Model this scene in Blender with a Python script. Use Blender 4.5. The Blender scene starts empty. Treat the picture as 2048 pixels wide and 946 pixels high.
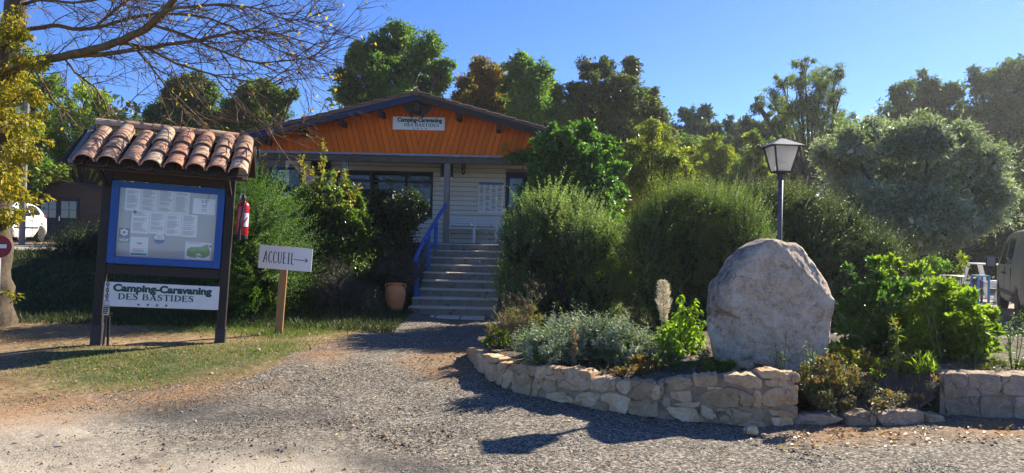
import bpy, bmesh, math, random
import numpy as np
from mathutils import Vector, Matrix, noise
R = math.radians
random.seed(11)
rng = np.random.default_rng(11)
C = bpy.context.scene.collection
SC = bpy.context.scene

# ------------------------------------------------------------------ camera, sky, sun, exposure
F, CAMH, ROLL, PITCH = 1420.0, 1.5, R(1.25), math.atan(4 / 1420)
cam = bpy.data.cameras.new('camera')
cam.sensor_width = 36.0
cam.lens = 36.0 * F / 2048
cam.clip_start, cam.clip_end = 0.05, 2000
camo = bpy.data.objects.new('camera', cam)
C.objects.link(camo)
CAMROT = Matrix.Rotation(R(90) + PITCH, 3, 'X') @ Matrix.Rotation(ROLL, 3, 'Z')
camo.matrix_world = Matrix.Translation((0, 0, CAMH)) @ CAMROT.to_4x4()
SC.camera = camo

SUN_EL, SUN_AZ = R(33), R(48)          # azimuth clockwise from +Y (straight ahead) towards +X
wd = bpy.data.worlds.new('World')
SC.world = wd
wd.use_nodes = True
nt = wd.node_tree
nt.nodes.clear()
sky = nt.nodes.new('ShaderNodeTexSky')
sky.sky_type = 'NISHITA'
sky.sun_disc = False
sky.sun_elevation, sky.sun_rotation = SUN_EL, SUN_AZ
sky.altitude, sky.air_density, sky.dust_density, sky.ozone_density = 300, 0.75, 0.08, 4.5
bg = nt.nodes.new('ShaderNodeBackground')
bg.inputs['Strength'].default_value = 0.086
hsv = nt.nodes.new('ShaderNodeHueSaturation')
hsv.inputs['Saturation'].default_value = 1.1
ow = nt.nodes.new('ShaderNodeOutputWorld')
nt.links.new(sky.outputs[0], hsv.inputs['Color'])
tint = nt.nodes.new('ShaderNodeMixRGB')
tint.blend_type = 'MULTIPLY'
tint.inputs[0].default_value = 1.0
tint.inputs[2].default_value = (0.57, 0.63, 0.83, 1)
nt.links.new(hsv.outputs[0], tint.inputs[1])
nt.links.new(tint.outputs[0], bg.inputs['Color'])
nt.links.new(bg.outputs[0], ow.inputs['Surface'])

sl = bpy.data.lights.new('sun', 'SUN')
sl.energy, sl.angle, sl.color = 4.0, R(0.5), (1.0, 0.92, 0.77)
so = bpy.data.objects.new('sun', sl)
C.objects.link(so)
SUNDIR = Vector((math.sin(SUN_AZ) * math.cos(SUN_EL), math.cos(SUN_AZ) * math.cos(SUN_EL), math.sin(SUN_EL)))
so.rotation_euler = SUNDIR.to_track_quat('Z', 'Y').to_euler()
so.location = (10, 10, 20)
SC.view_settings.view_transform = 'Standard'
SC.view_settings.look = 'None'
SC.view_settings.exposure = 1.6
SC.view_settings.gamma = 1
SC.cycles.max_bounces = 6
SC.cycles.transparent_max_bounces = 8
SC.cycles.use_adaptive_sampling = True
SC.cycles.use_denoising = True

# ------------------------------------------------------------------ pixel -> place helpers (photograph is 2048 x 946)
def ray(px, py):
    return CAMROT @ Vector(((px - 1024) / F, -(py - 473) / F, -1))
def at(px, py, Y):
    d = ray(px, py)
    return Vector((0, 0, CAMH)) + d * (Y / d.y)
def gnd(px, py, z=0.0):
    d = ray(px, py)
    return Vector((0, 0, CAMH)) + d * ((z - CAMH) / d.z)
def sstep(a, b, x):
    t = np.clip((np.asarray(x, float) - a) / (b - a), 0, 1)
    return t * t * (3 - 2 * t)
def gh(x, y):                                   # height of the ground
    x, y = np.asarray(x, float), np.asarray(y, float)
    L = 1 - sstep(-2.7, -1.95, x)
    L2 = 1 - sstep(-2.6, -0.9, x)
    Rr = sstep(-0.05, 0.9, x) * (1 - sstep(4.6, 7.0, x))
    z = 0.08 * sstep(9, 12.3, y) * (1 - sstep(3, 6, x))
    z = z + L2 * 0.10 * sstep(6.6, 8.6, y)
    z = z + L * (0.80 * sstep(10.6, 15.2, y)) + Rr * 0.75 * sstep(10.5, 15.5, y)
    z = z + 0.5 * sstep(30, 90, y)
    return z
def ghf(x, y):
    return float(gh(x, y))

# ------------------------------------------------------------------ materials
MATS = {}
def newmat(name):
    m = bpy.data.materials.new(name)
    m.use_nodes = True
    MATS[name] = m
    return m, m.node_tree, m.node_tree.nodes, m.node_tree.links
def ramp(n, stops):
    r = n.new('ShaderNodeValToRGB')
    e = r.color_ramp.elements
    while len(e) < len(stops):
        e.new(0.5)
    for i, (p, c) in enumerate(stops):
        e[i].position = p
        e[i].color = (*c, 1) if len(c) == 3 else c
    return r
def mat(name, c1, c2=None, rough=0.6, scale=6.0, bump=0.0, bscale=None, metal=0.0, rand=0.0, streak=None, dirt=None, spec=0.4, detail=6, lo=.35, hi=.65):
    """two colours mixed by noise, optional per-object brightness jitter, stains and relief"""
    m, t, n, l = newmat(name)
    p = n['Principled BSDF']
    tc = n.new('ShaderNodeTexCoord')
    co = tc.outputs['Object']
    if streak:
        mp = n.new('ShaderNodeMapping')
        mp.inputs['Scale'].default_value = streak
        l.new(co, mp.inputs[0])
        co = mp.outputs[0]
    oi = n.new('ShaderNodeObjectInfo')
    nz = n.new('ShaderNodeTexNoise')
    nz.noise_dimensions = '4D'
    nz.inputs['Scale'].default_value = scale
    nz.inputs['Detail'].default_value = detail
    nz.inputs['Roughness'].default_value = 0.65
    mw = n.new('ShaderNodeMath'); mw.operation = 'MULTIPLY'; mw.inputs[1].default_value = 37.0
    l.new(oi.outputs['Random'], mw.inputs[0])
    l.new(mw.outputs[0], nz.inputs['W'])
    l.new(co, nz.inputs['Vector'])
    r = ramp(n, [(lo, c1), (hi, c2 or c1)])
    l.new(nz.outputs['Fac'], r.inputs[0])
    col = r.outputs[0]
    if dirt:                                     # (colour, scale, threshold, amount)
        n2 = n.new('ShaderNodeTexNoise')
        n2.inputs['Scale'].default_value = dirt[1]
        n2.inputs['Detail'].default_value = 8
        n2.inputs['Roughness'].default_value = 0.7
        l.new(co, n2.inputs['Vector'])
        r2 = ramp(n, [(dirt[2], (0, 0, 0)), (dirt[2] + .1, (dirt[3],) * 3)])
        l.new(n2.outputs['Fac'], r2.inputs[0])
        mx = n.new('ShaderNodeMixRGB')
        mx.inputs[2].default_value = (*dirt[0], 1)
        l.new(r2.outputs[0], mx.inputs[0]); l.new(col, mx.inputs[1])
        col = mx.outputs[0]
    if rand:
        hs = n.new('ShaderNodeHueSaturation')
        mr = n.new('ShaderNodeMapRange')
        mr.inputs[3].default_value, mr.inputs[4].default_value = 1 - rand, 1 + rand
        l.new(oi.outputs['Random'], mr.inputs[0]); l.new(mr.outputs[0], hs.inputs['Value'])
        l.new(col, hs.inputs['Color'])
        col = hs.outputs[0]
    l.new(col, p.inputs['Base Color'])
    p.inputs['Roughness'].default_value = rough
    p.inputs['Metallic'].default_value = metal
    p.inputs['Specular IOR Level'].default_value = spec
    if bump:
        nb = n.new('ShaderNodeTexNoise')
        nb.inputs['Scale'].default_value = bscale or scale * 3
        nb.inputs['Detail'].default_value = 8
        nb.inputs['Roughness'].default_value = 0.7
        l.new(co, nb.inputs['Vector'])
        b = n.new('ShaderNodeBump')
        b.inputs['Strength'].default_value = bump
        b.inputs['Distance'].default_value = 0.02
        l.new(nb.outputs['Fac'], b.inputs['Height'])
        l.new(b.outputs[0], p.inputs['Normal'])
    return m
def leafmat(name, cols, trans=0.4, rough=0.5, tcol=None, spec=0.35, gain=1.25):
    """leaf colours picked per leaf and per clump; thin enough for light to come through"""
    m, t, n, l = newmat(name)
    p = n['Principled BSDF']
    ge = n.new('ShaderNodeNewGeometry')
    tc = n.new('ShaderNodeTexCoord')
    nz = n.new('ShaderNodeTexNoise'); nz.inputs['Scale'].default_value = 0.9; nz.inputs['Detail'].default_value = 3
    l.new(tc.outputs['Object'], nz.inputs['Vector'])
    ad = n.new('ShaderNodeMath'); ad.operation = 'MULTIPLY_ADD'; ad.inputs[1].default_value = 0.6
    sc = n.new('ShaderNodeMath'); sc.operation = 'MULTIPLY_ADD'; sc.inputs[1].default_value = 1.4; sc.inputs[2].default_value = -0.5
    l.new(nz.outputs['Fac'], sc.inputs[0])
    l.new(ge.outputs['Random Per Island'], ad.inputs[0]); l.new(sc.outputs[0], ad.inputs[2])
    k = len(cols)
    cols = [tuple(min(v * gain, .8) for v in c) for c in cols]
    r = ramp(n, [(i / max(k - 1, 1), c) for i, c in enumerate(cols)])
    l.new(ad.outputs[0], r.inputs[0])
    l.new(r.outputs[0], p.inputs['Base Color'])
    p.inputs['Roughness'].default_value = rough
    p.inputs['Specular IOR Level'].default_value = spec
    tr = n.new('ShaderNodeBsdfTranslucent')
    hs = n.new('ShaderNodeMixRGB'); hs.blend_type = 'MULTIPLY'; hs.inputs[0].default_value = 1
    tcol = tcol or (1.3, 1.55, 0.5)
    hs.inputs[2].default_value = (*tcol, 1)
    l.new(r.outputs[0], hs.inputs[1]); l.new(hs.outputs[0], tr.inputs['Color'])
    mx = n.new('ShaderNodeMixShader'); mx.inputs[0].default_value = trans
    l.new(p.outputs[0], mx.inputs[1]); l.new(tr.outputs[0], mx.inputs[2])
    l.new(mx.outputs[0], n['Material Output'].inputs['Surface'])
    return m
def glassmat(name, tint=(.9, .95, 1), gloss=0.12, rough=0.03):
    m, t, n, l = newmat(name)
    n.remove(n['Principled BSDF'])
    a = n.new('ShaderNodeBsdfTransparent'); a.inputs[0].default_value = (*tint, 1)
    g = n.new('ShaderNodeBsdfGlossy'); g.inputs['Roughness'].default_value = rough
    mx = n.new('ShaderNodeMixShader'); mx.inputs[0].default_value = gloss
    l.new(a.outputs[0], mx.inputs[1]); l.new(g.outputs[0], mx.inputs[2])
    l.new(mx.outputs[0], n['Material Output'].inputs['Surface'])
    return m

# ------------------------------------------------------------------ object helpers
def thing(name, label, cat, loc=(0, 0, 0), rot=(0, 0, 0), group=None):
    o = bpy.data.objects.new(name, None)
    o.empty_display_size = 0.2
    C.objects.link(o)
    o.location = loc
    o.rotation_euler = rot
    o['label'], o['category'] = label, cat
    if group:
        o['group'] = group
    return o
def tag(o, label, cat, group=None):
    o['label'], o['category'] = label, cat
    if group:
        o['group'] = group
    return o
def put(name, me, m, parent=None, local=False):
    if m is not None:
        me.materials.append(m)
    o = bpy.data.objects.new(name, me)
    C.objects.link(o)
    if parent:
        o.parent = parent
        if not local and parent.type == 'EMPTY':
            o.matrix_parent_inverse = parent.matrix_basis.inverted()
    return o
def npmesh(name, V, T):
    """triangle mesh from arrays"""
    V = np.asarray(V, np.float32); T = np.asarray(T, np.int32)
    me = bpy.data.meshes.new(name)
    me.vertices.add(len(V)); me.vertices.foreach_set('co', V.ravel())
    me.loops.add(T.size); me.loops.foreach_set('vertex_index', T.ravel())
    me.polygons.add(len(T)); me.polygons.foreach_set('loop_start', np.arange(0, T.size, T.shape[1], dtype=np.int32))
    me.update(calc_edges=True)
    return me
def rebase(o):
    """move a top-level mesh's origin to the middle of its foot"""
    me = o.data
    co = np.empty(len(me.vertices) * 3, np.float32); me.vertices.foreach_get('co', co)
    co = co.reshape(-1, 3)
    b = np.array([(co[:, 0].min() + co[:, 0].max()) / 2, (co[:, 1].min() + co[:, 1].max()) / 2, co[:, 2].min()])
    me.vertices.foreach_set('co', (co - b).astype(np.float32).ravel()); me.update()
    o.location = b
    return o
class MB:
    def __init__(s):
        s.v, s.f = [], []
    def add(s, vs, fs):
        k = len(s.v)
        s.v += [tuple(v) for v in vs]
        s.f += [tuple(i + k for i in f) for f in fs]
        return s
    def box(s, c, d, rot=None):
        c = Vector(c)
        vs = [Vector((x * d[0] / 2, y * d[1] / 2, z * d[2] / 2)) for x in (-1, 1) for y in (-1, 1) for z in (-1, 1)]
        if rot is not None:
            vs = [rot @ v for v in vs]
        return s.add([v + c for v in vs], [(0, 1, 3, 2), (4, 6, 7, 5), (0, 4, 5, 1), (2, 3, 7, 6), (0, 2, 6, 4), (1, 5, 7, 3)])
    def bb(s, x0, x1, y0, y1, z0, z1):
        return s.box(((x0 + x1) / 2, (y0 + y1) / 2, (z0 + z1) / 2), (x1 - x0, y1 - y0, z1 - z0))
    def tube(s, pts, r, n=8, cap=True):
        pts = [Vector(p) for p in pts]
        rs = r if isinstance(r, (list, tuple)) else [r] * len(pts)
        vs, fs = [], []
        up = None
        for i, p in enumerate(pts):
            d = (pts[min(i + 1, len(pts) - 1)] - pts[max(i - 1, 0)])
            d = d.normalized() if d.length > 1e-9 else Vector((0, 0, 1))
            if up is None:
                up = d.orthogonal().normalized()
            up = (up - d * up.dot(d))
            up = up.normalized() if up.length > 1e-6 else d.orthogonal().normalized()
            sd = d.cross(up)
            for k in range(n):
                a = 2 * math.pi * k / n
                vs.append(p + (up * math.cos(a) + sd * math.sin(a)) * rs[i])
        for i in range(len(pts) - 1):
            for k in range(n):
                fs.append((i * n + k, i * n + (k + 1) % n, (i + 1) * n + (k + 1) % n, (i + 1) * n + k))
        if cap:
            fs.append(tuple(range(n))[::-1]); fs.append(tuple((len(pts) - 1) * n + k for k in range(n)))
        return s.add(vs, fs)
    def lathe(s, prof, c=(0, 0, 0), n=24, axis=None):
        c = Vector(c); vs, fs = [], []
        for r, z in prof:
            for k in range(n):
                a = 2 * math.pi * k / n
                v = Vector((r * math.cos(a), r * math.sin(a), z))
                vs.append((axis @ v if axis is not None else v) + c)
        for i in range(len(prof) - 1):
            for k in range(n):
                fs.append((i * n + k, i * n + (k + 1) % n, (i + 1) * n + (k + 1) % n, (i + 1) * n + k))
        fs.append(tuple(range(n))[::-1]); fs.append(tuple((len(prof) - 1) * n + k for k in range(n)))
        return s.add(vs, fs)
    def prism(s, poly, y0, y1, fn=None):
        """outline in x,z pushed from depth y0 to y1"""
        fn = fn or (lambda x, y, z: (x, y, z))
        n = len(poly)
        vs = [fn(p[0], y0, p[1]) for p in poly] + [fn(p[0], y1, p[1]) for p in poly]
        fs = [tuple(range(n)), tuple(range(2 * n - 1, n - 1, -1))] + [(i, i + n, (i + 1) % n + n, (i + 1) % n) for i in range(n)]
        return s.add(vs, fs)
    def mesh(s, name='mesh'):
        me = bpy.data.meshes.new(name)
        me.from_pydata(s.v, [], s.f)
        bm = bmesh.new(); bm.from_mesh(me)
        bmesh.ops.recalc_face_normals(bm, faces=bm.faces)
        bm.to_mesh(me); bm.free()
        return me
    def build(s, name, m, parent=None, local=False, smooth=False, bevel=0.0, angle=None):
        me = s.mesh(name)
        if bevel:
            bm = bmesh.new(); bm.from_mesh(me)
            ed = [e for e in bm.edges if len(e.link_faces) == 2 and e.calc_face_angle(0) > R(25)]
            bmesh.ops.bevel(bm, geom=ed, offset=bevel, segments=1, affect='EDGES', clamp_overlap=True)
            bm.to_mesh(me); bm.free()
        if smooth:
            me.polygons.foreach_set('use_smooth', [True] * len(me.polygons))
            if angle:
                me.set_sharp_from_angle(angle=angle)
        o = put(name, me, m, parent, local)
        if parent is None:
            rebase(o)
        return o
def struct(o):
    o['kind'] = 'structure'
    return o
def stuff(o):
    o['kind'] = 'stuff'
    return o
def copy_tree(o, loc=None, parent=None):
    c = o.copy(); C.objects.link(c)
    if parent:
        c.parent = parent
    if loc is not None:
        c.location = loc
    for ch in list(o.children):
        copy_tree(ch, None, c)
    return c
def textverts(body, size=1.0, bold=0.0, sx=1.0, align='LEFT'):
    cu = bpy.data.curves.new('lettering', 'FONT')
    cu.body, cu.size, cu.offset, cu.align_x, cu.resolution_u = body, size, bold, align, 4
    ob = bpy.data.objects.new('lettering', cu)
    C.objects.link(ob)
    dg = bpy.context.evaluated_depsgraph_get()
    me = bpy.data.meshes.new_from_object(ob.evaluated_get(dg))
    vs = [Vector((v.co.x * sx, 0, v.co.y)) for v in me.vertices]
    fs = [tuple(p.vertices) for p in me.polygons]
    bpy.data.objects.remove(ob); bpy.data.meshes.remove(me); bpy.data.curves.remove(cu)
    return vs, fs
def ribbon(mb, pts, w, y, fn):
    """flat stroke along x,z points with the given width(s), in front of a panel"""
    pts = [Vector((p[0], p[1])) for p in pts]
    ws = w if isinstance(w, (list, tuple)) else [w] * len(pts)
    vs, fs = [], []
    for i, p in enumerate(pts):
        d = (pts[min(i + 1, len(pts) - 1)] - pts[max(i - 1, 0)]).normalized()
        nn = Vector((-d.y, d.x)) * ws[i] / 2
        vs += [fn(p.x + nn.x, y, p.y + nn.y), fn(p.x - nn.x, y, p.y - nn.y)]
    for i in range(len(pts) - 1):
        fs.append((2 * i, 2 * i + 1, 2 * i + 3, 2 * i + 2))
    mb.add(vs, fs)
def arc(cx, cz, rx, rz, a0, a1, n=10):
    return [(cx + rx * math.cos(R(a0 + (a1 - a0) * i / n)), cz + rz * math.sin(R(a0 + (a1 - a0) * i / n))) for i in range(n + 1)]
SERIF = {   # strokes in a unit box: (points, width)
 'D': (.86, [([(.17, 0), (.17, 1)], .17), (arc(.3, .5, .47, .47, 90, -90, 12), [.06, .07, .1, .13, .16, .17, .17, .17, .16, .13, .1, .07, .06]), ([(.02, .97), (.32, .97)], .06), ([(.02, .03), (.32, .03)], .06)]),
 'E': (.76, [([(.17, 0), (.17, 1)], .17), ([(.02, .97), (.68, .97)], .06), ([(.02, .03), (.7, .03)], .06), ([(.2, .5), (.5, .5)], .06), ([(.66, 1), (.66, .76)], .05), ([(.68, 0), (.68, .26)], .05), ([(.5, .62), (.5, .38)], .05)]),
 'S': (.68, [([(.56, .8), (.48, .94), (.32, .97), (.16, .92), (.1, .78), (.16, .63), (.34, .52), (.5, .4), (.55, .24), (.48, .09), (.32, .03), (.14, .07), (.07, .22)], [.05, .06, .08, .11, .15, .17, .18, .17, .15, .11, .08, .06, .05]), ([(.57, .98), (.57, .72)], .05), ([(.06, .3), (.06, .02)], .05)]),
 'B': (.82, [([(.17, 0), (.17, 1)], .17), (arc(.36, .745, .26, .225, 90, -90, 10), [.06, .07, .1, .13, .15, .15, .15, .13, .1, .07, .06]), (arc(.4, .275, .3, .245, 90, -90, 10), [.06, .07, .1, .13, .16, .17, .16, .13, .1, .07, .06]), ([(.02, .97), (.38, .97)], .06), ([(.02, .03), (.42, .03)], .06), ([(.2, .52), (.42, .52)], .06)]),
 'A': (.88, [([(.14, .02), (.42, 1)], .07), ([(.4, 1), (.72, .02)], .18), ([(.22, .34), (.6, .34)], .06), ([(.0, .03), (.28, .03)], .06), ([(.55, .03), (.88, .03)], .06)]),
 'T': (.76, [([(.38, 0), (.38, 1)], .17), ([(.03, .97), (.73, .97)], .06), ([(.05, 1), (.05, .74)], .05), ([(.71, 1), (.71, .74)], .05), ([(.22, .03), (.54, .03)], .06)]),
 'I': (.42, [([(.2, 0), (.2, 1)], .17), ([(.04, .97), (.36, .97)], .06), ([(.04, .03), (.36, .03)], .06)]),
}
HAND = {    # tall thin hand-drawn capitals
 'A': (.44, [([(.02, 0), (.16, .6), (.24, 1)], .085), ([(.24, 1), (.38, 0)], .05), ([(.1, .34), (.33, .34)], .045)]),
 'C': (.4, [([(.34, .82), (.28, .95), (.18, .99), (.08, .88), (.04, .65), (.04, .35), (.08, .12), (.18, .01), (.28, .05), (.35, .18)], [.05, .05, .06, .07, .085, .085, .07, .06, .05, .05])]),
 'U': (.44, [([(.05, 1), (.05, .3), (.09, .08), (.2, .01), (.3, .08), (.35, .3), (.35, 1)], [.085, .085, .07, .06, .05, .05, .05])]),
 'E': (.38, [([(.07, 0), (.07, 1)], .085), ([(.04, .98), (.3, .98)], .045), ([(.07, .52), (.26, .52)], .045), ([(.04, .02), (.32, .02)], .045)]),
 'I': (.3, [([(.13, 0), (.13, 1)], .085), ([(.02, .98), (.25, .98)], .04), ([(.02, .02), (.25, .02)], .04)]),
 'L': (.36, [([(.07, 0), (.07, 1)], .085), ([(.04, .02), (.34, .02)], .045)]),
}
def strokes(mb, font, text, x, z, h, fn, y, sx=1.0, gap=.08):
    k = 0
    for ch in text:
        if ch == ' ':
            x += .4 * h * sx; continue
        w, st = font[ch]
        for pts, wd_ in st:
            k += 1
            bo = 1.3 if font is SERIF else 1.0
            ww = [q * h * bo for q in wd_] if isinstance(wd_, list) else wd_ * h * bo
            ribbon(mb, [(x + p[0] * h * sx, z + p[1] * h) for p in pts], ww, y - .00008 * k, fn)
        x += (w + gap) * h * sx
    return x
def star(mb, cx, cz, r, y, fn):
    p = [(cx + (r if i % 2 == 0 else r * .4) * math.sin(i * math.pi / 5), cz + (r if i % 2 == 0 else r * .4) * math.cos(i * math.pi / 5)) for i in range(10)]
    k = [fn(q[0], y, q[1]) for q in p] + [fn(cx, y, cz)]
    mb.add(k, [(i, (i + 1) % 10, 10) for i in range(10)])
# ------------------------------------------------------------------ material set
m_orange = mat('orange_paint', (.88, .17, .008), (.80, .15, .007), rough=.55, scale=3, streak=(6, 6, 1), rand=.12, bump=.25, bscale=14, dirt=((.40, .09, .015), 2.2, .56, .5), spec=.15)
m_groove = mat('groove_dark', (.22, .045, .008), rough=.8)
m_blue = mat('blue_paint', (.012, .088, .31), (.016, .10, .36), rough=.5, scale=8, bump=.1, dirt=((.05, .07, .12), 9, .62, .5))
m_rail = mat('blue_rail_paint', (.025, .13, .46), (.03, .15, .52), rough=.45, scale=8, bump=.1, dirt=((.08, .1, .16), 9, .64, .4))
m_navy = mat('navy_paint', (.007, .018, .055), (.012, .026, .08), rough=.55, scale=6, bump=.15, streak=(1, 1, 8))
m_brown = mat('brown_beam', (.035, .02, .014), (.055, .032, .022), rough=.7, scale=5, bump=.3, streak=(1, 1, 9))
m_darkwood = mat('dark_stained_wood', (.020, .013, .010), (.034, .022, .016), rough=.6, scale=7, bump=.3, streak=(9, 9, 1), dirt=((.07, .05, .04), 12, .66, .5))
m_greywood = mat('weathered_wood', (.17, .145, .12), (.32, .28, .235), rough=.85, scale=6, bump=.5, streak=(7, 7, .8), dirt=((.05, .045, .04), 5, .58, .7))
m_greywoodh = mat('weathered_wood_long', (.085, .066, .048), (.17, .135, .10), rough=.85, scale=6, bump=.5, streak=(.8, 7, 7), dirt=((.04, .035, .03), 4, .55, .7))
m_siding = mat('cream_siding', (.80, .745, .63), (.72, .665, .55), rough=.6, scale=3, bump=.1, rand=.05, streak=(1, 6, 6), dirt=((.28, .25, .19), 6, .62, .45))
m_post = mat('pine_post', (.40, .22, .085), (.30, .155, .055), rough=.6, scale=6, bump=.15, streak=(9, 9, .8))
m_white = mat('white_paint', (.84, .84, .83), (.80, .80, .79), rough=.45, scale=5, dirt=((.6, .58, .55), 9, .68, .3))
m_plain = mat('fresh_white_board', (.85, .85, .84), (.82, .82, .81), rough=.4, scale=4)
m_sign = mat('weathered_white_board', (.86, .84, .78), (.78, .75, .69), rough=.5, scale=9, dirt=((.38, .36, .33), 34, .63, .5))
m_paper = mat('paper', (.85, .85, .84), (.82, .82, .81), rough=.7, scale=3, rand=.03)
m_paper_old = mat('yellowed_paper', (.74, .71, .63), (.78, .76, .71), rough=.7, scale=3)
m_felt = mat('grey_felt', (.46, .455, .46), (.42, .415, .42), rough=.9, scale=5, dirt=((.25, .24, .22), 3, .62, .4))
m_ink = mat('grey_ink', (.23, .24, .27), rough=.8)
m_black = mat('black_ink', (.012, .012, .014), rough=.6)
m_green_ink = mat('dark_green_ink', (.004, .06, .042), (.006, .085, .06), rough=.5, scale=20)
m_red = mat('red_enamel', (.50, .012, .016), (.42, .010, .014), rough=.25, scale=6, spec=.6)
m_signred = mat('road_sign_red', (.22, .012, .016), (.27, .016, .02), rough=.4, scale=4)
m_rubber = mat('black_rubber', (.014, .014, .015), (.022, .022, .022), rough=.7, scale=8)
m_metal = mat('dark_metal', (.035, .033, .036), (.06, .055, .055), rough=.5, scale=12, metal=.3, bump=.1)
m_polemetal = mat('grey_pole', (.085, .085, .10), (.13, .13, .15), rough=.5, scale=9, metal=.3, bump=.15, streak=(8, 8, 1))
m_steel = mat('bright_steel', (.55, .55, .55), (.4, .4, .4), rough=.3, scale=9, metal=.9)
m_terra = mat('terracotta_jar', (.74, .26, .09), (.80, .31, .12), rough=.75, scale=5, bump=.12)
m_concrete = mat('old_concrete', (.22, .19, .15), (.32, .28, .22), rough=.9, scale=7, bump=.4, dirt=((.07, .065, .05), 7, .55, .75))
m_tread = mat('pale_tread_tile', (.66, .57, .45), (.56, .48, .38), rough=.7, scale=7, rand=.08, bump=.12, dirt=((.22, .19, .15), 14, .62, .55))
m_rooftile = mat('barge_tile', (.16, .09, .06), (.24, .15, .105), rough=.85, scale=8, bump=.4, rand=.2, dirt=((.08, .075, .06), 12, .55, .7))
m_shed = mat('shed_boards', (.05, .032, .02), (.085, .055, .034), rough=.8, scale=5, rand=.15, bump=.3, streak=(1, 7, 7))
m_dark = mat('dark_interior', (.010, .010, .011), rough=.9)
m_greenbox = mat('dark_green_box', (.006, .06, .03), (.008, .075, .04), rough=.5)
m_rust = mat('rusty_iron', (.05, .032, .025), (.09, .055, .04), rough=.8, scale=20, bump=.3)
m_plastic_blue = mat('sky_blue_plastic', (.06, .30, .55), rough=.4)
m_plastic_purple = mat('purple_plastic', (.09, .025, .13), rough=.5)
m_carwhite = mat('white_car_paint', (.75, .76, .77), (.72, .73, .74), rough=.25, scale=2, spec=.6)
m_vangrey = mat('silver_van_paint', (.20, .215, .24), (.235, .25, .275), rough=.3, scale=3, metal=.25, spec=.5)
m_trim = mat('black_trim', (.02, .02, .022), (.03, .03, .032), rough=.55, scale=9)
m_glassdark = mat('tinted_glass', (.012, .016, .02), (.02, .025, .03), rough=.06, scale=2, spec=.8)
m_pane = glassmat('window_glass', (.6, .65, .7), .035)
m_cabglass = glassmat('cabinet_glass', (.97, .98, .98), .05)
m_tarp = mat('pale_tarp', (.42, .42, .43), (.30, .30, .31), rough=.6, scale=9, bump=.5)
m_poster = mat('poster_blue', (.03, .2, .48), rough=.5)
m_vacafblue = mat('sticker_blue', (.02, .09, .32), rough=.5)
m_teal = mat('sticker_teal', (.015, .25, .24), rough=.5)
m_mapgreen = mat('map_green', (.12, .30, .10), (.20, .38, .14), rough=.7, scale=16)
m_mapred = mat('map_red', (.3, .04, .05), rough=.7)
m_bark = mat('grey_brown_bark', (.075, .055, .038), (.15, .115, .08), rough=.95, scale=9, bump=.8, streak=(4, 4, 1), dirt=((.22, .19, .13), 7, .62, .5))
m_limb = mat('lichen_limb', (.10, .065, .03), (.20, .135, .06), rough=.9, scale=14, bump=.6, dirt=((.30, .21, .05), 9, .55, .6))
m_twig = mat('twig', (.10, .065, .035), (.17, .11, .055), rough=.85, scale=9)
m_darkbark = mat('dark_bark', (.04, .032, .025), (.08, .065, .05), rough=.95, scale=7, bump=.5)

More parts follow.
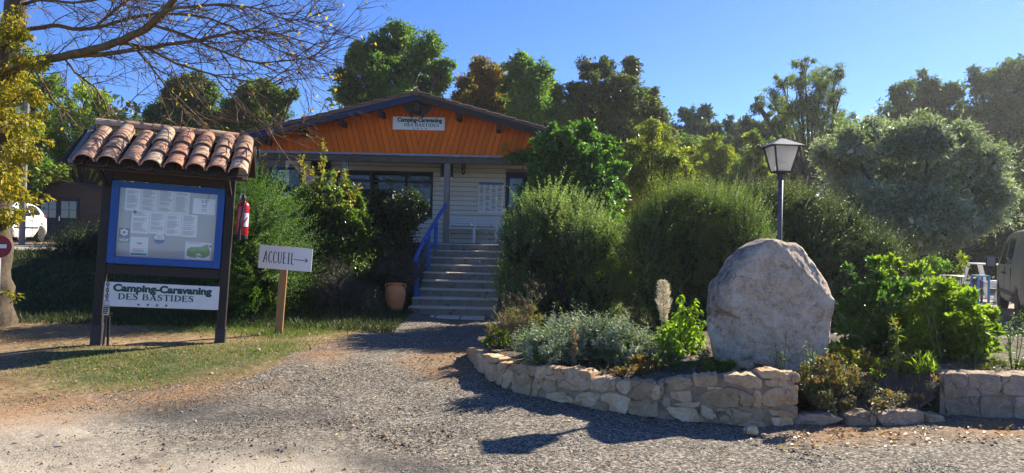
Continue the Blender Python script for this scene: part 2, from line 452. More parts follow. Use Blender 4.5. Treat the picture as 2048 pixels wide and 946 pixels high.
# stone: limestone with ochre and grey patches, lichen and hairline cracks
def stonemat(name, a, b, c, rand, lich=.5, cr=.5, sc=4.5):
    m, t, n, l = newmat(name)
    p = n['Principled BSDF']
    tc = n.new('ShaderNodeTexCoord'); oi = n.new('ShaderNodeObjectInfo')
    vm = n.new('ShaderNodeVectorMath'); vm.operation = 'ADD'
    l.new(tc.outputs['Object'], vm.inputs[0])
    cx = n.new('ShaderNodeCombineXYZ')
    mu = n.new('ShaderNodeMath'); mu.operation = 'MULTIPLY'; mu.inputs[1].default_value = 19 if rand else 0
    l.new(oi.outputs['Random'], mu.inputs[0]); l.new(mu.outputs[0], cx.inputs[0]); l.new(cx.outputs[0], vm.inputs[1])
    co = vm.outputs[0]
    def nz(s, d=8, r=.65, dist=0):
        q = n.new('ShaderNodeTexNoise'); q.inputs['Scale'].default_value = s; q.inputs['Detail'].default_value = d
        q.inputs['Roughness'].default_value = r; q.inputs['Distortion'].default_value = dist
        l.new(co, q.inputs['Vector']); return q.outputs['Fac']
    r1 = ramp(n, [(.33, a), (.5, b), (.68, c)])
    l.new(nz(sc, 10, .72, .8), r1.inputs[0])
    r2 = ramp(n, [(.57, (0, 0, 0)), (.68, (lich,) * 3)])
    l.new(nz(6.5, 9, .75), r2.inputs[0])
    x1 = n.new('ShaderNodeMixRGB'); x1.inputs[2].default_value = (.075, .07, .065, 1)
    l.new(r2.outputs[0], x1.inputs[0]); l.new(r1.outputs[0], x1.inputs[1])
    # pale veins
    r3 = ramp(n, [(.475, (0, 0, 0)), (.5, (cr,) * 3), (.525, (0, 0, 0))])
    l.new(nz(11, 5, .6, 1.4), r3.inputs[0])
    x2 = n.new('ShaderNodeMixRGB'); x2.inputs[2].default_value = (.72, .64, .53, 1)
    l.new(r3.outputs[0], x2.inputs[0]); l.new(x1.outputs[0], x2.inputs[1])
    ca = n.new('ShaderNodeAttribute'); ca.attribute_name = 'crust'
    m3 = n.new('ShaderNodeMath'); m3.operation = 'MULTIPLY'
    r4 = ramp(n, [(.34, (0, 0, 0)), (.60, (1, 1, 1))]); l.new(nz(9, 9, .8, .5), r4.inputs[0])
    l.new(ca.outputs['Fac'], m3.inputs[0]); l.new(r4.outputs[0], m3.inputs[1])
    x3 = n.new('ShaderNodeMixRGB'); x3.inputs[2].default_value = (.11, .10, .095, 1)
    l.new(m3.outputs[0], x3.inputs[0]); l.new(x2.outputs[0], x3.inputs[1])
    hs = n.new('ShaderNodeHueSaturation'); mr = n.new('ShaderNodeMapRange')
    mr.inputs[3].default_value, mr.inputs[4].default_value = 1 - rand, 1 + rand
    l.new(oi.outputs['Random'], mr.inputs[0]); l.new(mr.outputs[0], hs.inputs['Value']); l.new(x3.outputs[0], hs.inputs['Color'])
    l.new(hs.outputs[0], p.inputs['Base Color'])
    p.inputs['Roughness'].default_value = .9
    p.inputs['Specular IOR Level'].default_value = .2
    wv = n.new('ShaderNodeVectorMath'); wv.operation = 'MULTIPLY_ADD'; wv.inputs[1].default_value = (.25, .25, .25)
    wn = n.new('ShaderNodeTexNoise'); wn.inputs['Scale'].default_value = 5; wn.inputs['Detail'].default_value = 5; l.new(co, wn.inputs['Vector'])
    l.new(wn.outputs['Color'], wv.inputs[0]); l.new(co, wv.inputs[2])
    vk = n.new('ShaderNodeTexVoronoi'); vk.feature = 'DISTANCE_TO_EDGE'; vk.inputs['Scale'].default_value = 3.2; l.new(wv.outputs[0], vk.inputs['Vector'])
    rk = ramp(n, [(0.004, (.8, .8, .8)), (.022, (0, 0, 0))]); l.new(vk.outputs['Distance'], rk.inputs[0])
    rm = ramp(n, [(.48, (0, 0, 0)), (.58, (1, 1, 1))]); l.new(nz(2.2, 4), rm.inputs[0])
    mk = n.new('ShaderNodeMath'); mk.operation = 'MULTIPLY'; l.new(rk.outputs[0], mk.inputs[0]); l.new(rm.outputs[0], mk.inputs[1])
    xk = n.new('ShaderNodeMixRGB'); xk.inputs[2].default_value = (.10, .08, .06, 1)
    l.new(mk.outputs[0], xk.inputs[0]); l.new(hs.outputs[0], xk.inputs[1]); l.new(xk.outputs[0], p.inputs['Base Color'])
    b1 = n.new('ShaderNodeBump'); b1.inputs['Strength'].default_value = .8; b1.inputs['Distance'].default_value = .03
    l.new(nz(11, 10, .72, .4), b1.inputs['Height'])
    b2 = n.new('ShaderNodeBump'); b2.inputs['Strength'].default_value = .7; b2.inputs['Distance'].default_value = .008
    l.new(nz(60, 6, .7), b2.inputs['Height']); l.new(b1.outputs[0], b2.inputs['Normal'])
    l.new(b2.outputs[0], p.inputs['Normal'])
    return m
m_stone = stonemat('limestone', (.46, .27, .12), (.60, .39, .20), (.72, .54, .34), .30, .6)
m_stone_dark = stonemat('shade_and_dirt_stone', (.30, .20, .12), (.40, .29, .19), (.50, .39, .27), .18, .7)  # darker limestone copy: shade put into the right wall's colour, kerb dirtier
m_boulder = stonemat('boulder_stone', (.37, .25, .15), (.59, .44, .29), (.75, .60, .43), 0, .75, .9, 7.5)
m_mortar = mat('mortar', (.30, .215, .135), (.48, .36, .235), rough=.95, scale=9, bump=.8, bscale=40, dirt=((.08, .07, .055), 8, .56, .7))

# curved clay roof tiles, each its own tone, with lichen crust
def tilemat():
    m, t, n, l = newmat('clay_roof_tile')
    p = n['Principled BSDF']
    tc = n.new('ShaderNodeTexCoord'); oi = n.new('ShaderNodeObjectInfo')
    r0 = ramp(n, [(0, (.38, .17, .105)), (.35, (.46, .26, .165)), (.7, (.52, .33, .21)), (1, (.56, .41, .28))])
    l.new(oi.outputs['Random'], r0.inputs[0])
    vm = n.new('ShaderNodeVectorMath'); vm.operation = 'ADD'
    cx = n.new('ShaderNodeCombineXYZ'); mu = n.new('ShaderNodeMath'); mu.operation = 'MULTIPLY'; mu.inputs[1].default_value = 31
    l.new(oi.outputs['Random'], mu.inputs[0]); l.new(mu.outputs[0], cx.inputs[1]); l.new(cx.outputs[0], vm.inputs[1]); l.new(tc.outputs['Object'], vm.inputs[0])
    nz = n.new('ShaderNodeTexNoise'); nz.inputs['Scale'].default_value = 14; nz.inputs['Detail'].default_value = 9; nz.inputs['Roughness'].default_value = .75
    l.new(vm.outputs[0], nz.inputs['Vector'])
    r1 = ramp(n, [(.52, (0, 0, 0)), (.66, (.6, .6, .6))]); l.new(nz.outputs['Fac'], r1.inputs[0])
    x = n.new('ShaderNodeMixRGB'); x.inputs[2].default_value = (.13, .105, .075, 1)
    l.new(r1.outputs[0], x.inputs[0]); l.new(r0.outputs[0], x.inputs[1])
    n2 = n.new('ShaderNodeTexNoise'); n2.inputs['Scale'].default_value = 5; n2.inputs['Detail'].default_value = 5
    l.new(vm.outputs[0], n2.inputs['Vector'])
    r2 = ramp(n, [(.60, (0, 0, 0)), (.66, (.6, .6, .6))]); l.new(n2.outputs['Fac'], r2.inputs[0])
    x2 = n.new('ShaderNodeMixRGB'); x2.inputs[2].default_value = (.48, .40, .30, 1)
    l.new(r2.outputs[0], x2.inputs[0]); l.new(x.outputs[0], x2.inputs[1])
    l.new(x2.outputs[0], p.inputs['Base Color'])
    p.inputs['Roughness'].default_value = .9; p.inputs['Specular IOR Level'].default_value = .2
    b = n.new('ShaderNodeBump'); b.inputs['Strength'].default_value = .8; b.inputs['Distance'].default_value = .008
    l.new(nz.outputs['Fac'], b.inputs['Height']); l.new(b.outputs[0], p.inputs['Normal'])
    return m
m_tile = tilemat()
m_mosstile = mat('mossy_channel_tile', (.07, .05, .035), (.12, .09, .06), rough=.95, scale=14, bump=.9, rand=.2)

# ground: gravel and earth
def groundmat(name, lawn):
    m, t, n, l = newmat(name)
    p = n['Principled BSDF']
    tc = n.new('ShaderNodeTexCoord'); co = tc.outputs['Object']
    def nz(s, d=6, r=.6):
        q = n.new('ShaderNodeTexNoise'); q.inputs['Scale'].default_value = s; q.inputs['Detail'].default_value = d; q.inputs['Roughness'].default_value = r
        l.new(co, q.inputs['Vector']); return q.outputs['Fac']
    def mix(f, a, b):
        x = n.new('ShaderNodeMixRGB')
        for k, v in ((0, f), (1, a), (2, b)):
            if isinstance(v, tuple): x.inputs[k].default_value = (*v, 1)
            else: l.new(v, x.inputs[k])
        return x.outputs[0]
    def mask(v, a, b):
        r = ramp(n, [(a, (0, 0, 0)), (b, (1, 1, 1))]); l.new(v, r.inputs[0]); return r.outputs[0]
    at_ = lambda nm: (lambda q: (setattr(q, 'attribute_name', nm), q.outputs['Fac'])[1])(n.new('ShaderNodeAttribute'))
    vo = n.new('ShaderNodeTexVoronoi'); vo.inputs['Scale'].default_value = 70; l.new(co, vo.inputs['Vector'])
    sep = n.new('ShaderNodeSeparateColor'); l.new(vo.outputs['Color'], sep.inputs[0])
    if lawn:
        base = mix(mask(nz(1.4, 7), .40, .62), (.22, .135, .065), (.33, .235, .13))
        base = mix(mask(nz(9, 8, .7), .46, .60), base, (.16, .10, .05))
        green = mix(mask(nz(5, 7), .4, .65), (.055, .075, .022), (.10, .115, .035))
        base = mix(at_('green'), base, green)
        base = mix(mask(nz(30, 5, .7), .55, .70), base, (.36, .29, .19))
    else:
        st = ramp(n, [(0, (.030, .025, .020)), (.25, (.085, .072, .056)), (.55, (.16, .136, .105)), (.8, (.265, .231, .182)), (1, (.45, .405, .335))])
        l.new(sep.outputs[0], st.inputs[0])
        dustc = mix(mask(nz(3, 8, .7), .35, .65), (.36, .30, .225), (.45, .385, .30))
        base = mix(at_('pale'), st.outputs[0], dustc)
        base = mix(mask(nz(2.2, 8, .72), .55, .70), base, mix(sep.outputs[1], (.07, .058, .047), (.17, .14, .11)))
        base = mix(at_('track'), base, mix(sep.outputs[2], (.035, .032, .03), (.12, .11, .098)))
        base = mix(at_('litter'), base, mix(mask(nz(22, 6, .7), .4, .6), (.22, .105, .04), (.38, .215, .09)))
    l.new(base, p.inputs['Base Color'])
    p.inputs['Roughness'].default_value = .95; p.inputs['Specular IOR Level'].default_value = .15
    b1 = n.new('ShaderNodeBump'); b1.inputs['Strength'].default_value = .6; b1.inputs['Distance'].default_value = .006
    l.new(vo.outputs['Distance'] if not lawn else nz(40, 6, .7), b1.inputs['Height']); b1.invert = not lawn
    b2 = n.new('ShaderNodeBump'); b2.inputs['Strength'].default_value = .5; b2.inputs['Distance'].default_value = .05
    l.new(nz(5, 8, .65), b2.inputs['Height']); l.new(b1.outputs[0], b2.inputs['Normal'])
    l.new(b2.outputs[0], p.inputs['Normal'])
    return m
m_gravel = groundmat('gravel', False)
m_lawn = groundmat('dry_lawn_earth', True)
m_soil = mat('bed_soil', (.055, .04, .028), (.12, .088, .06), rough=.95, scale=8, bump=.9, bscale=30)

# foliage
lm_oak = leafmat('oak_leaves', [(.018, .032, .009), (.035, .058, .015), (.062, .085, .022), (.10, .11, .026)], 0.5, gain=2.24)
lm_dark = leafmat('dark_leaves', [(.014, .026, .009), (.028, .046, .014), (.046, .064, .02), (.075, .08, .024)], 0.42, gain=2.13)
lm_green = leafmat('green_leaves', [(.026, .05, .014), (.05, .092, .022), (.078, .125, .028), (.11, .15, .034)], 0.5, gain=2.13)
lm_russet = leafmat('russet_leaves', [(.05, .045, .014), (.11, .068, .018), (.20, .10, .022), (.25, .135, .03)], 0.5, gain=2.1)
lm_brownish = leafmat('dark_russet_leaves', [(.02, .027, .010), (.04, .045, .014), (.07, .058, .017), (.14, .082, .02)], 0.42, gain=1.7)
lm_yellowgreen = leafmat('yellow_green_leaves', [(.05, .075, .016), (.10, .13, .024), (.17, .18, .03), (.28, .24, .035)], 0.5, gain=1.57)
lm_pine = leafmat('pine_needles', [(.022, .036, .018), (.038, .06, .028), (.055, .08, .036)], 0.3, gain=2.02)
lm_locust = leafmat('locust_leaves', [(.05, .075, .026), (.085, .11, .038), (.13, .145, .05)], 0.5, gain=1.68)
lm_olive = leafmat('olive_leaves', [(.07, .09, .065), (.115, .138, .10), (.17, .195, .145), (.24, .26, .205)], 0.4, tcol=(1.25, 1.25, .8), gain=2.16)
lm_bamboo = leafmat('bamboo_leaves', [(.055, .08, .015), (.11, .14, .022), (.18, .20, .03), (.24, .23, .04)], 0.55, gain=2.6)
lm_conifer = leafmat('feathery_conifer', [(.022, .046, .011), (.045, .085, .018), (.085, .135, .024)], 0.5, gain=1.68)
lm_rosemary = leafmat('rosemary_needles', [(.026, .042, .016), (.05, .075, .024), (.085, .105, .032), (.14, .14, .05)], 0.5, gain=2.02)
lm_germander = leafmat('grey_green_leaves', [(.032, .05, .024), (.06, .085, .038), (.10, .125, .055), (.16, .17, .07)], 0.5, gain=2.02)
lm_juniper = leafmat('juniper_needles', [(.022, .034, .013), (.04, .055, .018), (.075, .08, .026)], 0.42, gain=2.02)
lm_vine = leafmat('vine_leaves', [(.022, .05, .013), (.042, .088, .02), (.07, .125, .026), (.11, .16, .034)], 0.45, rough=.4, gain=1.90)
lm_glossy = leafmat('glossy_leaves', [(.02, .036, .010), (.035, .058, .014), (.055, .082, .018), (.11, .13, .025)], 0.5, rough=.3, spec=.5, gain=1.84)
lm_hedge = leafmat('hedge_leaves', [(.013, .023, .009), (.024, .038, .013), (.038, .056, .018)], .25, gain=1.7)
lm_lavender = leafmat('lavender_sprigs', [(.035, .036, .03), (.06, .06, .05), (.085, .082, .07)], .15)
lm_silver = leafmat('silver_leaves', [(.15, .19, .11), (.26, .31, .19), (.38, .42, .28)], .3, tcol=(1.1, 1.15, .85), gain=1.1)
lm_bright = leafmat('bright_leaves', [(.10, .19, .018), (.16, .27, .022), (.23, .34, .028)], .6, tcol=(1.7, 1.6, .5))
lm_basil = leafmat('fresh_shrub_leaves', [(.055, .085, .018), (.10, .14, .024), (.17, .20, .034)], 0.6, rough=.4, tcol=(1.45, 1.6, .45), gain=2.00)
lm_laurel = leafmat('dark_shrub_leaves', [(.03, .06, .018), (.05, .095, .024), (.08, .135, .03)], 0.45, rough=.3, spec=.6, gain=1.69)
lm_low = leafmat('low_yellow_leaves', [(.06, .09, .02), (.12, .14, .03), (.2, .2, .04)], .45)
lm_dry = leafmat('dry_stems', [(.14, .10, .055), (.24, .17, .10), (.34, .26, .16)], .3, tcol=(1.2, 1.1, .9))
lm_redcover = leafmat('red_tinged_cover', [(.10, .055, .022), (.15, .11, .03), (.22, .10, .035), (.10, .13, .035)], .4)
lm_pale = leafmat('pale_spotted_leaves', [(.16, .18, .12), (.30, .33, .25), (.07, .10, .03), (.14, .16, .05)], .35, tcol=(1.2, 1.2, .8))
lm_plume = leafmat('plume_flowers', [(.42, .37, .26), (.55, .5, .38), (.62, .58, .46)], .3, tcol=(1.1, 1.05, .9))
lm_yellow = leafmat('yellow_leaves', [(.20, .19, .02), (.34, .29, .03), (.46, .36, .035), (.22, .25, .03)], .5, tcol=(1.3, 1.2, .5))
lm_ivy = leafmat('ivy_leaves', [(.08, .11, .016), (.18, .19, .024), (.32, .28, .03), (.40, .31, .03)], .45, tcol=(1.4, 1.3, .5))
lm_grass = leafmat('grass_blades', [(.035, .07, .012), (.06, .105, .018), (.10, .14, .03), (.18, .17, .05)], .4)
lm_straw = leafmat('straw_blades', [(.16, .12, .05), (.26, .2, .09), (.36, .29, .15), (.14, .14, .04)], .35)
lm_bank = leafmat('bank_grass', [(.022, .034, .012), (.038, .052, .018), (.06, .072, .025)], .3, gain=1.2)
lm_fallen = leafmat('fallen_leaves', [(.12, .05, .025), (.24, .11, .05), (.36, .22, .12), (.34, .25, .16)], .2)
lm_wood = leafmat('far_wood_leaves', [(.02, .034, .014), (.036, .055, .02), (.06, .078, .026), (.09, .095, .03)], .3)
m_drystem = mat('dry_stem', (.20, .14, .08), (.30, .22, .13), rough=.9, scale=20)
m_greenstem = mat('green_stem', (.07, .11, .03), (.11, .15, .05), rough=.7, scale=20)
# ------------------------------------------------------------------ ground
def inpoly(x, y, poly):
    x, y = np.asarray(x), np.asarray(y)
    r = np.zeros(x.shape, bool)
    n = len(poly)
    for i in range(n):
        x0, y0 = poly[i][0], poly[i][1]; x1, y1 = poly[(i + 1) % n][0], poly[(i + 1) % n][1]
        if y0 == y1:
            continue
        c = ((y0 > y) != (y1 > y)) & (x < (x1 - x0) * (y - y0) / (y1 - y0) + x0)
        r ^= c
    return r
def softpoly(x, y, poly, w=.25, k=8):
    a = np.zeros(np.shape(x))
    for i in range(k):
        q = 2 * math.pi * i / k
        a += inpoly(x + w * math.cos(q), y + w * math.sin(q), poly)
    return (a + 2 * inpoly(x, y, poly)) / (k + 2)
_ph = rng.uniform(0, 6.28, (24, 2)); _kv = rng.normal(0, 1, (24, 2))
def wob(x, y, s=1.0):                           # cheap smooth noise about -1..1
    a = 0
    for i in range(24):
        k = _kv[i] * s * (1 + i * .16)
        a = a + np.sin(x * k[0] + y * k[1] + _ph[i, 0]) / (1 + i * .12)
    return a / 5.0
def G2(pts, z=0.05):
    return [tuple(gnd(px, py, z))[:2] for px, py in pts]
LAWN = [(-16, 6.2)] + G2([(-400, 835), (0, 798), (120, 780), (250, 773), (420, 758), (520, 747), (590, 718), (640, 695), (700, 681), (760, 660), (812, 642)]) + [(-1.95, 13.0), (-1.75, 17), (-7, 17), (-16, 15.6)]
GREEN = G2([(110, 700), (250, 706), (420, 695), (560, 690), (650, 688), (600, 710), (520, 738), (400, 752), (250, 766), (120, 770), (50, 740)])
GREEN2 = G2([(280, 648), (450, 645), (600, 645), (700, 665), (560, 680), (460, 668), (300, 665)], .1)
def green_at(x, y):
    g = np.maximum(softpoly(x, y, GREEN, .3), .9 * softpoly(x, y, GREEN2, .3))
    g = g * (.8 + .35 * wob(x, y, 2.5))
    bank = sstep(10.0, 11.0, y) * (1 - sstep(14.8, 15.6, y))
    return np.clip(np.maximum(g, bank * .85), 0, 1)
def grid_ground():
    xs = np.concatenate([[-260, -120, -60, -40, -28, -20, -15], np.arange(-12, 8.01, .07), [8.6, 9.5, 11, 13, 16, 20, 26, 34, 45, 60, 120, 260]])
    ys = np.concatenate([[-40, -15, -6, -2, 0, 1.5, 2.5], np.arange(3.0, 14.51, .07), np.arange(14.8, 20, .4), [21, 23, 26, 30, 36, 44, 55, 70, 90, 130, 200, 400]])
    X, Y = np.meshgrid(xs, ys)
    Z = gh(X, Y)
    near = (Y > 2.5) & (Y < 16) & (X > -15) & (X < 9)
    Z = Z + near * (.012 * wob(X, Y, 1.6) + .006 * wob(X + 9, Y, 5))
    nx, ny = len(xs), len(ys)
    V = np.stack([X, Y, Z], -1).reshape(-1, 3)
    i = np.arange(ny - 1)[:, None] * nx + np.arange(nx - 1)[None]
    Q = np.stack([i, i + 1, i + nx + 1, i + nx], -1).reshape(-1, 4)
    cx, cy = V[Q].mean(1)[:, 0], V[Q].mean(1)[:, 1]
    jx, jy = cx + .10 * wob(cx, cy, 3) + .06 * wob(cx + 5, cy, 9), cy + .10 * wob(cx + 3, cy, 3) + .06 * wob(cx, cy + 8, 9)
    isl = inpoly(jx, jy, LAWN) | ((cy > 16.5) & (cx < 7.5) & (cx > -7.5)) | (cy > 30) | ((cy > 17.5) & (cx < -16)) \
        | ((cx > -0.1) & (cx < 5.5) & (cy > 9.0))
    def sub(mask):
        q = Q[mask]; u, inv = np.unique(q, return_inverse=True)
        return V[u], inv.reshape(-1, 4)
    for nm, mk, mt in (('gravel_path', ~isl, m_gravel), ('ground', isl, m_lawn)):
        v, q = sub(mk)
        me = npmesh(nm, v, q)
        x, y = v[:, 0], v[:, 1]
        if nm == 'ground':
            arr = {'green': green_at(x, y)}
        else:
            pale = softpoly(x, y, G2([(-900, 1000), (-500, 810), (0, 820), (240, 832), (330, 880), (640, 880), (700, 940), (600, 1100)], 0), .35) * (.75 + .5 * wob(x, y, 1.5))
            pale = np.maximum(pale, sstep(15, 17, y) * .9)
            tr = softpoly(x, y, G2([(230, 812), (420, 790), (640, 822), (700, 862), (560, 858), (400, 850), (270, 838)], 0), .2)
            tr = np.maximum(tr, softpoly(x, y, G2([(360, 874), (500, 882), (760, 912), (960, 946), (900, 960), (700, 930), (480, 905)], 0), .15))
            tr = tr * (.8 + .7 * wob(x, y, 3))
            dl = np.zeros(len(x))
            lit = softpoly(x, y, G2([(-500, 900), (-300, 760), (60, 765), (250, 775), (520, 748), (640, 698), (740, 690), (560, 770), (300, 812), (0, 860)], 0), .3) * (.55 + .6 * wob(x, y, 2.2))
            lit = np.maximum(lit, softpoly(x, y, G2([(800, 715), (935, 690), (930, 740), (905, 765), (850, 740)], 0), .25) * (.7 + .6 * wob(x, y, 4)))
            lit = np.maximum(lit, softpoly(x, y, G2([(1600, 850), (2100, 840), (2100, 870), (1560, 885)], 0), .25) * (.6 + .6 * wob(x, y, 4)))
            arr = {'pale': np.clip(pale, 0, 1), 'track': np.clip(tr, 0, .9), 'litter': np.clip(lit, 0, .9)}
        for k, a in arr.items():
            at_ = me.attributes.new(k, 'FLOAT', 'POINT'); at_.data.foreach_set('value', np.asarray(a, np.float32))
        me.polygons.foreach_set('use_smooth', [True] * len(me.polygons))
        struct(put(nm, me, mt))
grid_ground()

# ------------------------------------------------------------------ the camp building
BY = 16.0                                       # gable plane
ridge = at(833, 184, BY - .5); evL = at(466, 271, BY - .5)
CX, ZR = ridge.x, ridge.z
HALF = CX - evL.x
SL = (ZR - evL.z) / HALF                        # roof slope
DECK = 1.36
ZB = at(760, 309, BY).z                         # top of the beam, foot of the orange boards
HW = HALF - .42
DEPTH = 26.0
B = thing('building', 'cream clapboard camp building with orange boarded gable and low tiled roof', 'building', (CX, BY, 0))
def roofz(x, off=0):
    return ZR - SL * abs(x - CX) - off
def clip(poly, a, b, c):
    out = []
    for i in range(len(poly)):
        p, q = poly[i], poly[(i + 1) % len(poly)]
        dp, dq = a * p[0] + b * p[1] - c, a * q[0] + b * q[1] - c
        if dp <= 0: out.append(p)
        if (dp < 0) != (dq < 0) and abs(dp - dq) > 1e-12:
            t = dp / (dp - dq); out.append((p[0] + (q[0] - p[0]) * t, p[1] + (q[1] - p[1]) * t))
    return out
# backing then every gable board, laid square to the roof slope on each side
zt = .10
gab = [(CX - HW, ZB), (CX + HW, ZB), (CX + HW, roofz(CX + HW, zt)), (CX, ZR - zt), (CX - HW, roofz(CX - HW, zt))]
MB().prism(gab, BY + .012, BY + .08).build('gable_backing', m_groove, B)
nrm = math.hypot(1, SL)
for sgn in (-1, 1):
    half = [(CX, ZB), (CX + sgn * HW, ZB), (CX + sgn * HW, roofz(CX + HW, zt)), (CX, ZR - zt)]
    half = [(p[0], p[1]) for p in half]
    # coordinate along the slope from the ridge
    ux, uz = sgn / nrm, -SL / nrm
    ks = [(p[0] - CX) * ux + (p[1] - ZR) * uz for p in half]
    k = min(ks)
    while k < max(ks):
        w = .125
        q = clip(half, -ux, -uz, -(k + .006 + CX * ux + ZR * uz))
        q = clip(q, ux, uz, k + w - .006 + CX * ux + ZR * uz) if len(q) > 2 else q
        if len(q) > 2:
            j = random.uniform(0, .006)
            MB().prism(q, BY - .012 - j, BY + .011).build('gable_board', m_orange, B)
        k += w
# roof: two slabs, barge boards, purlin ends, verge tiles
for sgn, fm in ((-1, m_navy), (1, m_brown)):
    P = lambda d, o: (CX + sgn * d, ZR - SL * d - o)
    MB().prism([P(0, 0), P(HALF + .03, 0), P(HALF + .03, .05), P(0, .05)], BY - .55, DEPTH).build('roof', m_rooftile, B)
    MB().prism([P(.0, .052), P(HALF, .052), P(HALF, .19), P(.0, .19)], BY - .53, BY - .49).build('barge_board', fm, B)
    L = math.hypot(HALF, SL * HALF)
    nt_ = 13
    ang = math.atan(SL)
    for i in range(nt_):
        d = HALF * (i + .5) / nt_
        # a curved verge tile lying along the slope, overlapping the one below
        rot = Matrix.Rotation(sgn * ang, 3, 'Y')
        mb = MB(); ln = L / nt_ * 1.15; n = 6
        vs, fs = [], []
        for e, (xx, rr) in enumerate(((-ln / 2, .065), (ln / 2, .075))):
            for ti, tk in enumerate((0, .014)):
                for a in range(n + 1):
                    t = math.pi * a / n
                    v = Vector((sgn * xx, -(rr - tk) * math.cos(t), (rr - tk) * .45 * math.sin(t) + (.02 if e == 1 else 0)))
                    vs.append(rot @ v + Vector((CX + sgn * d, BY - .50, ZR - SL * d - .01)))
        N = n + 1
        for a in range(n):
            fs += [(a, a + 1, 2 * N + a + 1, 2 * N + a), (N + a, 3 * N + a, 3 * N + a + 1, N + a + 1), (a, N + a, N + a + 1, a + 1), (2 * N + a, 2 * N + a + 1, 3 * N + a + 1, 3 * N + a)]
        fs += [(0, 2 * N, 3 * N, N), (n, N + n, 3 * N + n, 2 * N + n)]
        mb.add(vs, fs).build('roof_tile', m_rooftile, B, smooth=True, angle=R(40))
    for px, py in (((765, 214), (687, 232), (609, 251), (535, 268)) if sgn < 0 else ((919, 218), (998, 242), (1073, 262), (1150, 285))):
        x = at(px, py, BY - .2).x
        zc = roofz(x, .19)
        MB().prism([(x - .05, zc - .13), (x + .05, zc - .13), (x + .05, zc - .002), (x - .05, zc - .002)], BY - .46, BY - .0).build('purlin_end', m_brown, B, bevel=.008)
MB().prism([(CX - .075, ZR - .42), (CX + .075, ZR - .42), (CX + .075, ZR - .20), (CX - .075, ZR - .20)], BY - .47, BY).build('purlin_end', m_brown, B, bevel=.01)
for s in (-1, 1):
    MB().prism([(CX + s * .08, ZR - .21 - .08 * SL), (CX + s * .32, ZR - .21 - .32 * SL), (CX + s * .14, ZR - .52), (CX + s * .10, ZR - .54)], BY - .4, BY - .3).build('ridge_bracket', m_brown, B)
MB().tube([(CX, BY - .6, ZR - .01), (CX, DEPTH, ZR - .01)], .075, 10).build('ridge_cap', m_rooftile, B, smooth=True)
# beam and posts of the porch
xl, xr = CX - HW, CX + HW
MB().bb(xl, xr, BY - .03, BY + .11, ZB - .17, ZB - .012).build('porch_beam', m_greywoodh, B, bevel=.01)
mb = MB()
xx = np.linspace(xl + .02, at(1005, 315, BY).x, 60)
vs, fs = [], []
for i, x in enumerate(xx):
    w = .035 + .03 * abs(math.sin(i * .9)) * random.random() + (.03 if x < xl + 1.6 else 0) * abs(math.sin(i * 1.3))
    d = BY - .045 - .03 * random.random()
    vs += [(x, d, ZB + .012 + w * .35), (x, d - .02 - .015 * random.random(), ZB - .01 - w * .4 + .02 * random.random()), (x, BY - .035, ZB - .02)]
for i in range(len(xx) - 1):
    a = 3 * i
    fs += [(a, a + 3, a + 4, a + 1), (a + 1, a + 4, a + 5, a + 2)]
mb.add(vs, fs).build('crumpled_flashing', m_tarp, B)
for px in (510, 688, 893, 1065):
    x = at(px, 400, BY).x
    MB().bb(x - .068, x + .068, BY - .015, BY + .115, DECK, ZB - .172).build('porch_post', m_greywood, B, bevel=.008)
# porch floor with a row of edge tiles
MB().bb(xl, xr, BY - .18, 17.9, .2, DECK - .012).build('porch_slab', m_concrete, B)
# back wall of the porch: clapboards cut round the openings
WY = 17.8
def wx(px): return at(px, 380, WY).x
ops = [(wx(537), wx(607), 2.05, 3.16), (wx(670), wx(690), 2.0, 3.12), (wx(694), wx(866), 2.0, 3.12), (wx(1011), wx(1062), DECK, 3.16)]
wl, wr, wt = CX - HW + .1, CX + HW - .1, 3.55
row = .118; z = DECK
while z < wt:
    cuts = sorted([(a, b) for a, b, z0, z1 in ops if z + row > z0 + .03 and z < z1 - .03])
    x0 = wl
    for a, b in cuts + [(wr, wr)]:
        if a - x0 > .04:
            mb = MB()
            mb.add([(x0, WY - .034, z), (a - .002, WY - .034, z), (a - .002, WY - .008, z + row - .013), (x0, WY - .008, z + row - .013),
                    (x0, WY, z), (a - .002, WY, z), (a - .002, WY, z + row - .013), (x0, WY, z + row - .013)],
                   [(0, 1, 2, 3), (4, 7, 6, 5), (0, 4, 5, 1), (3, 2, 6, 7), (0, 3, 7, 4), (1, 5, 6, 2)])
            mb.build('clapboard', m_siding, B)
        x0 = b
    z += row
# wall sheathing behind the boards, in strips round the openings; then the other walls
xs = [wl] + [v for a, b, _, _ in sorted(ops) for v in (a, b)] + [wr]
mb = MB()
for i in range(0, len(xs), 2):
    if xs[i + 1] - xs[i] > .01: mb.bb(xs[i], xs[i + 1], WY + .002, WY + .12, .3, 4.2)
for a, b, z0, z1 in ops:
    mb.bb(a + .001, b - .001, WY + .003, WY + .119, z1, 4.2)
    mb.bb(a + .001, b - .001, WY + .003, WY + .119, .3, z0)
mb.build('wall', m_greywood, B)  # dark sheathing colour gives the clapboard gaps their shadow lines
for x in (wl - .1, wr):
    MB().bb(x, x + .1, WY, DEPTH - .2, 0, 3.6).build('wall', m_siding, B)
MB().bb(wl, wr, DEPTH - .3, DEPTH - .2, 0, 3.6).build('wall', m_siding, B)
MB().bb(wl + .01, wr - .01, WY + 2.6, WY + 2.65, .5, 3.6).build('inner_partition', m_dark, B)
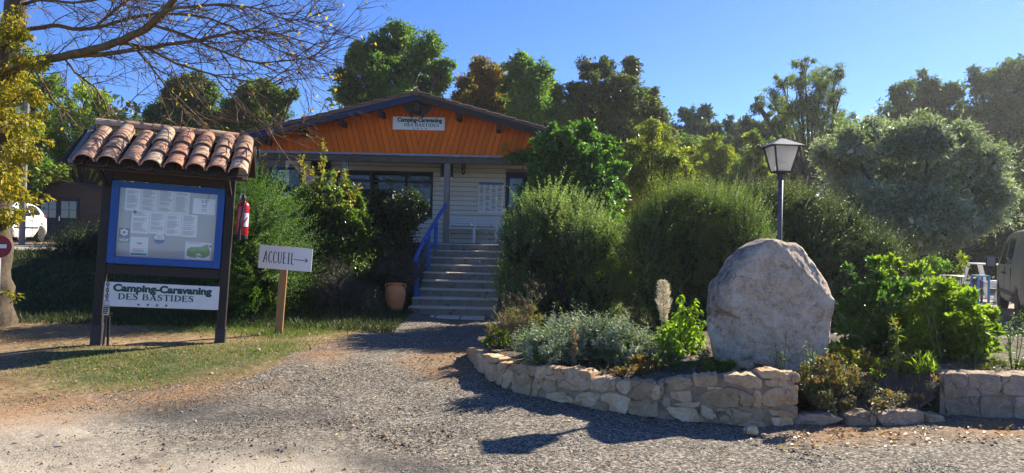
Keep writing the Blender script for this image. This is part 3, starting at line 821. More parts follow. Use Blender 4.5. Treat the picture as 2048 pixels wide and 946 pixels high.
# windows: frame, mullions, pane, pale bunting in the big one
def window(a, b, z0, z1, mull, bars, frame=m_navy, name='window'):
    w = thing_part = MB()
    f = .055
    w.bb(a, a + f, WY - .03, WY + .06, z0, z1); w.bb(b - f, b, WY - .03, WY + .06, z0, z1)
    w.bb(a + f, b - f, WY - .03, WY + .06, z1 - f, z1); w.bb(a + f, b - f, WY - .03, WY + .06, z0, z0 + f)
    o = w.build(name, frame, B, bevel=.004)
    for m_ in mull:
        MB().bb(m_ - .028, m_ + .028, WY - .012, WY + .05, z0 + f, z1 - f).build('mullion', m_trim, o)
    edges = [a + f] + list(mull) + [b - f]
    for i in range(len(edges) - 1):
        e0 = edges[i] + (.03 if i else 0); e1 = edges[i + 1] - (.03 if i < len(edges) - 2 else 0)
        for bz in bars:
            MB().bb(e0, e1, WY - .011, WY + .05, bz - .025, bz + .025).build('glazing_bar', m_trim, o)
        MB().bb(e0, e1, WY + .02, WY + .026, z0 + f, z1 - f).build('pane', m_pane, o)
    return o
window(*ops[0], [], [], name='window')
window(*ops[1], [], [])
big = window(*ops[2], [wx(742), wx(812)], [at(760, 362, WY).z], frame=m_trim)
for px0, px1 in ((697, 734), (748, 802), (819, 856)):   # pale scalloped blinds just behind the panes
    a, b = wx(px0), wx(px1); z = at(760, 350, WY).z
    mb = MB(); n = 12; vs, fs = [], []
    for i in range(n + 1):
        x = a + (b - a) * i / n
        vs += [(x, WY + .08 + .01 * (i % 2), z + .01), (x, WY + .08 + .01 * (i % 2), z - .07 - .025 * (i % 2))]
    for i in range(n): fs.append((2 * i, 2 * i + 2, 2 * i + 3, 2 * i + 1))
    mb.add(vs, fs).build('blind', m_white, big)
MB().bb(wx(822), wx(856), WY + .30, WY + .32, 2.0, at(760, 372, WY).z).build('notice', m_paper, big)
a, b, z0, z1 = ops[3]
d = MB().bb(a, b, WY - .02, WY + .05, z0, z1).build('door', m_navy, B, bevel=.004)
MB().bb(a + .1, b - .1, WY - .026, WY - .021, 2.2, z1 - .15).build('pane', m_glassdark, d)
MB().tube([(a + .07, WY - .02, 2.3), (a + .07, WY - .08, 2.3), (a + .16, WY - .08, 2.3)], .011, 8).build('handle', m_steel, d)

# gable sign board
def camping_sign(parent, w, h, y, mf, local, size, s_off):
    """lettering and stars on a white board whose face is at depth y"""
    vs, fs = textverts('Camping-Caravaning', 1.0, .05, 1.0)
    x0 = min(v.x for v in vs); x1 = max(v.x for v in vs)
    sx = size[0] * w / (x1 - x0); sz = size[1] * h
    tx = -w / 2 + size[2] * w
    mb = MB().add([mf((v.x - x0) * sx + tx, y - .002, (v.z) * sz + h * size[3]) for v in vs], fs)
    a = mb.build('lettering', m_green_ink, parent, local)
    mb = MB()
    lh = size[4] * h
    xa = strokes(MB(), SERIF, 'DES BASTIDES', 0, 0, lh, mf, y)
    sxx = size[5] * w / xa
    xn = strokes(mb, SERIF, 'DES ', -w / 2 + size[6] * w, h * size[7], lh, mf, y - .002, sxx)
    mb.build('lettering', m_green_ink, parent, local)
    mb = MB(); strokes(mb, SERIF, 'BASTIDES', xn, h * size[7], lh, mf, y - .002, sxx)
    mb.build('lettering', m_green_ink, parent, local)
    for k in range(4):
        mb = MB(); star(mb, -w / 2 + w * (size[8] + k * size[9]), h * size[10], h * .07, y - .002, mf)
        mb.build('star', m_green_ink, parent, local)
sc_ = at(837.5, 247, BY - .05)
gw = (at(889, 247, BY - .05) - at(785, 247, BY - .05)).length; gh_ = at(837, 233, BY - .05).z - at(837, 259, BY - .05).z
GS = thing('wall_sign', 'white campsite name board with green lettering fixed on the orange gable', 'sign', (sc_.x, BY - .045, sc_.z - gh_ / 2))
MB().bb(-gw / 2, gw / 2, -.012, .03, 0, gh_).build('panel', m_sign, GS, True, bevel=.004)
camping_sign(GS, gw, gh_, -.013, lambda x, y, z: (x, y, z), True, (.86, .42, .09, .62, .24, .68, .22, .27, .41, .077, .11), 0)
# floodlight under the ridge
fp = at(836, 212, BY - .2)
FL = thing('floodlight', 'grey floodlight hanging under the ridge of the orange gable', 'lamp', fp)
MB().tube([(0, .18, .14), (0, 0, .12), (0, -.02, .02)], .016, 8).build('bracket', m_brown, FL, True)
MB().box((0, -.02, -.0), (.17, .13, .15), Matrix.Rotation(R(-25), 3, 'X')).build('housing', m_polemetal, FL, True, bevel=.02)
MB().box((0, -.045, -.1), (.11, .11, .07), Matrix.Rotation(R(-25), 3, 'X')).build('gear_box', m_metal, FL, True, bevel=.012)
MB().box((0, -.082, .028), (.13, .012, .10), Matrix.Rotation(R(-25), 3, 'X')).build('lens', m_glassdark, FL, True)
# round wooden piece on the wall, behind the shrub
rp = at(641, 332, WY - .05)
RW = thing('round_plaque', 'round dark wooden plaque on the wall behind the yellow-tipped shrub', 'plaque', rp)
ax = Matrix.Rotation(R(90), 3, 'X')
MB().lathe([(.0, -.02), (.24, -.02), (.255, 0), (.24, .02), (.0, .02)], (0, 0, 0), 28, ax).build('disc', m_brown, RW, True, smooth=True, angle=R(40))
MB().lathe([(.17, .021), (.185, .034), (.2, .021)], (0, 0, 0), 28, ax).build('ring', m_rust, RW, True, smooth=True)
# green box behind the right post, rusty wall ornament, poster, bench
gp = at(894, 340, WY - .06)
GB = thing('mail_box', 'dark green wall box half hidden behind the porch post', 'box', gp)
MB().prism([(-.15, -.18), (.15, -.18), (.15, .13), (.10, .19), (-.10, .19), (-.15, .13)], -.09, .035).build('case', m_greenbox, GB, True, bevel=.006)
MB().bb(-.16, .16, -.07, .03, -.26, -.185).build('lower_plate', m_white, GB, True, bevel=.005)
for px in (881, 905):
    q = at(px, 356, WY - .05) - gp
for k, (px, py) in enumerate(((882, 372), (881, 392))):
    q = at(px, py, WY - .05)
    o = thing('wall_socket', ['upper', 'lower'][k] + ' white socket on the clapboards left of the porch post', 'socket', q, group='white sockets beside the porch post')
    MB().bb(-.055, .055, -.02, .03, -.028, .028).build('plate', m_white, o, True, bevel=.006)
    MB().bb(-.035, -.012, -.026, -.0205, -.015, .015).build('outlet', m_trim, o, True)
    MB().bb(.012, .035, -.026, -.0205, -.015, .015).build('outlet', m_trim, o, True)
op = at(927, 338, WY - .06)
OR = thing('iron_ornament', 'rusty iron horse-bit ornament hanging on the cream clapboards under the beam', 'ornament', op)
MB().bb(-.05, -.012, -.02, .02, -.02, .17).build('strap', m_rust, OR, True, bevel=.004)
MB().bb(.014, .05, -.02, .02, .0, .17).build('strap', m_rust, OR, True, bevel=.004)
MB().tube([(-.035 + .035 * math.cos(a) + .03, -.01, -.07 + .06 * math.sin(a)) for a in np.linspace(.4 * math.pi, 2.3 * math.pi, 16)], .014, 6).build('ring', m_rust, OR, True, smooth=True)
p0, p1 = at(957, 363, WY - .04), at(1007, 427, WY - .04)
pw, ph = p1.x - p0.x, p0.z - p1.z
PO = thing('poster', 'white poster with blue header and columns of text on the clapboard wall', 'poster', (p0.x + pw / 2, WY - .045, p1.z))
MB().bb(-pw / 2, pw / 2, -.004, .012, 0, ph).build('sheet', m_paper, PO, True)
MB().bb(-pw / 2 + .012, pw / 2 - .012, -.007, -.0045, ph * .90, ph * .985).build('header_band', m_poster, PO, True)
mb = MB()
for c in range(4):
    xa = -pw / 2 + .03 + c * (pw - .04) / 4
    z = ph * .80
    while z > .06:
        wdt = (pw - .04) / 4 - .02
        mb.bb(xa, xa + wdt * random.uniform(.6, 1), -.0065, -.0045, z, z + .006)
        z -= random.choice((.0115, .0115, .0115, .03))
mb.build('printed_lines', m_ink, PO, True)
for c, m_ in ((0, m_vacafblue), (1, m_mapred), (2, m_black), (3, m_mapred)):
    xa = -pw / 2 + .07 + c * (pw - .04) / 4
    MB().bb(xa, xa + .045, -.0066, -.0045, ph * .845, ph * .88).build('pictogram', m_, PO, True)
bp0, bp1 = at(893, 440, WY - .35), at(1003, 440, WY - .35)
bw = bp1.x - bp0.x
BN = thing('bench', 'white slatted bench with a low back standing against the porch wall', 'bench', ((bp0.x + bp1.x) / 2, WY - .45, DECK))
zs, zt_ = .36, at(940, 434, WY - .2).z - DECK
for i in range(4):
    z = zs + .06 + (zt_ - zs - .06) * i / 4
    MB().bb(-bw / 2, bw / 2, .29, .312, z + .015, z + (zt_ - zs) / 4 * .78).build('back_slat', m_white, BN, True, bevel=.003)
for i in range(4):
    MB().bb(-bw / 2, bw / 2, -.14 + i * .105, -.05 + i * .105, zs - .012, zs + .012).build('seat_slat', m_white, BN, True, bevel=.003)
for x in (-bw / 2 + .04, 0.02, bw / 2 - .12):
    MB().bb(x - .03, x + .03, -.13, -.08, 0, zs - .014).build('leg', m_white, BN, True, bevel=.003)
    MB().bb(x - .03, x + .03, .313, .36, 0, zt_).build('leg', m_white, BN, True, bevel=.003)
    MB().bb(x - .028, x + .028, -.078, .31, zs - .08, zs - .014).build('seat_bearer', m_white, BN, True)

# ------------------------------------------------------------------ staircase, landing slabs, handrail, jar
Y0 = 12.75; ZS0 = .235; RISE = (DECK - ZS0) / 8; GO = (BY - .19 - (Y0 + .3)) / 8
ST = thing('staircase', 'flight of nine concrete steps edged with pale tiles up to the porch', 'stairs', (-1.05, Y0, .05))
xL0, xR0 = at(816, 610, Y0).x, at(992, 612, Y0).x
xL, xR = -1.76, xR0 + .03
for i in range(9):
    y0 = Y0 + (0 if i == 0 else .3 + GO * (i - 1)); z1 = ZS0 + RISE * i
    y1 = Y0 + .3 + GO * i
    a, b = (xL0, xR0) if i == 0 else (xL + .02 * (i < 4) - (.08 if i in (1,) else 0), xR)
    MB().bb(a, b, y0 + .025, max(y1, y0 + .3) + .06, (-.05 if i == 0 else z1 - RISE - .08), z1 - .028).build('step', m_concrete, ST, bevel=.008)
    n = 3
    for k in range(n):
        xa, xb = a + (b - a) * k / n + .004, a + (b - a) * (k + 1) / n - .004
        dz = random.uniform(-.003, .003)
        MB().bb(xa, xb, y0 + random.uniform(-.004, .004), y1 + .02, z1 - .027, z1 + dz).build('tread_tile', m_tread, ST, bevel=.005)
for k in range(3):
    q = [gnd(*p, .075) for p in (((820 + 50 * k, 636), (868 + 50 * k, 638), (880 + 48 * k, 627), (836 + 48 * k, 625)) if k else ((812, 636), (868, 638), (880, 627), (832, 625)))]
    xa = at(818 + 51 * k, 636, 12.3).x; xb = at(866 + 51 * k, 636, 12.3).x
    o = MB().add([(xa, 12.32, .06), (xb, 12.30, .06), (xb, 12.74, .06), (xa, 12.74, .06), (xa, 12.32, .098), (xb, 12.30, .098 - .004 * k), (xb, 12.74, .1), (xa, 12.74, .1)],
                 [(0, 3, 2, 1), (4, 5, 6, 7), (0, 1, 5, 4), (1, 2, 6, 5), (2, 3, 7, 6), (3, 0, 4, 7)]).build('paving_slab', m_tread, None, bevel=.006)
    tag(o, ['left paving slab at the foot of the stairs, nearest the jar', 'middle paving slab at the foot of the stairs', 'right paving slab at the foot of the stairs, nearest the dry stalks'][k], 'paving slab', 'paving slabs at the foot of the stairs')
HR = thing('handrail', 'blue painted wooden handrail climbing the left side of the steps', 'handrail', (-1.8, 13.2, .2))
hp = [(829, 524, 13.15), (833, 512, 13.25), (842, 492, 13.7), (857, 466, 14.3), (875, 436, 15.2), (891, 411, 15.9)]
pts = [at(*p) for p in hp]
def fine(pts, k=6):
    out = []
    for i in range(len(pts) - 1):
        p0, p1, p2, p3 = pts[max(i - 1, 0)], pts[i], pts[i + 1], pts[min(i + 2, len(pts) - 1)]
        for j in range(k):
            t = j / k
            out.append(.5 * ((2 * p1) + (p2 - p0) * t + (2 * p0 - 5 * p1 + 4 * p2 - p3) * t * t + (3 * p1 - p0 - 3 * p2 + p3) * t ** 3))
    return out + [pts[-1]]
MB().tube(fine(pts), .04, 10).build('rail', m_rail, HR, smooth=True, angle=R(50))
for px, pyt, Y in ((834, 520, 13.25), (857.5, 470, 14.35), (872, 444, 15.15)):
    t = at(px, pyt, Y)
    zb = max(ghf(t.x, Y), ZS0 + RISE * max(0, int((Y - Y0 - .3) / GO + 1))) - .02 if Y > 13.6 else .3
    MB().bb(t.x - .04, t.x + .04, Y - .04, Y + .04, zb, t.z + .03).build('post', m_rail, HR, bevel=.005)
    MB().bb(t.x - .043, t.x + .043, Y - .043, Y + .043, zb - .22, zb + .05).build('post_shoe', m_concrete, HR)
jb = at(790, 626, 12.55)
jz = ghf(jb.x, 12.55)
JR = thing('jar', 'tall terracotta jar with small handles beside the bottom step', 'jar', (jb.x, 12.55, jz))
sc = (at(790, 566, 12.55).z - jz)
prof = [(.0, 0), (.115, 0), (.125, .01), (.15, .12), (.178, .25), (.187, .34), (.18, .42), (.15, .485), (.118, .51), (.112, .525), (.135, .532), (.14, .545), (.132, .555), (.108, .552), (.1, .53), (.12, .48), (.0, .45)]
MB().lathe([(r * .98, z * sc / .555) for r, z in prof], (0, 0, 0), 32).build('body', m_terra, JR, True, smooth=True, angle=R(50))
for s in (1, -1):
    MB().tube([(s * .125, 0, .535 * sc / .555), (s * .165, 0, .535 * sc / .555), (s * .182, 0, .505 * sc / .555), (s * .168, 0, .465 * sc / .555)] , .013, 8).build('handle', m_terra, JR, True, smooth=True)

# ------------------------------------------------------------------ ACCUEIL sign
ab = gnd(557, 668, .1); ab.z = ghf(ab.x, ab.y)
AC = thing('direction_sign', 'white board lettered ACCUEIL with an arrow on a pale wooden post', 'sign', ab, (0, R(3.4), 0))
k = ab.y / F
MB().bb(-.052, .052, -.02, .02, -.05, .155 * 10 * .78).build('post', m_post, AC, True, bevel=.004)
ah = (at(567, 516, ab.y).z - ab.z)
aw, ahh = 106 * k, 46 * k
MB().bb(-aw / 2 + .02, aw / 2 + .02, -.036, -.021, ah - ahh / 2, ah + ahh / 2).build('panel', m_plain, AC, True, bevel=.003)
mb = MB()
hh = ahh * .50
xa = strokes(MB(), HAND, 'ACCUEIL', 0, 0, hh, lambda x, y, z: (x, y, z), 0)
strokes(mb, HAND, 'ACCUEIL', -aw * .5 + .02 + aw * .09, ah - ahh * .24, hh, lambda x, y, z: (x, y, z), -.038, aw * .60 / xa)
mb.build('lettering', m_black, AC, True)
mb = MB(); ident = lambda x, y, z: (x, y, z)
zz = ah - ahh * .02
ribbon(mb, [(aw * .19, zz + .0), (aw * .445, zz - .004)], .009, -.038, ident)
ribbon(mb, [(aw * .40, zz + .03), (aw * .448, zz - .003)], .010, -.0385, ident)
ribbon(mb, [(aw * .448, zz - .003), (aw * .40, zz - .03)], .010, -.039, ident)
mb.build('arrow', m_black, AC, True)

# ------------------------------------------------------------------ notice board with tiled roof
nl, nr = gnd(193, 680, .12), gnd(440, 679, .12)
nl.y, nr.y = 8.62, 9.0
nl.x, nr.x = at(193, 680, 8.62).x, at(440, 679, 9.0).x
nm = (nl + nr) / 2
NW = math.hypot(nr.x - nl.x, nr.y - nl.y)
nyaw = math.atan2(nr.y - nl.y, nr.x - nl.x)
NBM = Matrix.Rotation(nyaw, 3, 'Z') @ Matrix.Rotation(R(2.6), 3, 'Y')
NE = NBM.to_euler()
NZ = ghf(nm.x, nm.y)
NB = thing('notice_board', 'dark wooden notice board with blue framed cabinet under a small clay tiled roof', 'notice board', (nm.x, nm.y, NZ), NE)
hw = NW / 2
for s in (-1, 1):
    p = MB().bb(s * hw - .053, s * hw + .053, -.05, .05, -.06, 2.12).build('post', m_darkwood, NB, True, bevel=.006)
    MB().bb(s * hw - .06, s * hw + .06, -.057, .057, -.05, .22).build('post_shoe', m_metal, p, True, bevel=.004)
iw = hw - .055
MB().bb(-iw, iw, -.045, .045, .84, .955).build('cross_rail', m_darkwood, NB, True, bevel=.005)
MB().bb(-iw, iw, -.05, .05, 1.985, 2.10).build('cross_rail', m_brown, NB, True, bevel=.005)
# cabinet
cw, cz0, cz1 = iw - .002, .97, 1.975
fr = .085
fb = MB()
fb.bb(-cw, -cw + fr, -.075, .02, cz0, cz1); fb.bb(cw - fr, cw, -.075, .02, cz0, cz1)
fb.bb(-cw + fr, cw - fr, -.074, .02, cz1 - fr * .9, cz1 - .001); fb.bb(-cw + fr, cw - fr, -.074, .02, cz0 + .001, cz0 + fr)
fo = fb.build('cabinet_frame', m_blue, NB, True, bevel=.004)
MB().bb(-cw, cw, .021, .045, cz0, cz1).build('cabinet_back', m_darkwood, NB, True)
ix0, ix1, iz0, iz1 = -cw + fr, cw - fr, cz0 + fr, cz1 - fr * .9
MB().bb(ix0 + .001, ix1 - .001, -.012, .019, iz0 + .001, iz1 - .001).build('felt_panel', m_felt, NB, True)
MB().bb(ix0 + .001, ix1 - .001, -.056, -.052, iz0 + .001, iz1 - .001).build('cabinet_glass', m_cabglass, fo, True)
# name panel under the cabinet
sw, sh = NW * .925, .295
SPm = MB().bb(-sw / 2 + .01, sw / 2 + .01, -.075, -.058, 0, sh).build('name_panel', m_sign, NB, True, bevel=.003)
SPm.location = (0.0, 0, .45)
camping_sign(SPm, sw, sh, -.0765, lambda x, y, z: (x, y, z), True, (.86, .40, .08, .64, .25, .665, .125, .30, .305, .08, .11), 0)
# roof: ridge behind, front slope with eight columns of curved tiles
RX0, RX1 = -.90, .93
ey, ez, ry, rz = -.62, 2.10, .16, 2.60
sv = Vector((0, ry - ey, rz - ez)); sl_ = sv.length; sd = sv / sl_
up = Vector((0, -sd.z, sd.y))
def slope(x, t, u):                               # t metres up the slope, u above it
    return Vector((x, ey, ez)) + sd * t + up * u
mb = MB()
mb.add([slope(x, t, u) for x in (RX0, RX1) for t in (0.03, sl_) for u in (-.07, -.045)], [(0, 1, 3, 2), (4, 6, 7, 5), (0, 4, 5, 1), (2, 3, 7, 6), (0, 2, 6, 4), (1, 5, 7, 3)])
mb.build('roof_deck', m_brown, NB, True)
mb = MB()
mb.add([(x, y, z) for x in (RX0, RX1) for (y, z) in ((ry + .01, rz - .05), (ry + .01, rz - .08), (.75, 2.2), (.75, 2.23))], [(0, 3, 2, 1), (4, 5, 6, 7), (0, 1, 5, 4), (1, 2, 6, 5), (2, 3, 7, 6), (3, 0, 4, 7)])
mb.build('roof_deck', m_brown, NB, True)
for x in (-hw, hw):
    MB().tube([(x, -.56, 2.115), (x, .14, 2.49)], .045, 4).build('rafter', m_darkwood, NB, True)
    MB().bb(x - .04, x + .04, -.04, .10, 2.13, 2.42).build('king_post', m_darkwood, NB, True)
    MB().tube([(x, -.05, 1.9), (x, -.5, 2.1)], .032, 4).build('brace', m_darkwood, NB, True)
MB().bb(RX0 + .05, RX1 - .05, -.56, -.50, 2.065, 2.105).build('eaves_beam', m_brown, NB, True)
def halfpipe(ln, r0, r1, thick, up_, n=9, sag=.12):
    vs, fs = [], []
    for e, (t, r_) in enumerate(((0, r0), (ln, r1))):
        for tk in (0, thick):
            for a in range(n + 1):
                q = math.pi * a / n
                rr = r_ - tk
                vs.append((-rr * math.cos(q), t, (rr * .78 * math.sin(q)) if up_ else (-rr * .34 * math.sin(q))))
    N = n + 1
    for a in range(n):
        fs += [(a, a + 1, 2 * N + a + 1, 2 * N + a), (N + a, 3 * N + a, 3 * N + a + 1, N + a + 1), (a, N + a, N + a + 1, a + 1), (2 * N + a, 2 * N + a + 1, 3 * N + a + 1, 3 * N + a)]
    fs += [(0, 2 * N, 3 * N, N), (n, N + n, 3 * N + n, 2 * N + n)]
    return vs, fs
def tile_obj(me, m, x, t, u, pitch, yaw=0.0, roll=0.0):
    o = put('roof_tile', me, None, NB, True)
    o.location = slope(x, t, u)
    o.rotation_euler = (math.atan2(sd.z, sd.y) + pitch, roll, yaw)
    return o
TL = {}
for nm_, ln, r0, r1, upf, m_ in (('tile', .43, .110, .092, True, m_tile), ('long_tile', .86, .110, .088, True, m_tile), ('channel', .86, .115, .095, False, m_mosstile)):
    me = MB().add(*halfpipe(ln, r0, r1, .014, upf)).mesh(nm_)
    me.polygons.foreach_set('use_smooth', [True] * len(me.polygons)); me.set_sharp_from_angle(angle=R(40)); me.materials.append(m_)
    TL[nm_] = me
cols = np.linspace(-.785, .83, 8)
for i, x in enumerate(cols):
    if i in (0, 2):
        tile_obj(TL['long_tile'], m_tile, x, -.06, .075, -.03, random.uniform(-.03, .01))
    else:
        for k_ in range(3):
            tile_obj(TL['tile'], m_tile, x + random.uniform(-.008, .008), -.06 + k_ * .275 + random.uniform(-.012, .012), .078 + random.uniform(0, .006), -.065, random.uniform(-.03, .03), random.uniform(-.03, .03))
    if i < 7:
        tile_obj(TL['channel'], m_mosstile, (cols[i] + cols[i + 1]) / 2, -.02, .03, 0, 0)
tile_obj(TL['channel'], m_mosstile, cols[0] - .125, -.04, .04, 0, 0)
# mortar verge at the left edge
mb = MB(); mb.add([slope(x, t, u) for x in (RX0 - .06, RX0 - .005) for t in (-.02, sl_ - .02) for u in (-.03, .055)], [(0, 1, 3, 2), (4, 6, 7, 5), (0, 4, 5, 1), (2, 3, 7, 6), (0, 2, 6, 4), (1, 5, 7, 3)])
mb.build('verge_strip', m_greywood, NB, True, bevel=.006)
# ridge tiles laid end to end
rl = (RX1 - .22 - RX0) / 5
me = MB().add(*halfpipe(rl * 1.08, .115, .10, .015, True)).mesh('ridge_tile'); me.materials.append(m_tile)
me.polygons.foreach_set('use_smooth', [True] * len(me.polygons)); me.set_sharp_from_angle(angle=R(40))
for i in range(5):
    o = put('ridge_tile', me, None, NB, True)
    o.location = (RX0 + rl * i - .01, ry + .02, rz + .045 + random.uniform(0, .012))
    o.rotation_euler = (0, random.uniform(-.02, .03), R(-90))
# papers inside the cabinet (own things, lying against the felt)
def on_board(name, label, cat, x, z, group=None):
    return thing(name, label, cat, Vector((nm.x, nm.y, NZ)) + NBM @ Vector((x, -.0135, z)), NE, group)
def U(px): return ix0 + (px - 216) / (438 - 216) * (ix1 - ix0)
def Vz(px, py): return iz1 - (py - (372 + (px - 216) * .055)) / (143.0 - (px - 216) * .03) * (iz1 - iz0)
def paper(label, px0, py0, px1, py1, m=m_paper, kind='lines', deep=0, name='paper_notice', cat='notice', group=None):
    x0, x1 = U(px0), U(px1)
    z1, z0 = Vz((px0 + px1) / 2, py0), Vz((px0 + px1) / 2, py1)
    o = on_board(name, label, cat, (x0 + x1) / 2, z0, group)
    w, h = x1 - x0, z1 - z0
    y = -.001 - .0015 * deep
    MB().bb(-w / 2, w / 2, y - .0012, y, 0, h).build('sheet', m, o, True)
    y -= .0016
    mb = MB()
    if kind == 'lines':
        z = h * .93; first = True
        while z > h * .08:
            if random.random() < .13:
                z -= .011; continue
            mb.bb(-w / 2 + w * .09, -w / 2 + w * random.uniform(.55, .92), y - .0003, y, z, z + .0042)
            z -= .0092
        mb.build('printed_lines', m_ink, o, True)
    return o, w, h, y
row1 = [(228, 374, 262, 420), (263, 375, 300, 423), (301, 376, 337, 425), (338, 379, 373, 425)]
for i, q in enumerate(row1):
    paper(['printed sheet at the left end of the cabinet top row', 'yellowed printed sheet second in the cabinet top row', 'yellowed printed sheet third in the cabinet top row', 'half-filled printed sheet fourth in the cabinet top row'][i], *q, m=m_paper if i == 0 else m_paper_old, group='printed sheets in the cabinet')
row2 = [(245, 419, 284, 467, 1), (285, 423, 321, 467, 1), (322, 424, 357, 470, 1), (358, 426, 394, 472, 1)]
for i, q in enumerate(row2):
    o, w, h, y = paper(['printed sheet with a round green badge in the cabinet lower row', 'printed sheet just right of the one with a green badge', 'third printed sheet in the cabinet lower row', 'printed sheet at the right end of the cabinet lower row'][i], *q[:4], deep=q[4], group='printed sheets in the cabinet')
    if i == 0:
        mb = MB(); mb.lathe([(0, 0), (.022, 0), (.022, .001), (0, .001)], (-w * .34, y - .0006, h * .92), 16, Matrix.Rotation(R(90), 3, 'X')); mb.build('badge', m_green_ink, o, True)
o, w, h, y = paper('landscape white sheet with three small flags in the cabinet corner', 381, 393, 433, 425, kind='flags', name='flag_notice')
for k_, (zf, cols_) in enumerate(((.72, (m_vacafblue, m_paper, m_mapred)), (.46, (m_mapred, m_paper, m_vacafblue)), (.20, (m_mapred, m_paper, m_vacafblue)))):
    for j, m_ in enumerate(cols_):
        if m_ is m_paper: continue
        if k_ == 0: MB().bb(-.028 + j * .019, -.028 + j * .019 + .014, y - .0004, y, h * zf, h * zf + .03).build('flag_stripe', m_, o, True)
        else: MB().bb(-.028, .029, y - .0004, y, h * zf + .009 * j, h * zf + .009 * j + .007).build('flag_stripe', m_, o, True)
MB().bb(-.06, .06, y - .0004, y, h * .9, h * .9 + .005).build('printed_line', m_ink, o, True)
o, w, h, y = paper('blue and teal holiday-allowance sticker with a white flower emblem at the cabinet left edge', 219, 456, 243, 486, m=m_vacafblue, kind='x', name='sticker', cat='sticker')
MB().bb(-w / 2, w / 2, y - .0006, y + .0002, -.001, h * .33).build('teal_band', m_teal, o, True)
mb = MB(); vs, fs = textverts('VACAF', .055, .002); x0 = min(v.x for v in vs); x1 = max(v.x for v in vs)
mb.add([((v.x - x0) / (x1 - x0) * w * .86 - w * .43, y - .0014, v.z * .9 + h * .08) for v in vs], fs).build('lettering', m_paper, o, True)
mb = MB()
for a in range(6):
    q = a * math.pi / 3
    cxp, czp = .030 * math.cos(q + .5), h * .70 + .030 * math.sin(q + .5)
    mb.add([(cxp + .016 * math.cos(t), y - .0008 - .0001 * a, czp + .016 * math.sin(t)) for t in np.linspace(0, 2 * math.pi, 9)[:-1]], [tuple(range(8))])
mb.build('emblem', m_paper, o, True)
o, w, h, y = paper('pale green-tinted leaflet at the bottom of the cabinet', 246, 474, 286, 513, kind='x', name='leaflet')
MB().bb(-w * .12, w * .14, y - .0004, y, h * .62, h * .70).build('printed_emblem', m_ink, o, True)
mb = MB()
for z in (.20, .235, .27, .31, .36): mb.bb(-w * .34, w * random.uniform(.1, .36), y - .0004, y, h * z, h * z + .004)
mb.build('printed_lines', m_ink, o, True)
MB().bb(-w * .45, w * .45, y - .0003, y, h * .03, h * .14).build('green_band', m_teal, o, True)
cxr, czr = U(310), Vz(310, 476)
o = on_board('round_sticker', 'round white and blue sticker with a bird mark in the middle of the cabinet', 'sticker', cxr, czr)
rr = .068
MB().lathe([(0, .0), (rr, .0), (rr, .0015), (0, .0015)], (0, 0, 0), 28, Matrix.Rotation(R(90), 3, 'X')).build('disc', m_vacafblue, o, True)
MB().add([(rr * .9 * math.cos(t), -.0022, rr * .9 * math.sin(t)) for t in np.linspace(-.25, math.pi + .25, 20)], [tuple(range(20))]).build('white_field', m_paper, o, True)
mb = MB(); ribbon(mb, [(-.035, .035), (-.015, .028), (0, .014), (.012, .028), (.03, .034)], .007, -.003, ident); mb.bb(-.045, .045, -.0034, -.0026, .0, .005); mb.build('bird_mark', m_vacafblue, o, True)
o, w, h, y = paper('site map leaflet with a green campsite plan in the cabinet lower right corner', 370, 482, 430, 518, kind='x', name='site_map', cat='map')
mp = [(-.43, .55), (-.30, .70), (-.1, .72), (.1, .74), (.28, .88), (.38, .90), (.42, .68), (.47, .5), (.44, .25), (.25, .12), (0, .10), (-.25, .12), (-.42, .2)]
MB().add([(p[0] * w, y - .0004, p[1] * h) for p in mp], [tuple(range(len(mp)))]).build('plan', m_mapgreen, o, True)
MB().add([(.04 * w + .032 * math.cos(t), y - .0009, .22 * h + .032 * math.sin(t)) for t in np.linspace(0, 6.283, 18)[:-1]], [tuple(range(17))]).build('round_mark', m_paper, o, True)
MB().bb(.04 * w - .028, .04 * w + .028, y - .0016, y - .0011, .18 * h, .18 * h + .014).build('dark_band', m_mapred, o, True)
MB().bb(-w * .42, w * .08, y - .0004, y, h * .93, h * .93 + .006).build('printed_line', m_ink, o, True)
MB().add([(.465 * w + .014 * math.cos(t), y - .0007, .80 * h + .014 * math.sin(t)) for t in np.linspace(0, 6.283, 12)[:-1]], [tuple(range(11))]).build('blue_mark', m_vacafblue, o, True)
# fire extinguisher hung on the right of the board
EX = thing('fire_extinguisher', 'red fire extinguisher with black hose hanging beside the notice board', 'fire extinguisher', Vector((nm.x, nm.y, NZ)) + NBM @ Vector((hw + .17, -.06, 1.36)), NE)
MB().lathe([(0, 0), (.074, 0), (.077, .01), (.077, .05)], (0, 0, 0), 24).build('base', m_rubber, EX, True, smooth=True, angle=R(40))
MB().lathe([(.0745, .045), (.0755, .05), (.0755, .40), (.07, .435), (.05, .465), (.025, .478), (.025, .5), (0, .5)], (0, 0, 0), 28).build('body', m_red, EX, True, smooth=True, angle=R(50))
n = 10
vs, fs = [], []
for i in range(n + 1):
    a = R(-72 + 52 * i / n)
    for z in (.16, .33): vs.append((.0772 * math.cos(a), .0772 * math.sin(a), z))
for i in range(n): fs.append((2 * i, 2 * i + 2, 2 * i + 3, 2 * i + 1))
MB().add(vs, fs).build('label', m_white, EX, True, smooth=True)
vs, fs = [], []
for i in range(7):
    a = R(-80 + 45 * i / 6)
    h_ = .016
    for z in (.205 - h_ + i * .012, .205 + h_ + i * .012): vs.append((.0778 * math.cos(a), .0778 * math.sin(a), z))
for i in range(6): fs.append((2 * i, 2 * i + 2, 2 * i + 3, 2 * i + 1))
MB().add(vs, fs).build('label_mark', m_red, EX, True, smooth=True)
MB().lathe([(.028, .49), (.032, .5), (.032, .53), (.018, .545), (0, .545)], (0, 0, 0), 14).build('valve', m_metal, EX, True, smooth=True, angle=R(40))
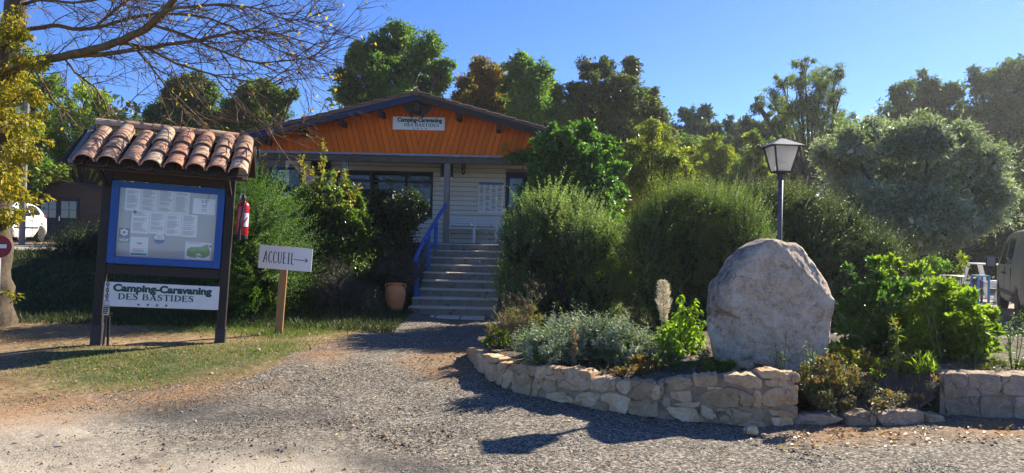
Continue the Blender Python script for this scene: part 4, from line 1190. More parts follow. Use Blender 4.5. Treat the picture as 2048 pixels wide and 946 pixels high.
MB().box((.02, -.02, .56), (.11, .022, .014), Matrix.Rotation(R(-12), 3, 'Y')).build('lever', m_metal, EX, True, bevel=.003)
MB().tube([(0, -.03, .52), (-.0, -.075, .56), (.015, -.093, .50), (.0, -.092, .36), (-.02, -.09, .22), (-.022, -.088, .08)], .012, 8).build('hose', m_rubber, EX, True, smooth=True)
MB().tube([(-.022, -.088, .12), (-.022, -.088, -.01)], [.016, .022], 8).build('nozzle', m_rubber, EX, True)
MB().tube([(-.05, .03, .50), (-.04, .03, .58), (-.02, .03, .62)], .008, 6).build('hook', m_steel, EX, True)
MB().tube([(-.02, .03, .62), (-.0, .03, .70), (-.05, .03, .745)], .005, 5).build('wire', m_steel, EX, True)
# padlock box and rod at the left post
KB = thing('key_lock', 'small steel combination lock on a chain at the left post of the notice board', 'lock', Vector((nm.x, nm.y, NZ)) + NBM @ Vector((-hw + .095, -.08, .34)), NE)
MB().bb(-.035, .035, -.02, .02, 0, .12).build('case', m_steel, KB, True, bevel=.006)
for i in range(4):
    MB().bb(-.028, .028, -.026, -.0205, .018 + i * .024, .035 + i * .024).build('dial', m_metal, KB, True, bevel=.002)
MB().tube([(.022, 0, .12), (.022, 0, .17), (0, 0, .19), (-.022, 0, .17), (-.022, 0, .12)], .006, 6).build('shackle', m_steel, KB, True)
for i in range(6):
    a = i % 2
    MB().tube([(.014 * math.cos(t) if a else 0.004, .014 * math.cos(t) if not a else 0, .20 + .035 * i + .022 * math.sin(t)) for t in np.linspace(0, 6.283, 9)], .005, 5).build('chain_link', m_rust, KB, True)
RD = thing('iron_rod', 'dark iron rod leaning on the left post below the lock', 'rod', Vector((nm.x, nm.y, NZ)) + NBM @ Vector((-hw + .1, -.1, -.0)), NE)
MB().tube([(-.0, 0, -.03), (.01, 0, .33)], .013, 8).build('rod', m_metal, RD, True)
MB().tube([(.04, 0.03, -.03), (.035, .02, .33)], .016, 8).build('rod', m_trim, RD, True)
# ------------------------------------------------------------------ garden wall of rubble stone
def curve2(px_list, z=0.0):
    return [gnd(px, py, z).to_2d() for px, py in px_list]
WB = curve2([(936, 706), (942, 722), (958, 740), (975, 756), (1005, 774), (1067, 792), (1130, 806), (1204, 820), (1318, 837), (1433, 846), (1509, 852), (1588, 850)])
def dense(pl, n=90):
    pl = fine([Vector((p.x, p.y, 0)) for p in pl], 12)
    d = [0]
    for i in range(1, len(pl)): d.append(d[-1] + (pl[i] - pl[i - 1]).length)
    out = []
    for k in range(n):
        s = d[-1] * k / (n - 1)
        i = max(0, min(len(d) - 2, int(np.searchsorted(d, s)) - 1))
        t = (s - d[i]) / max(1e-9, d[i + 1] - d[i])
        out.append(pl[i].lerp(pl[i + 1], t))
    return out, d[-1]
class Wall:
    def __init__(s, pl, n=90):
        s.p, s.L = dense(pl, n)
        s.n = n
    def pt(s, u, out=0.0):
        f = min(max(u / s.L, 0), 1) * (s.n - 1); i = min(int(f), s.n - 2); t = f - i
        p = s.p[i].lerp(s.p[i + 1], t)
        d = (s.p[min(i + 3, s.n - 1)] - s.p[max(i - 2, 0)]).normalized()
        if u < 0: p = p + d * u
        if u > s.L: p = p + d * (u - s.L)
        nn = Vector((d.y, -d.x, 0))
        return p + nn * out
    def hit(s, px, py):
        """where the line of sight through a pixel meets the wall face: (along, height)"""
        r = ray(px, py); best = None
        for i in range(s.n - 1):
            a, b = s.p[i], s.p[i + 1]
            e = b - a
            det = r.x * -e.y + r.y * e.x
            if abs(det) < 1e-9: continue
            t = (a.x * -e.y + a.y * e.x) / det
            w = (r.x * a.y - r.y * a.x) / det
            lo = -0.0 if i else -6; hi = 1.0 if i < s.n - 2 else 6
            if lo <= w <= hi and t > 0 and (best is None or t < best[0]):
                best = (t, (i + w) / (s.n - 1) * s.L)
        return None if best is None else (best[1], CAMH + r.z * best[0])
W = Wall(WB)
T1 = lambda q: (930 + q[0] / 5.912, 670 + q[1] / 5.912)
T2 = lambda q: (1260 + q[0] / 5.689, 720 + q[1] / 5.689)
S1 = [  # (cap?, outline traced in the first enlargement)
 (1, [(60, 150), (160, 185), (160, 235), (118, 350), (60, 320), (40, 230)]),
 (0, [(165, 220), (235, 290), (238, 455), (125, 400), (150, 300)]),
 (1, [(190, 215), (420, 270), (382, 335), (265, 325), (235, 280)]),
 (0, [(250, 335), (372, 345), (368, 450), (382, 540), (330, 545), (255, 500)]),
 (1, [(392, 335), (530, 335), (480, 395), (455, 470), (430, 600), (385, 545), (375, 440)]),
 (0, [(482, 420), (570, 425), (588, 480), (520, 590), (480, 655), (440, 640), (462, 500)]),
 (1, [(545, 355), (740, 360), (840, 380), (838, 480), (780, 485), (650, 420), (570, 395)]),
 (0, [(592, 440), (655, 432), (775, 495), (825, 520), (800, 600), (785, 720), (700, 720), (580, 690), (568, 560)]),
 (0, [(840, 520), (930, 525), (925, 600), (865, 640), (845, 735), (795, 722), (808, 620)]),
 (1, [(850, 380), (945, 378), (955, 410), (930, 512), (850, 500)]),
 (1, [(965, 385), (1088, 388), (1080, 545), (1000, 500), (945, 505)]),
 (0, [(948, 535), (1065, 560), (1080, 660), (970, 672), (938, 640)]),
 (1, [(1100, 400), (1300, 405), (1485, 450), (1490, 640), (1380, 652), (1100, 622), (1092, 480)]),
 (0, [(940, 690), (1180, 680), (1305, 745), (1290, 800), (1100, 785), (925, 745)]),
 (1, [(1505, 520), (1640, 505), (1785, 540), (1785, 648), (1620, 652), (1500, 632)]),
 (0, [(1320, 722), (1380, 685), (1585, 692), (1595, 760), (1480, 850), (1295, 805)]),
 (0, [(1602, 702), (1760, 692), (1945, 750), (1955, 840), (1900, 930), (1722, 885), (1605, 765)]),
 (0, [(1490, 865), (1600, 775), (1705, 805), (1690, 890)]),
 (1, [(1800, 560), (1950, 545), (1950, 660), (1920, 690), (1830, 645)]),
]
S2 = [
 (1, [(0, 232), (120, 250), (245, 255), (238, 350), (180, 420), (100, 432), (0, 412)]),
 (0, [(258, 275), (345, 295), (335, 435), (290, 448), (225, 420)]),
 (0, [(0, 472), (220, 452), (315, 482), (315, 640), (0, 600)]),
 (1, [(330, 258), (383, 268), (368, 420), (350, 430), (350, 290)]),
 (1, [(400, 245), (560, 212), (690, 215), (695, 305), (520, 340), (455, 290)]),
 (1, [(725, 185), (985, 178), (995, 258), (930, 298), (780, 302), (735, 298)]),
 (1, [(1065, 168), (1400, 175), (1485, 228), (1485, 325), (1360, 315), (1250, 268), (1085, 252)]),
 (1, [(1500, 128), (1700, 128), (1822, 188), (1825, 238), (1620, 212), (1510, 202)]),
 (0, [(460, 362), (680, 362), (703, 470), (620, 473), (482, 435)]),
 (0, [(805, 410), (900, 347), (1130, 318), (1260, 342), (1388, 410), (1378, 508), (930, 537)]),
 (0, [(1512, 390), (1600, 325), (1745, 325), (1750, 460), (1690, 508), (1520, 508)]),
 (0, [(412, 535), (740, 545), (775, 640), (850, 698), (620, 690), (500, 640)]),
 (0, [(805, 505), (900, 552), (985, 640), (920, 660), (830, 630)]),
 (0, [(985, 545), (1180, 548), (1250, 585), (1385, 603), (1375, 680), (1200, 718), (1080, 718), (1010, 650)]),
 (0, [(1540, 222), (1818, 248), (1826, 328), (1700, 318), (1550, 290)]),
 (0, [(1590, 562), (1750, 582), (1840, 600), (1800, 640), (1620, 620)]),
 (0, [(385, 432), (445, 442), (455, 520), (400, 525)]),
 (0, [(1762, 345), (1828, 345), (1830, 465), (1770, 458)]),
 (0, [(940, 306), (1055, 312), (1015, 328), (892, 335), (882, 308)]),
 (0, [(1215, 690), (1380, 695), (1500, 705), (1560, 745), (1500, 765), (1240, 755)]),
 (0, [(1420, 345), (1485, 355), (1490, 480), (1470, 560), (1405, 515)]),
 (0, [(480, 495), (735, 478), (800, 478), (745, 530), (560, 522)]),
 (0, [(1590, 655), (1830, 655), (1850, 730), (1640, 745)]),
]
def stone_mesh(wall, poly, cap, depth=.16, bulge=.02, name='stone', capdepth=.24):
    """a rough block from an outline on the wall face"""
    P = [Vector(p) for p in poly]
    c = sum(P, Vector((0, 0))) / len(P)
    # resample the outline and roughen it
    per = [(P[i], P[(i + 1) % len(P)]) for i in range(len(P))]
    tot = sum((b - a).length for a, b in per); N = 26
    pts = []
    for k in range(N):
        s = tot * k / N
        for a, b in per:
            l_ = (b - a).length
            if s <= l_:
                pts.append(a.lerp(b, s / max(l_, 1e-9))); break
            s -= l_
    # soften corners slightly
    pts = [pts[i] * .7 + (pts[i - 1] + pts[(i + 1) % N]) * .15 for i in range(N)]
    pts = [c + (p - c) * (1 + .010 / max((p - c).length, .02)) for p in pts]
    pts = [p + Vector((random.uniform(-.006, .006), random.uniform(-.006, .006))) for p in pts]
    tilt = (random.uniform(-.10, .10), random.uniform(-.08, .08)); off = random.uniform(-.010, .010)
    sd = random.random() * 90
    vs, fs = [], []
    dp = capdepth if cap else depth
    rings = [(.96 if not cap else .98, -dp), (1.0, -dp * .5), (1.0, -.012), (.99, .002), (.95, .010), (.75, .013), (.4, .014)]
    for ri, (sc_, o) in enumerate(rings):
        for p in pts:
            q = c + (p - c) * sc_
            nz_ = noise.noise(Vector((q.x * 9 + sd, q.y * 9, sd))) * .020 + noise.noise(Vector((q.x * 28 + sd, q.y * 28, sd))) * .014 + (noise.voronoi(Vector((q.x * 11 + sd, q.y * 13, sd)))[0][0] - .4) * .03
            oo = o + off + ((q.x - c.x) * tilt[0] + (q.y - c.y) * tilt[1] if ri > 1 else 0) + (nz_ if ri > 1 else 0)
            w3 = wall.pt(q.x, oo)
            vs.append((w3.x, w3.y, q.y + (random.uniform(-.006, .012) if cap and ri < 2 else 0) + (-.035 if cap and ri == 0 and q.y > c.y else 0)))
    k = len(rings)
    for r_ in range(k - 1):
        for i in range(N):
            fs.append((r_ * N + i, r_ * N + (i + 1) % N, (r_ + 1) * N + (i + 1) % N, (r_ + 1) * N + i))
    w3 = wall.pt(c.x, bulge * .5 + .005 + off + noise.noise(Vector((c.x * 9, c.y * 9, sd))) * .01)
    vs.append((w3.x, w3.y, c.y)); ce = len(vs) - 1
    for i in range(N): fs.append(((k - 1) * N + i, (k - 1) * N + (i + 1) % N, ce))
    w3 = wall.pt(c.x, -dp); vs.append((w3.x, w3.y, c.y)); cb = len(vs) - 1
    for i in range(N): fs.append(((i + 1) % N, i, cb))
    return MB().add(vs, fs)
GW = thing('garden_wall', 'low curved dry-stone style garden wall of tan limestone round the flower bed', 'wall', (W.pt(W.L * .5).x, W.pt(W.L * .5).y, 0))
tops = []
def lay(wall, parent, lst, T, capdepth=.22, m=m_stone):
    for cap, poly in lst:
        q = [wall.hit(*T(p)) for p in poly]
        q = [v for v in q if v]
        if len(q) < 4: continue
        q = [(u, max(z, -.05)) for u, z in q]
        if cap: tops.extend([(u, z) for u, z in q])
        stone_mesh(wall, q, cap, capdepth=capdepth).build('stone', m, parent, smooth=True, angle=R(24))
lay(W, GW, S1, T1); lay(W, GW, S2, T2)
# top line of the wall, from the cap stones
bins = {}
for u, z in tops:
    b = int(u / .3); bins[b] = max(bins.get(b, 0), z)
def topz(u):
    ks = sorted(bins)
    return float(np.interp(u, [(k + .5) * .3 for k in ks], [bins[k] for k in ks]))
def core(wall, top, name, parent, m, thick=.34, out=-.010, n=70, s0=0, s1=None, low=.03):
    s1 = wall.L if s1 is None else s1
    vs, fs = [], []
    for i in range(n):
        u = s0 + (s1 - s0) * i / (n - 1)
        zt2 = top(u) - low
        prof = [(out + .0, -.08), (out, zt2 * .3), (out, zt2 * .65), (out - .005, zt2 - .01), (out - .05, zt2), (-thick * .6, zt2 - .005), (-thick, zt2 - .03), (-thick, -.08)]
        for o, z in prof:
            p = wall.pt(u, o + .014 * noise.noise(Vector((u * 7, z * 9, o * 5))) )
            vs.append((p.x, p.y, z + .012 * noise.noise(Vector((u * 8, o * 9, 3)))))
    k = 8
    for i in range(n - 1):
        for j in range(k - 1):
            fs.append((i * k + j, (i + 1) * k + j, (i + 1) * k + j + 1, i * k + j + 1))
    fs.append(tuple(range(k))); fs.append(tuple((n - 1) * k + j for j in range(k))[::-1])
    return MB().add(vs, fs).build(name, m, parent, smooth=True, angle=R(60))
core(W, topz, 'mortar', GW, m_mortar)
# stones on the back/inner and end faces so the wall reads from the side too
ew = W.pt(W.L); e0 = (W.pt(W.L) - W.pt(W.L - .3)).normalized(); en = Vector((-e0.y, e0.x, 0))
EWl = Wall([Vector((ew + e0 * .015 + en * t).to_2d()) for t in (0, .12, .24, .36, .5)], 20)
for q in ([(.02, .02), (.2, .0), (.22, .13), (.02, .15)], [(.24, .0), (.46, .02), (.46, .16), (.25, .15)], [(.01, .17), (.17, .15), (.18, .30), (.02, .33)], [(.2, .17), (.46, .18), (.45, .33), (.2, .32)], [(.02, .35), (.24, .33), (.24, .41), (.03, .43)], [(.27, .35), (.46, .35), (.45, .41), (.27, .42)]):
    stone_mesh(EWl, q, 0, depth=.1).build('stone', m_stone, GW, smooth=True, angle=R(50))
# low kerb stones along the open side of the bed
KW = Wall(curve2([(1590, 849), (1650, 851), (1720, 851), (1800, 848), (1882, 842)]), 30)
idp = lambda q: q
KB_ = thing('stone_edging', 'low edging of rough flat stones between the two bed walls', 'edging', (KW.pt(KW.L * .5).x, KW.pt(KW.L * .5).y, 0))
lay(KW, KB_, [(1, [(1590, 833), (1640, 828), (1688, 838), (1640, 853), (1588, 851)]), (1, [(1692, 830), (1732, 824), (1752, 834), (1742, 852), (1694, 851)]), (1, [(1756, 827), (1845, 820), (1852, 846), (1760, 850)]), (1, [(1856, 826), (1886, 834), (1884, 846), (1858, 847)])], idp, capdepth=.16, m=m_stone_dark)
WR = Wall(curve2([(1880, 829), (1930, 832), (1990, 836), (2060, 836), (2200, 838), (2400, 840)]), 50)
RWL = thing('garden_wall', 'thick stone bed wall in shade at the right edge, capped with weeds', 'wall', (WR.pt(WR.L * .4).x, WR.pt(WR.L * .4).y, 0))
tops_save = dict(bins); tops.clear()
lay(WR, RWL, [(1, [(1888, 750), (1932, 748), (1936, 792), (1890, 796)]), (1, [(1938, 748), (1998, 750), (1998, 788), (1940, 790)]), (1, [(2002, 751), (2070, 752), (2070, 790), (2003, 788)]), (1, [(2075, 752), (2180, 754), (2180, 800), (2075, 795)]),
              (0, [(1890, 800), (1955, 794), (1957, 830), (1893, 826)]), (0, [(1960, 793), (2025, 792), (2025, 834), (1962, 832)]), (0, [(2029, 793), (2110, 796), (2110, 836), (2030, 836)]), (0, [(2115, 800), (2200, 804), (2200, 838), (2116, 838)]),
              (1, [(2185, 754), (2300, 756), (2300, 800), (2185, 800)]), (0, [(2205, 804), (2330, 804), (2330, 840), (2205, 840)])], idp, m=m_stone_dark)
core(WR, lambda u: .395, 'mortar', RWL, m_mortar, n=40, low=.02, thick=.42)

# soil of the bed
def soilz(x, y):
    x, y = np.asarray(x, float), np.asarray(y, float)
    z = .24 + .10 * sstep(-.2, 2.0, x)
    gap = sstep(2.35, 2.7, x) * (1 - sstep(3.5, 3.9, x)) * (1 - sstep(5.95, 6.9, y))
    z = z * (1 - gap) + .05 * gap
    z = z + .03 * wob(x, y, 2.2) + .015 * wob(x + 7, y, 7)
    return z
bedpoly = [tuple(W.pt(u, -.12))[:2] for u in np.linspace(0, W.L, 50)] + [tuple(KW.pt(u, -.04))[:2] for u in np.linspace(0, KW.L, 12)] + [tuple(WR.pt(u, -.12))[:2] for u in np.linspace(.0, WR.L, 20)] + [(9, 10.2), (5.4, 10.6), (3, 10.2), (.6, 9.7), (-.25, 9.35), (-.42, 9.0)]
xs = np.arange(-.8, 8.6, .05); ys = np.arange(5.6, 10.8, .05)
X, Y = np.meshgrid(xs, ys); Z = soilz(X, Y)
back = sstep(9.3, 10.2, Y); Z = Z * (1 - back) + (gh(X, Y) - .03) * back
V = np.stack([X, Y, Z], -1).reshape(-1, 3); nx = len(xs)
i = np.arange(len(ys) - 1)[:, None] * nx + np.arange(nx - 1)[None]
Q = np.stack([i, i + 1, i + nx + 1, i + nx], -1).reshape(-1, 4)
cxy = V[Q].mean(1); Q = Q[inpoly(cxy[:, 0], cxy[:, 1], bedpoly)]
u_, inv = np.unique(Q, return_inverse=True)
me = npmesh('soil', V[u_], inv.reshape(-1, 4)); me.polygons.foreach_set('use_smooth', [True] * len(me.polygons))
struct(put('soil', me, m_soil))

# ------------------------------------------------------------------ the boulder
BD = 6.75
bo = [(1432, 738), (1424, 700), (1419, 640), (1418, 596), (1424, 574), (1440, 556), (1460, 532), (1464, 520), (1480, 508), (1500, 492), (1518, 485), (1534, 479), (1552, 478), (1568, 483), (1584, 487), (1602, 486), (1616, 494), (1626, 512), (1638, 526), (1643, 540), (1655, 556), (1662, 590), (1666, 606), (1658, 632), (1655, 660), (1649, 692), (1640, 712), (1632, 738), (1580, 744), (1500, 744)]
bp = [at(px, py, BD) for px, py in bo]
bc = at(1545, 612, BD)
bl = [(p.x - bc.x, p.z - bc.z) for p in bp]
N = 210
ang = [math.atan2(z, x) for x, z in bl]
rad = [math.hypot(x, z) for x, z in bl]
o_ = sorted(zip(ang, rad)); a_ = [q[0] for q in o_]; r_ = [q[1] for q in o_]
aa = np.array([-math.pi + 2 * math.pi * k / N for k in range(N)])
rr_ = np.interp(aa, [a_[-1] - 2 * math.pi] + a_ + [a_[0] + 2 * math.pi], [r_[-1]] + r_ + [r_[0]])
rings = []
for k in range(44): rings.append((k / 44 * .97 + .001, 0.0))
for s_, y_ in ((.985, .02), (1.0, .07), (1.005, .16), (1.0, .26), (.99, .36), (.96, .46), (.88, .55), (.7, .62), (.4, .66), (.02, .67)): rings.append((s_, y_))
bl = [(x * (.89 if x < 0 else 1.0) + .035, z) for x, z in bl]
ang = [math.atan2(z, x) for x, z in bl]
rad = [math.hypot(x, z) for x, z in bl]
o_ = sorted(zip(ang, rad)); a_ = [q[0] for q in o_]; r_ = [q[1] for q in o_]
rr_ = np.interp(aa, [a_[-1] - 2 * math.pi] + a_ + [a_[0] + 2 * math.pi], [r_[-1]] + r_ + [r_[0]])
vs, fs, crust = [], [], []
for s_, y_ in rings:
    for k in range(N):
        x, z = rr_[k] * s_ * math.cos(aa[k]), rr_[k] * s_ * math.sin(aa[k])
        y = y_
        # face leans back slightly and is chipped away on the lower left and along the upper left edge
        y += .05 * (z / .6) + .05 * max(0, -x)
        left = max(0, (-x - .40)) * .75
        cut = .33 + .05 * math.sin(z * 9 + 1) + .03 * noise.noise(Vector((z * 11, 2, 5))) + max(0, z + .12) * 1.3
        left += .22 * min(1, max(0, (-x - cut) / .09))
        ul = max(0, (-x * .75 + z * .66) - .43)
        y += (left + ul * 1.1) * (1 if y_ < .12 else max(0, 1 - (y_ - .1) / .3))
        ur = max(0, (x * .7 + z * .72) - .46); y += ur * .8 * (1 if y_ < .12 else max(0, 1 - (y_ - .1) / .3))
        p3 = Vector((x * 3, y_ * 3, z * 3))
        f_ = noise.fractal(p3 * 1.2, .9, 2.1, 6)
        g_ = noise.fractal(p3 * 4 + Vector((9, 3, 1)), .8, 2.0, 4)
        vd_ = noise.voronoi(p3 * 1.15 + Vector((1.3, 0, 7)))[0]; v2_ = noise.voronoi(p3 * 3.1)[0]
        edge_ = min(1.0, s_ * s_ * 1.1)
        y += f_ * .012 + g_ * .010 + (vd_[0] - .4) * .06 * edge_ + (v2_[0] - .4) * .020 + noise.fractal(p3 * 11, .7, 2, 3) * .010
        sx_ = 1 + ((.012 * f_ + .03 * (v2_[0] - .4)) if s_ > .9 else 0)
        vs.append((bc.x + x * sx_, BD + y - .02, bc.z + z * sx_))
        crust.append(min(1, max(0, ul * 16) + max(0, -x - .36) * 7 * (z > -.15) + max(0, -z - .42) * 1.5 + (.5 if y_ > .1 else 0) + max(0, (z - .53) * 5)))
M_ = len(rings)
for i in range(M_ - 1):
    for k in range(N):
        fs.append((i * N + k, (i + 1) * N + k, (i + 1) * N + (k + 1) % N, i * N + (k + 1) % N))
fs.append(tuple(range(N))); fs.append(tuple((M_ - 1) * N + k for k in range(N))[::-1])
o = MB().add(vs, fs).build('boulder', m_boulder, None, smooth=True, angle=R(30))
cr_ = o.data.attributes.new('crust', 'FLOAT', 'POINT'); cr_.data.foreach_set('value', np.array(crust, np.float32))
tag(o, 'huge upright limestone boulder standing in the flower bed before the lamp', 'boulder')

def rock(name, label, cat, c, d, m, seed, group=None, n=10, rough=.16):
    vs, fs = [], []
    for i in range(n + 1):
        th = math.pi * i / n
        for k in range(n * 2):
            ph = math.pi * k / n
            v = Vector((math.sin(th) * math.cos(ph), math.sin(th) * math.sin(ph), math.cos(th)))
            f_ = 1 + rough * 1.6 * noise.noise(v * 1.4 + Vector((seed, seed, 0))) + rough * .6 * noise.noise(v * 4 + Vector((seed, 0, 0)))
            vs.append((c[0] + v.x * f_ * d[0] / 2, c[1] + v.y * f_ * d[1] / 2, c[2] + d[2] * .38 + max(v.z * f_, -.6) * d[2] / 2))
    w = n * 2
    for i in range(n):
        for k in range(w): fs.append((i * w + k, (i + 1) * w + k, (i + 1) * w + (k + 1) % w, i * w + (k + 1) % w))
    return tag(MB().add(vs, fs).build(name, m, None, smooth=True), label, cat, group)
for i, (px, py, w, lb) in enumerate(((1503, 861, .125, 'larger rounded pale stone lying on the gravel at the wall foot'), (1528, 866, .05, 'small white stone right of the rounded stone at the wall foot'), (768, 866, .045, 'larger lone pale pebble on the open gravel'), (774, 872, .03, 'smaller pale pebble touching the lone pebble on the open gravel'), (516, 713, .055, 'pale stone lying in the grass edge below the ACCUEIL post'), (422, 750, .05, 'pale stone at the lower edge of the green grass'))):
    g = gnd(px, py, .03); rock('stone', lb, 'stone', (g.x, g.y, ghf(g.x, g.y)), (w, w * .8, w * .62), m_stone, i * 7.3)
g = at(1487, 735, 6.35); rock('stone', 'jagged brown stone lying in the bed just left of the boulder foot', 'stone', (g.x, 6.35, .34), (.20, .16, .13), m_stone, 55, rough=.4)
g = at(1362, 722, 7.2); rock('stone', 'grey half-buried stone in the bed under the bright leafy plant', 'stone', (g.x, 7.2, .27), (.2, .16, .12), m_mortar, 71, rough=.3)
g = at(1030, 700, 7.95)
o = MB().lathe([(.0, -.05), (.055, -.05), (.05, .1), (.052, .16), (.03, .165), (0, .15)], (g.x, 7.95, .24), 9).build('stump', m_darkbark, None, smooth=True, angle=R(40)); tag(o, 'short dark wooden stump at the left end of the flower bed', 'stump')

# ------------------------------------------------------------------ garden lamp behind the boulder
LD = 7.75
lb = at(1559, 478, LD)
LA = thing('garden_lamp', 'old lantern on a grey pole rising behind the boulder, milky panes, one broken', 'lamp', (lb.x, LD, .3))
kk = LD / F
zb, zt2 = at(1562, 344, LD).z - .3, at(1562, 293, LD).z - .3
MB().tube([(0, 0, -.1), (0, 0, zb - .03)], .026, 14).build('pole', m_polemetal, LA, True, smooth=True)
MB().lathe([(.026, zb - .09), (.034, zb - .085), (.034, zb - .03), (.05, zb - .02), (.05, zb - .012), (0, zb - .012)], (0, 0, 0), 14).build('collar', m_metal, LA, True, smooth=True, angle=R(40))
yw = R(-5)
LR = Matrix.Rotation(-yw, 3, 'Z')
sb, st_ = .078, .138
def LP(x, y, z): return LR @ Vector((x, y, z))
mb = MB()
for sx in (-1, 1):
    for sy in (-1, 1):
        mb.tube([LP(sx * sb, sy * sb, zb), LP(sx * st_, sy * st_, zt2)], .011, 4)
for (s_, z_) in ((sb, zb), (st_, zt2)):
    for a, b in (((-1, -1), (1, -1)), ((1, -1), (1, 1)), ((1, 1), (-1, 1)), ((-1, 1), (-1, -1))):
        mb.tube([LP(a[0] * s_, a[1] * s_, z_), LP(b[0] * s_, b[1] * s_, z_)], .010, 4)
mb.add([LP(sx * sb, sy * sb, zb - .008 + d) for d in (0, .006) for sx, sy in ((-1, -1), (1, -1), (1, 1), (-1, 1))], [(3, 2, 1, 0), (4, 5, 6, 7), (0, 1, 5, 4), (1, 2, 6, 5), (2, 3, 7, 6), (3, 0, 4, 7)])
mb.build('lantern_frame', m_metal, LA, True)
m, t, n, l = newmat('milky_pane')
p = n['Principled BSDF']; p.inputs['Base Color'].default_value = (.8, .79, .74, 1); p.inputs['Roughness'].default_value = .35
tr = n.new('ShaderNodeBsdfTranslucent'); tr.inputs[0].default_value = (.82, .81, .76, 1)
tp = n.new('ShaderNodeTexNoise'); tp.inputs['Scale'].default_value = 7; tp.inputs['Detail'].default_value = 6
tc_ = n.new('ShaderNodeTexCoord'); l.new(tc_.outputs['Object'], tp.inputs['Vector'])
rp_ = ramp(n, [(.32, (.62, .60, .55)), (.5, (.92, .90, .85))]); l.new(tp.outputs['Fac'], rp_.inputs[0]); l.new(rp_.outputs[0], p.inputs['Base Color']); l.new(rp_.outputs[0], tr.inputs[0])
mx = n.new('ShaderNodeMixShader'); mx.inputs[0].default_value = .72
l.new(p.outputs[0], mx.inputs[1]); l.new(tr.outputs[0], mx.inputs[2]); l.new(mx.outputs[0], n['Material Output'].inputs['Surface'])
m_milk = m
def pane(side, pts):
    """pts are (across -1..1, up 0..1) on one lantern side"""
    vs = []
    for d in (0, .003):
        for a, h in pts:
            s_ = sb + (st_ - sb) * h - .004 - d
            z_ = zb + (zt2 - zb) * h
            q = {0: (a * s_, -s_), 1: (s_, a * s_), 2: (-a * s_, s_), 3: (-s_, -a * s_)}[side]
            vs.append(LP(q[0], q[1], z_))
    k = len(pts)
    return MB().add(vs, [tuple(range(k)), tuple(range(2 * k - 1, k - 1, -1))] + [(i, (i + 1) % k, k + (i + 1) % k, k + i) for i in range(k)])
full = [(-.94, .03), (.94, .03), (.94, .97), (-.94, .97)]
for s_ in (0, 1, 2): pane(s_, full).build('pane', m_milk, LA, True)
o = pane(3, [(-.94, .03), (-.9, .97), (.94, .97), (.94, .42), (.70, .36), (.62, .22), (.3, .14), (.45, .08), (.2, .03)]).build('pane', m_milk, LA, True)
o['label'] = 'broken milky pane with a jagged lower corner missing'
re_, rz0 = .178, zt2 + .002
vs = [LP(sx * re_, sy * re_, rz0 - .006) for sx, sy in ((-1, -1), (1, -1), (1, 1), (-1, 1))] + [LP(sx * re_, sy * re_, rz0) for sx, sy in ((-1, -1), (1, -1), (1, 1), (-1, 1))] + [LP(sx * .03, sy * .03, rz0 + .078) for sx, sy in ((-1, -1), (1, -1), (1, 1), (-1, 1))] + [LP(0, 0, rz0 + .088)]
MB().add(vs, [(3, 2, 1, 0)] + [(i, (i + 1) % 4, 4 + (i + 1) % 4, 4 + i) for i in range(4)] + [(4 + i, 4 + (i + 1) % 4, 8 + (i + 1) % 4, 8 + i) for i in range(4)] + [(8 + i, 8 + (i + 1) % 4, 12) for i in range(4)]).build('lantern_roof', m_polemetal, LA, True)

# ------------------------------------------------------------------ cars
def loft(mb, secs, closed=True):
    """secs: list of rings of equal length"""
    k = len(secs[0]); vs = [p for s_ in secs for p in s_]; fs = []
    for i in range(len(secs) - 1):
        for j in range(k if closed else k - 1):
            fs.append((i * k + j, (i + 1) * k + j, (i + 1) * k + (j + 1) % k, i * k + (j + 1) % k))
    if closed: fs += [tuple(range(k))[::-1], tuple((len(secs) - 1) * k + j for j in range(k))]
    return mb.add(vs, fs)
def carbody(prof, hwid, belt, tumble, arches, wr_):
    """side outline: list of (x, low z, top z); section rounded, narrowing above the belt line"""
    secs = []
    for x, z0, z1, wf in prof:
        h = hwid * wf
        for ax_ in arches:
            if abs(x - ax_) < wr_: z0 = max(z0, math.sqrt(wr_ * wr_ - (x - ax_) ** 2) + .3)
        zb_ = min(belt, z1 - .03)
        ht = h - (tumble * max(0, (z1 - zb_)) )
        ring = [(x, -h * .93, z0), (x, -h, z0 + .08), (x, -h, z0 + (zb_ - z0) * .6), (x, -h * .985, zb_), (x, -ht, max(z1 - .07, zb_ + .005)), (x, -ht * .86, z1 - .015), (x, -ht * .5, z1)]
        ring = ring + [(a, -b, c) for a, b, c in ring[::-1]]
        secs.append([Vector(v) for v in ring])
    return secs
def wheel(parent, x, y, r, w, side, hub=m_steel):
    ax_ = Matrix.Rotation(R(90) * side, 3, 'X')
    W_ = MB().lathe([(r * .62, -w / 2), (r * .92, -w / 2), (r, -w / 2 + .03), (r, w / 2 - .03), (r * .92, w / 2), (r * .62, w / 2)], (x, y, r), 26, ax_).build('wheel', m_rubber, parent, True, smooth=True, angle=R(40))
    MB().lathe([(r * .64, w * .42), (r * .60, w * .35), (r * .22, w * .40), (r * .15, w * .46), (0, w * .46)], (x, y, r), 20, ax_).build('rim', hub, W_, True, smooth=True, angle=R(40))
    mb = MB()
    for k_ in range(7):
        a = k_ * 2 * math.pi / 7
        c_ = Vector((math.cos(a) * r * .47, 0, math.sin(a) * r * .47 + r)) + Vector((x, y - side * w * .41, 0))
        mb.lathe([(0, -.004), (.035, -.004), (.035, .004), (0, .004)], c_, 8, ax_)
    mb.build('vent_hole', m_trim, W_, True)
def seg(mb, P):   # thin slab from a quad outline, pushed along +n
    return mb
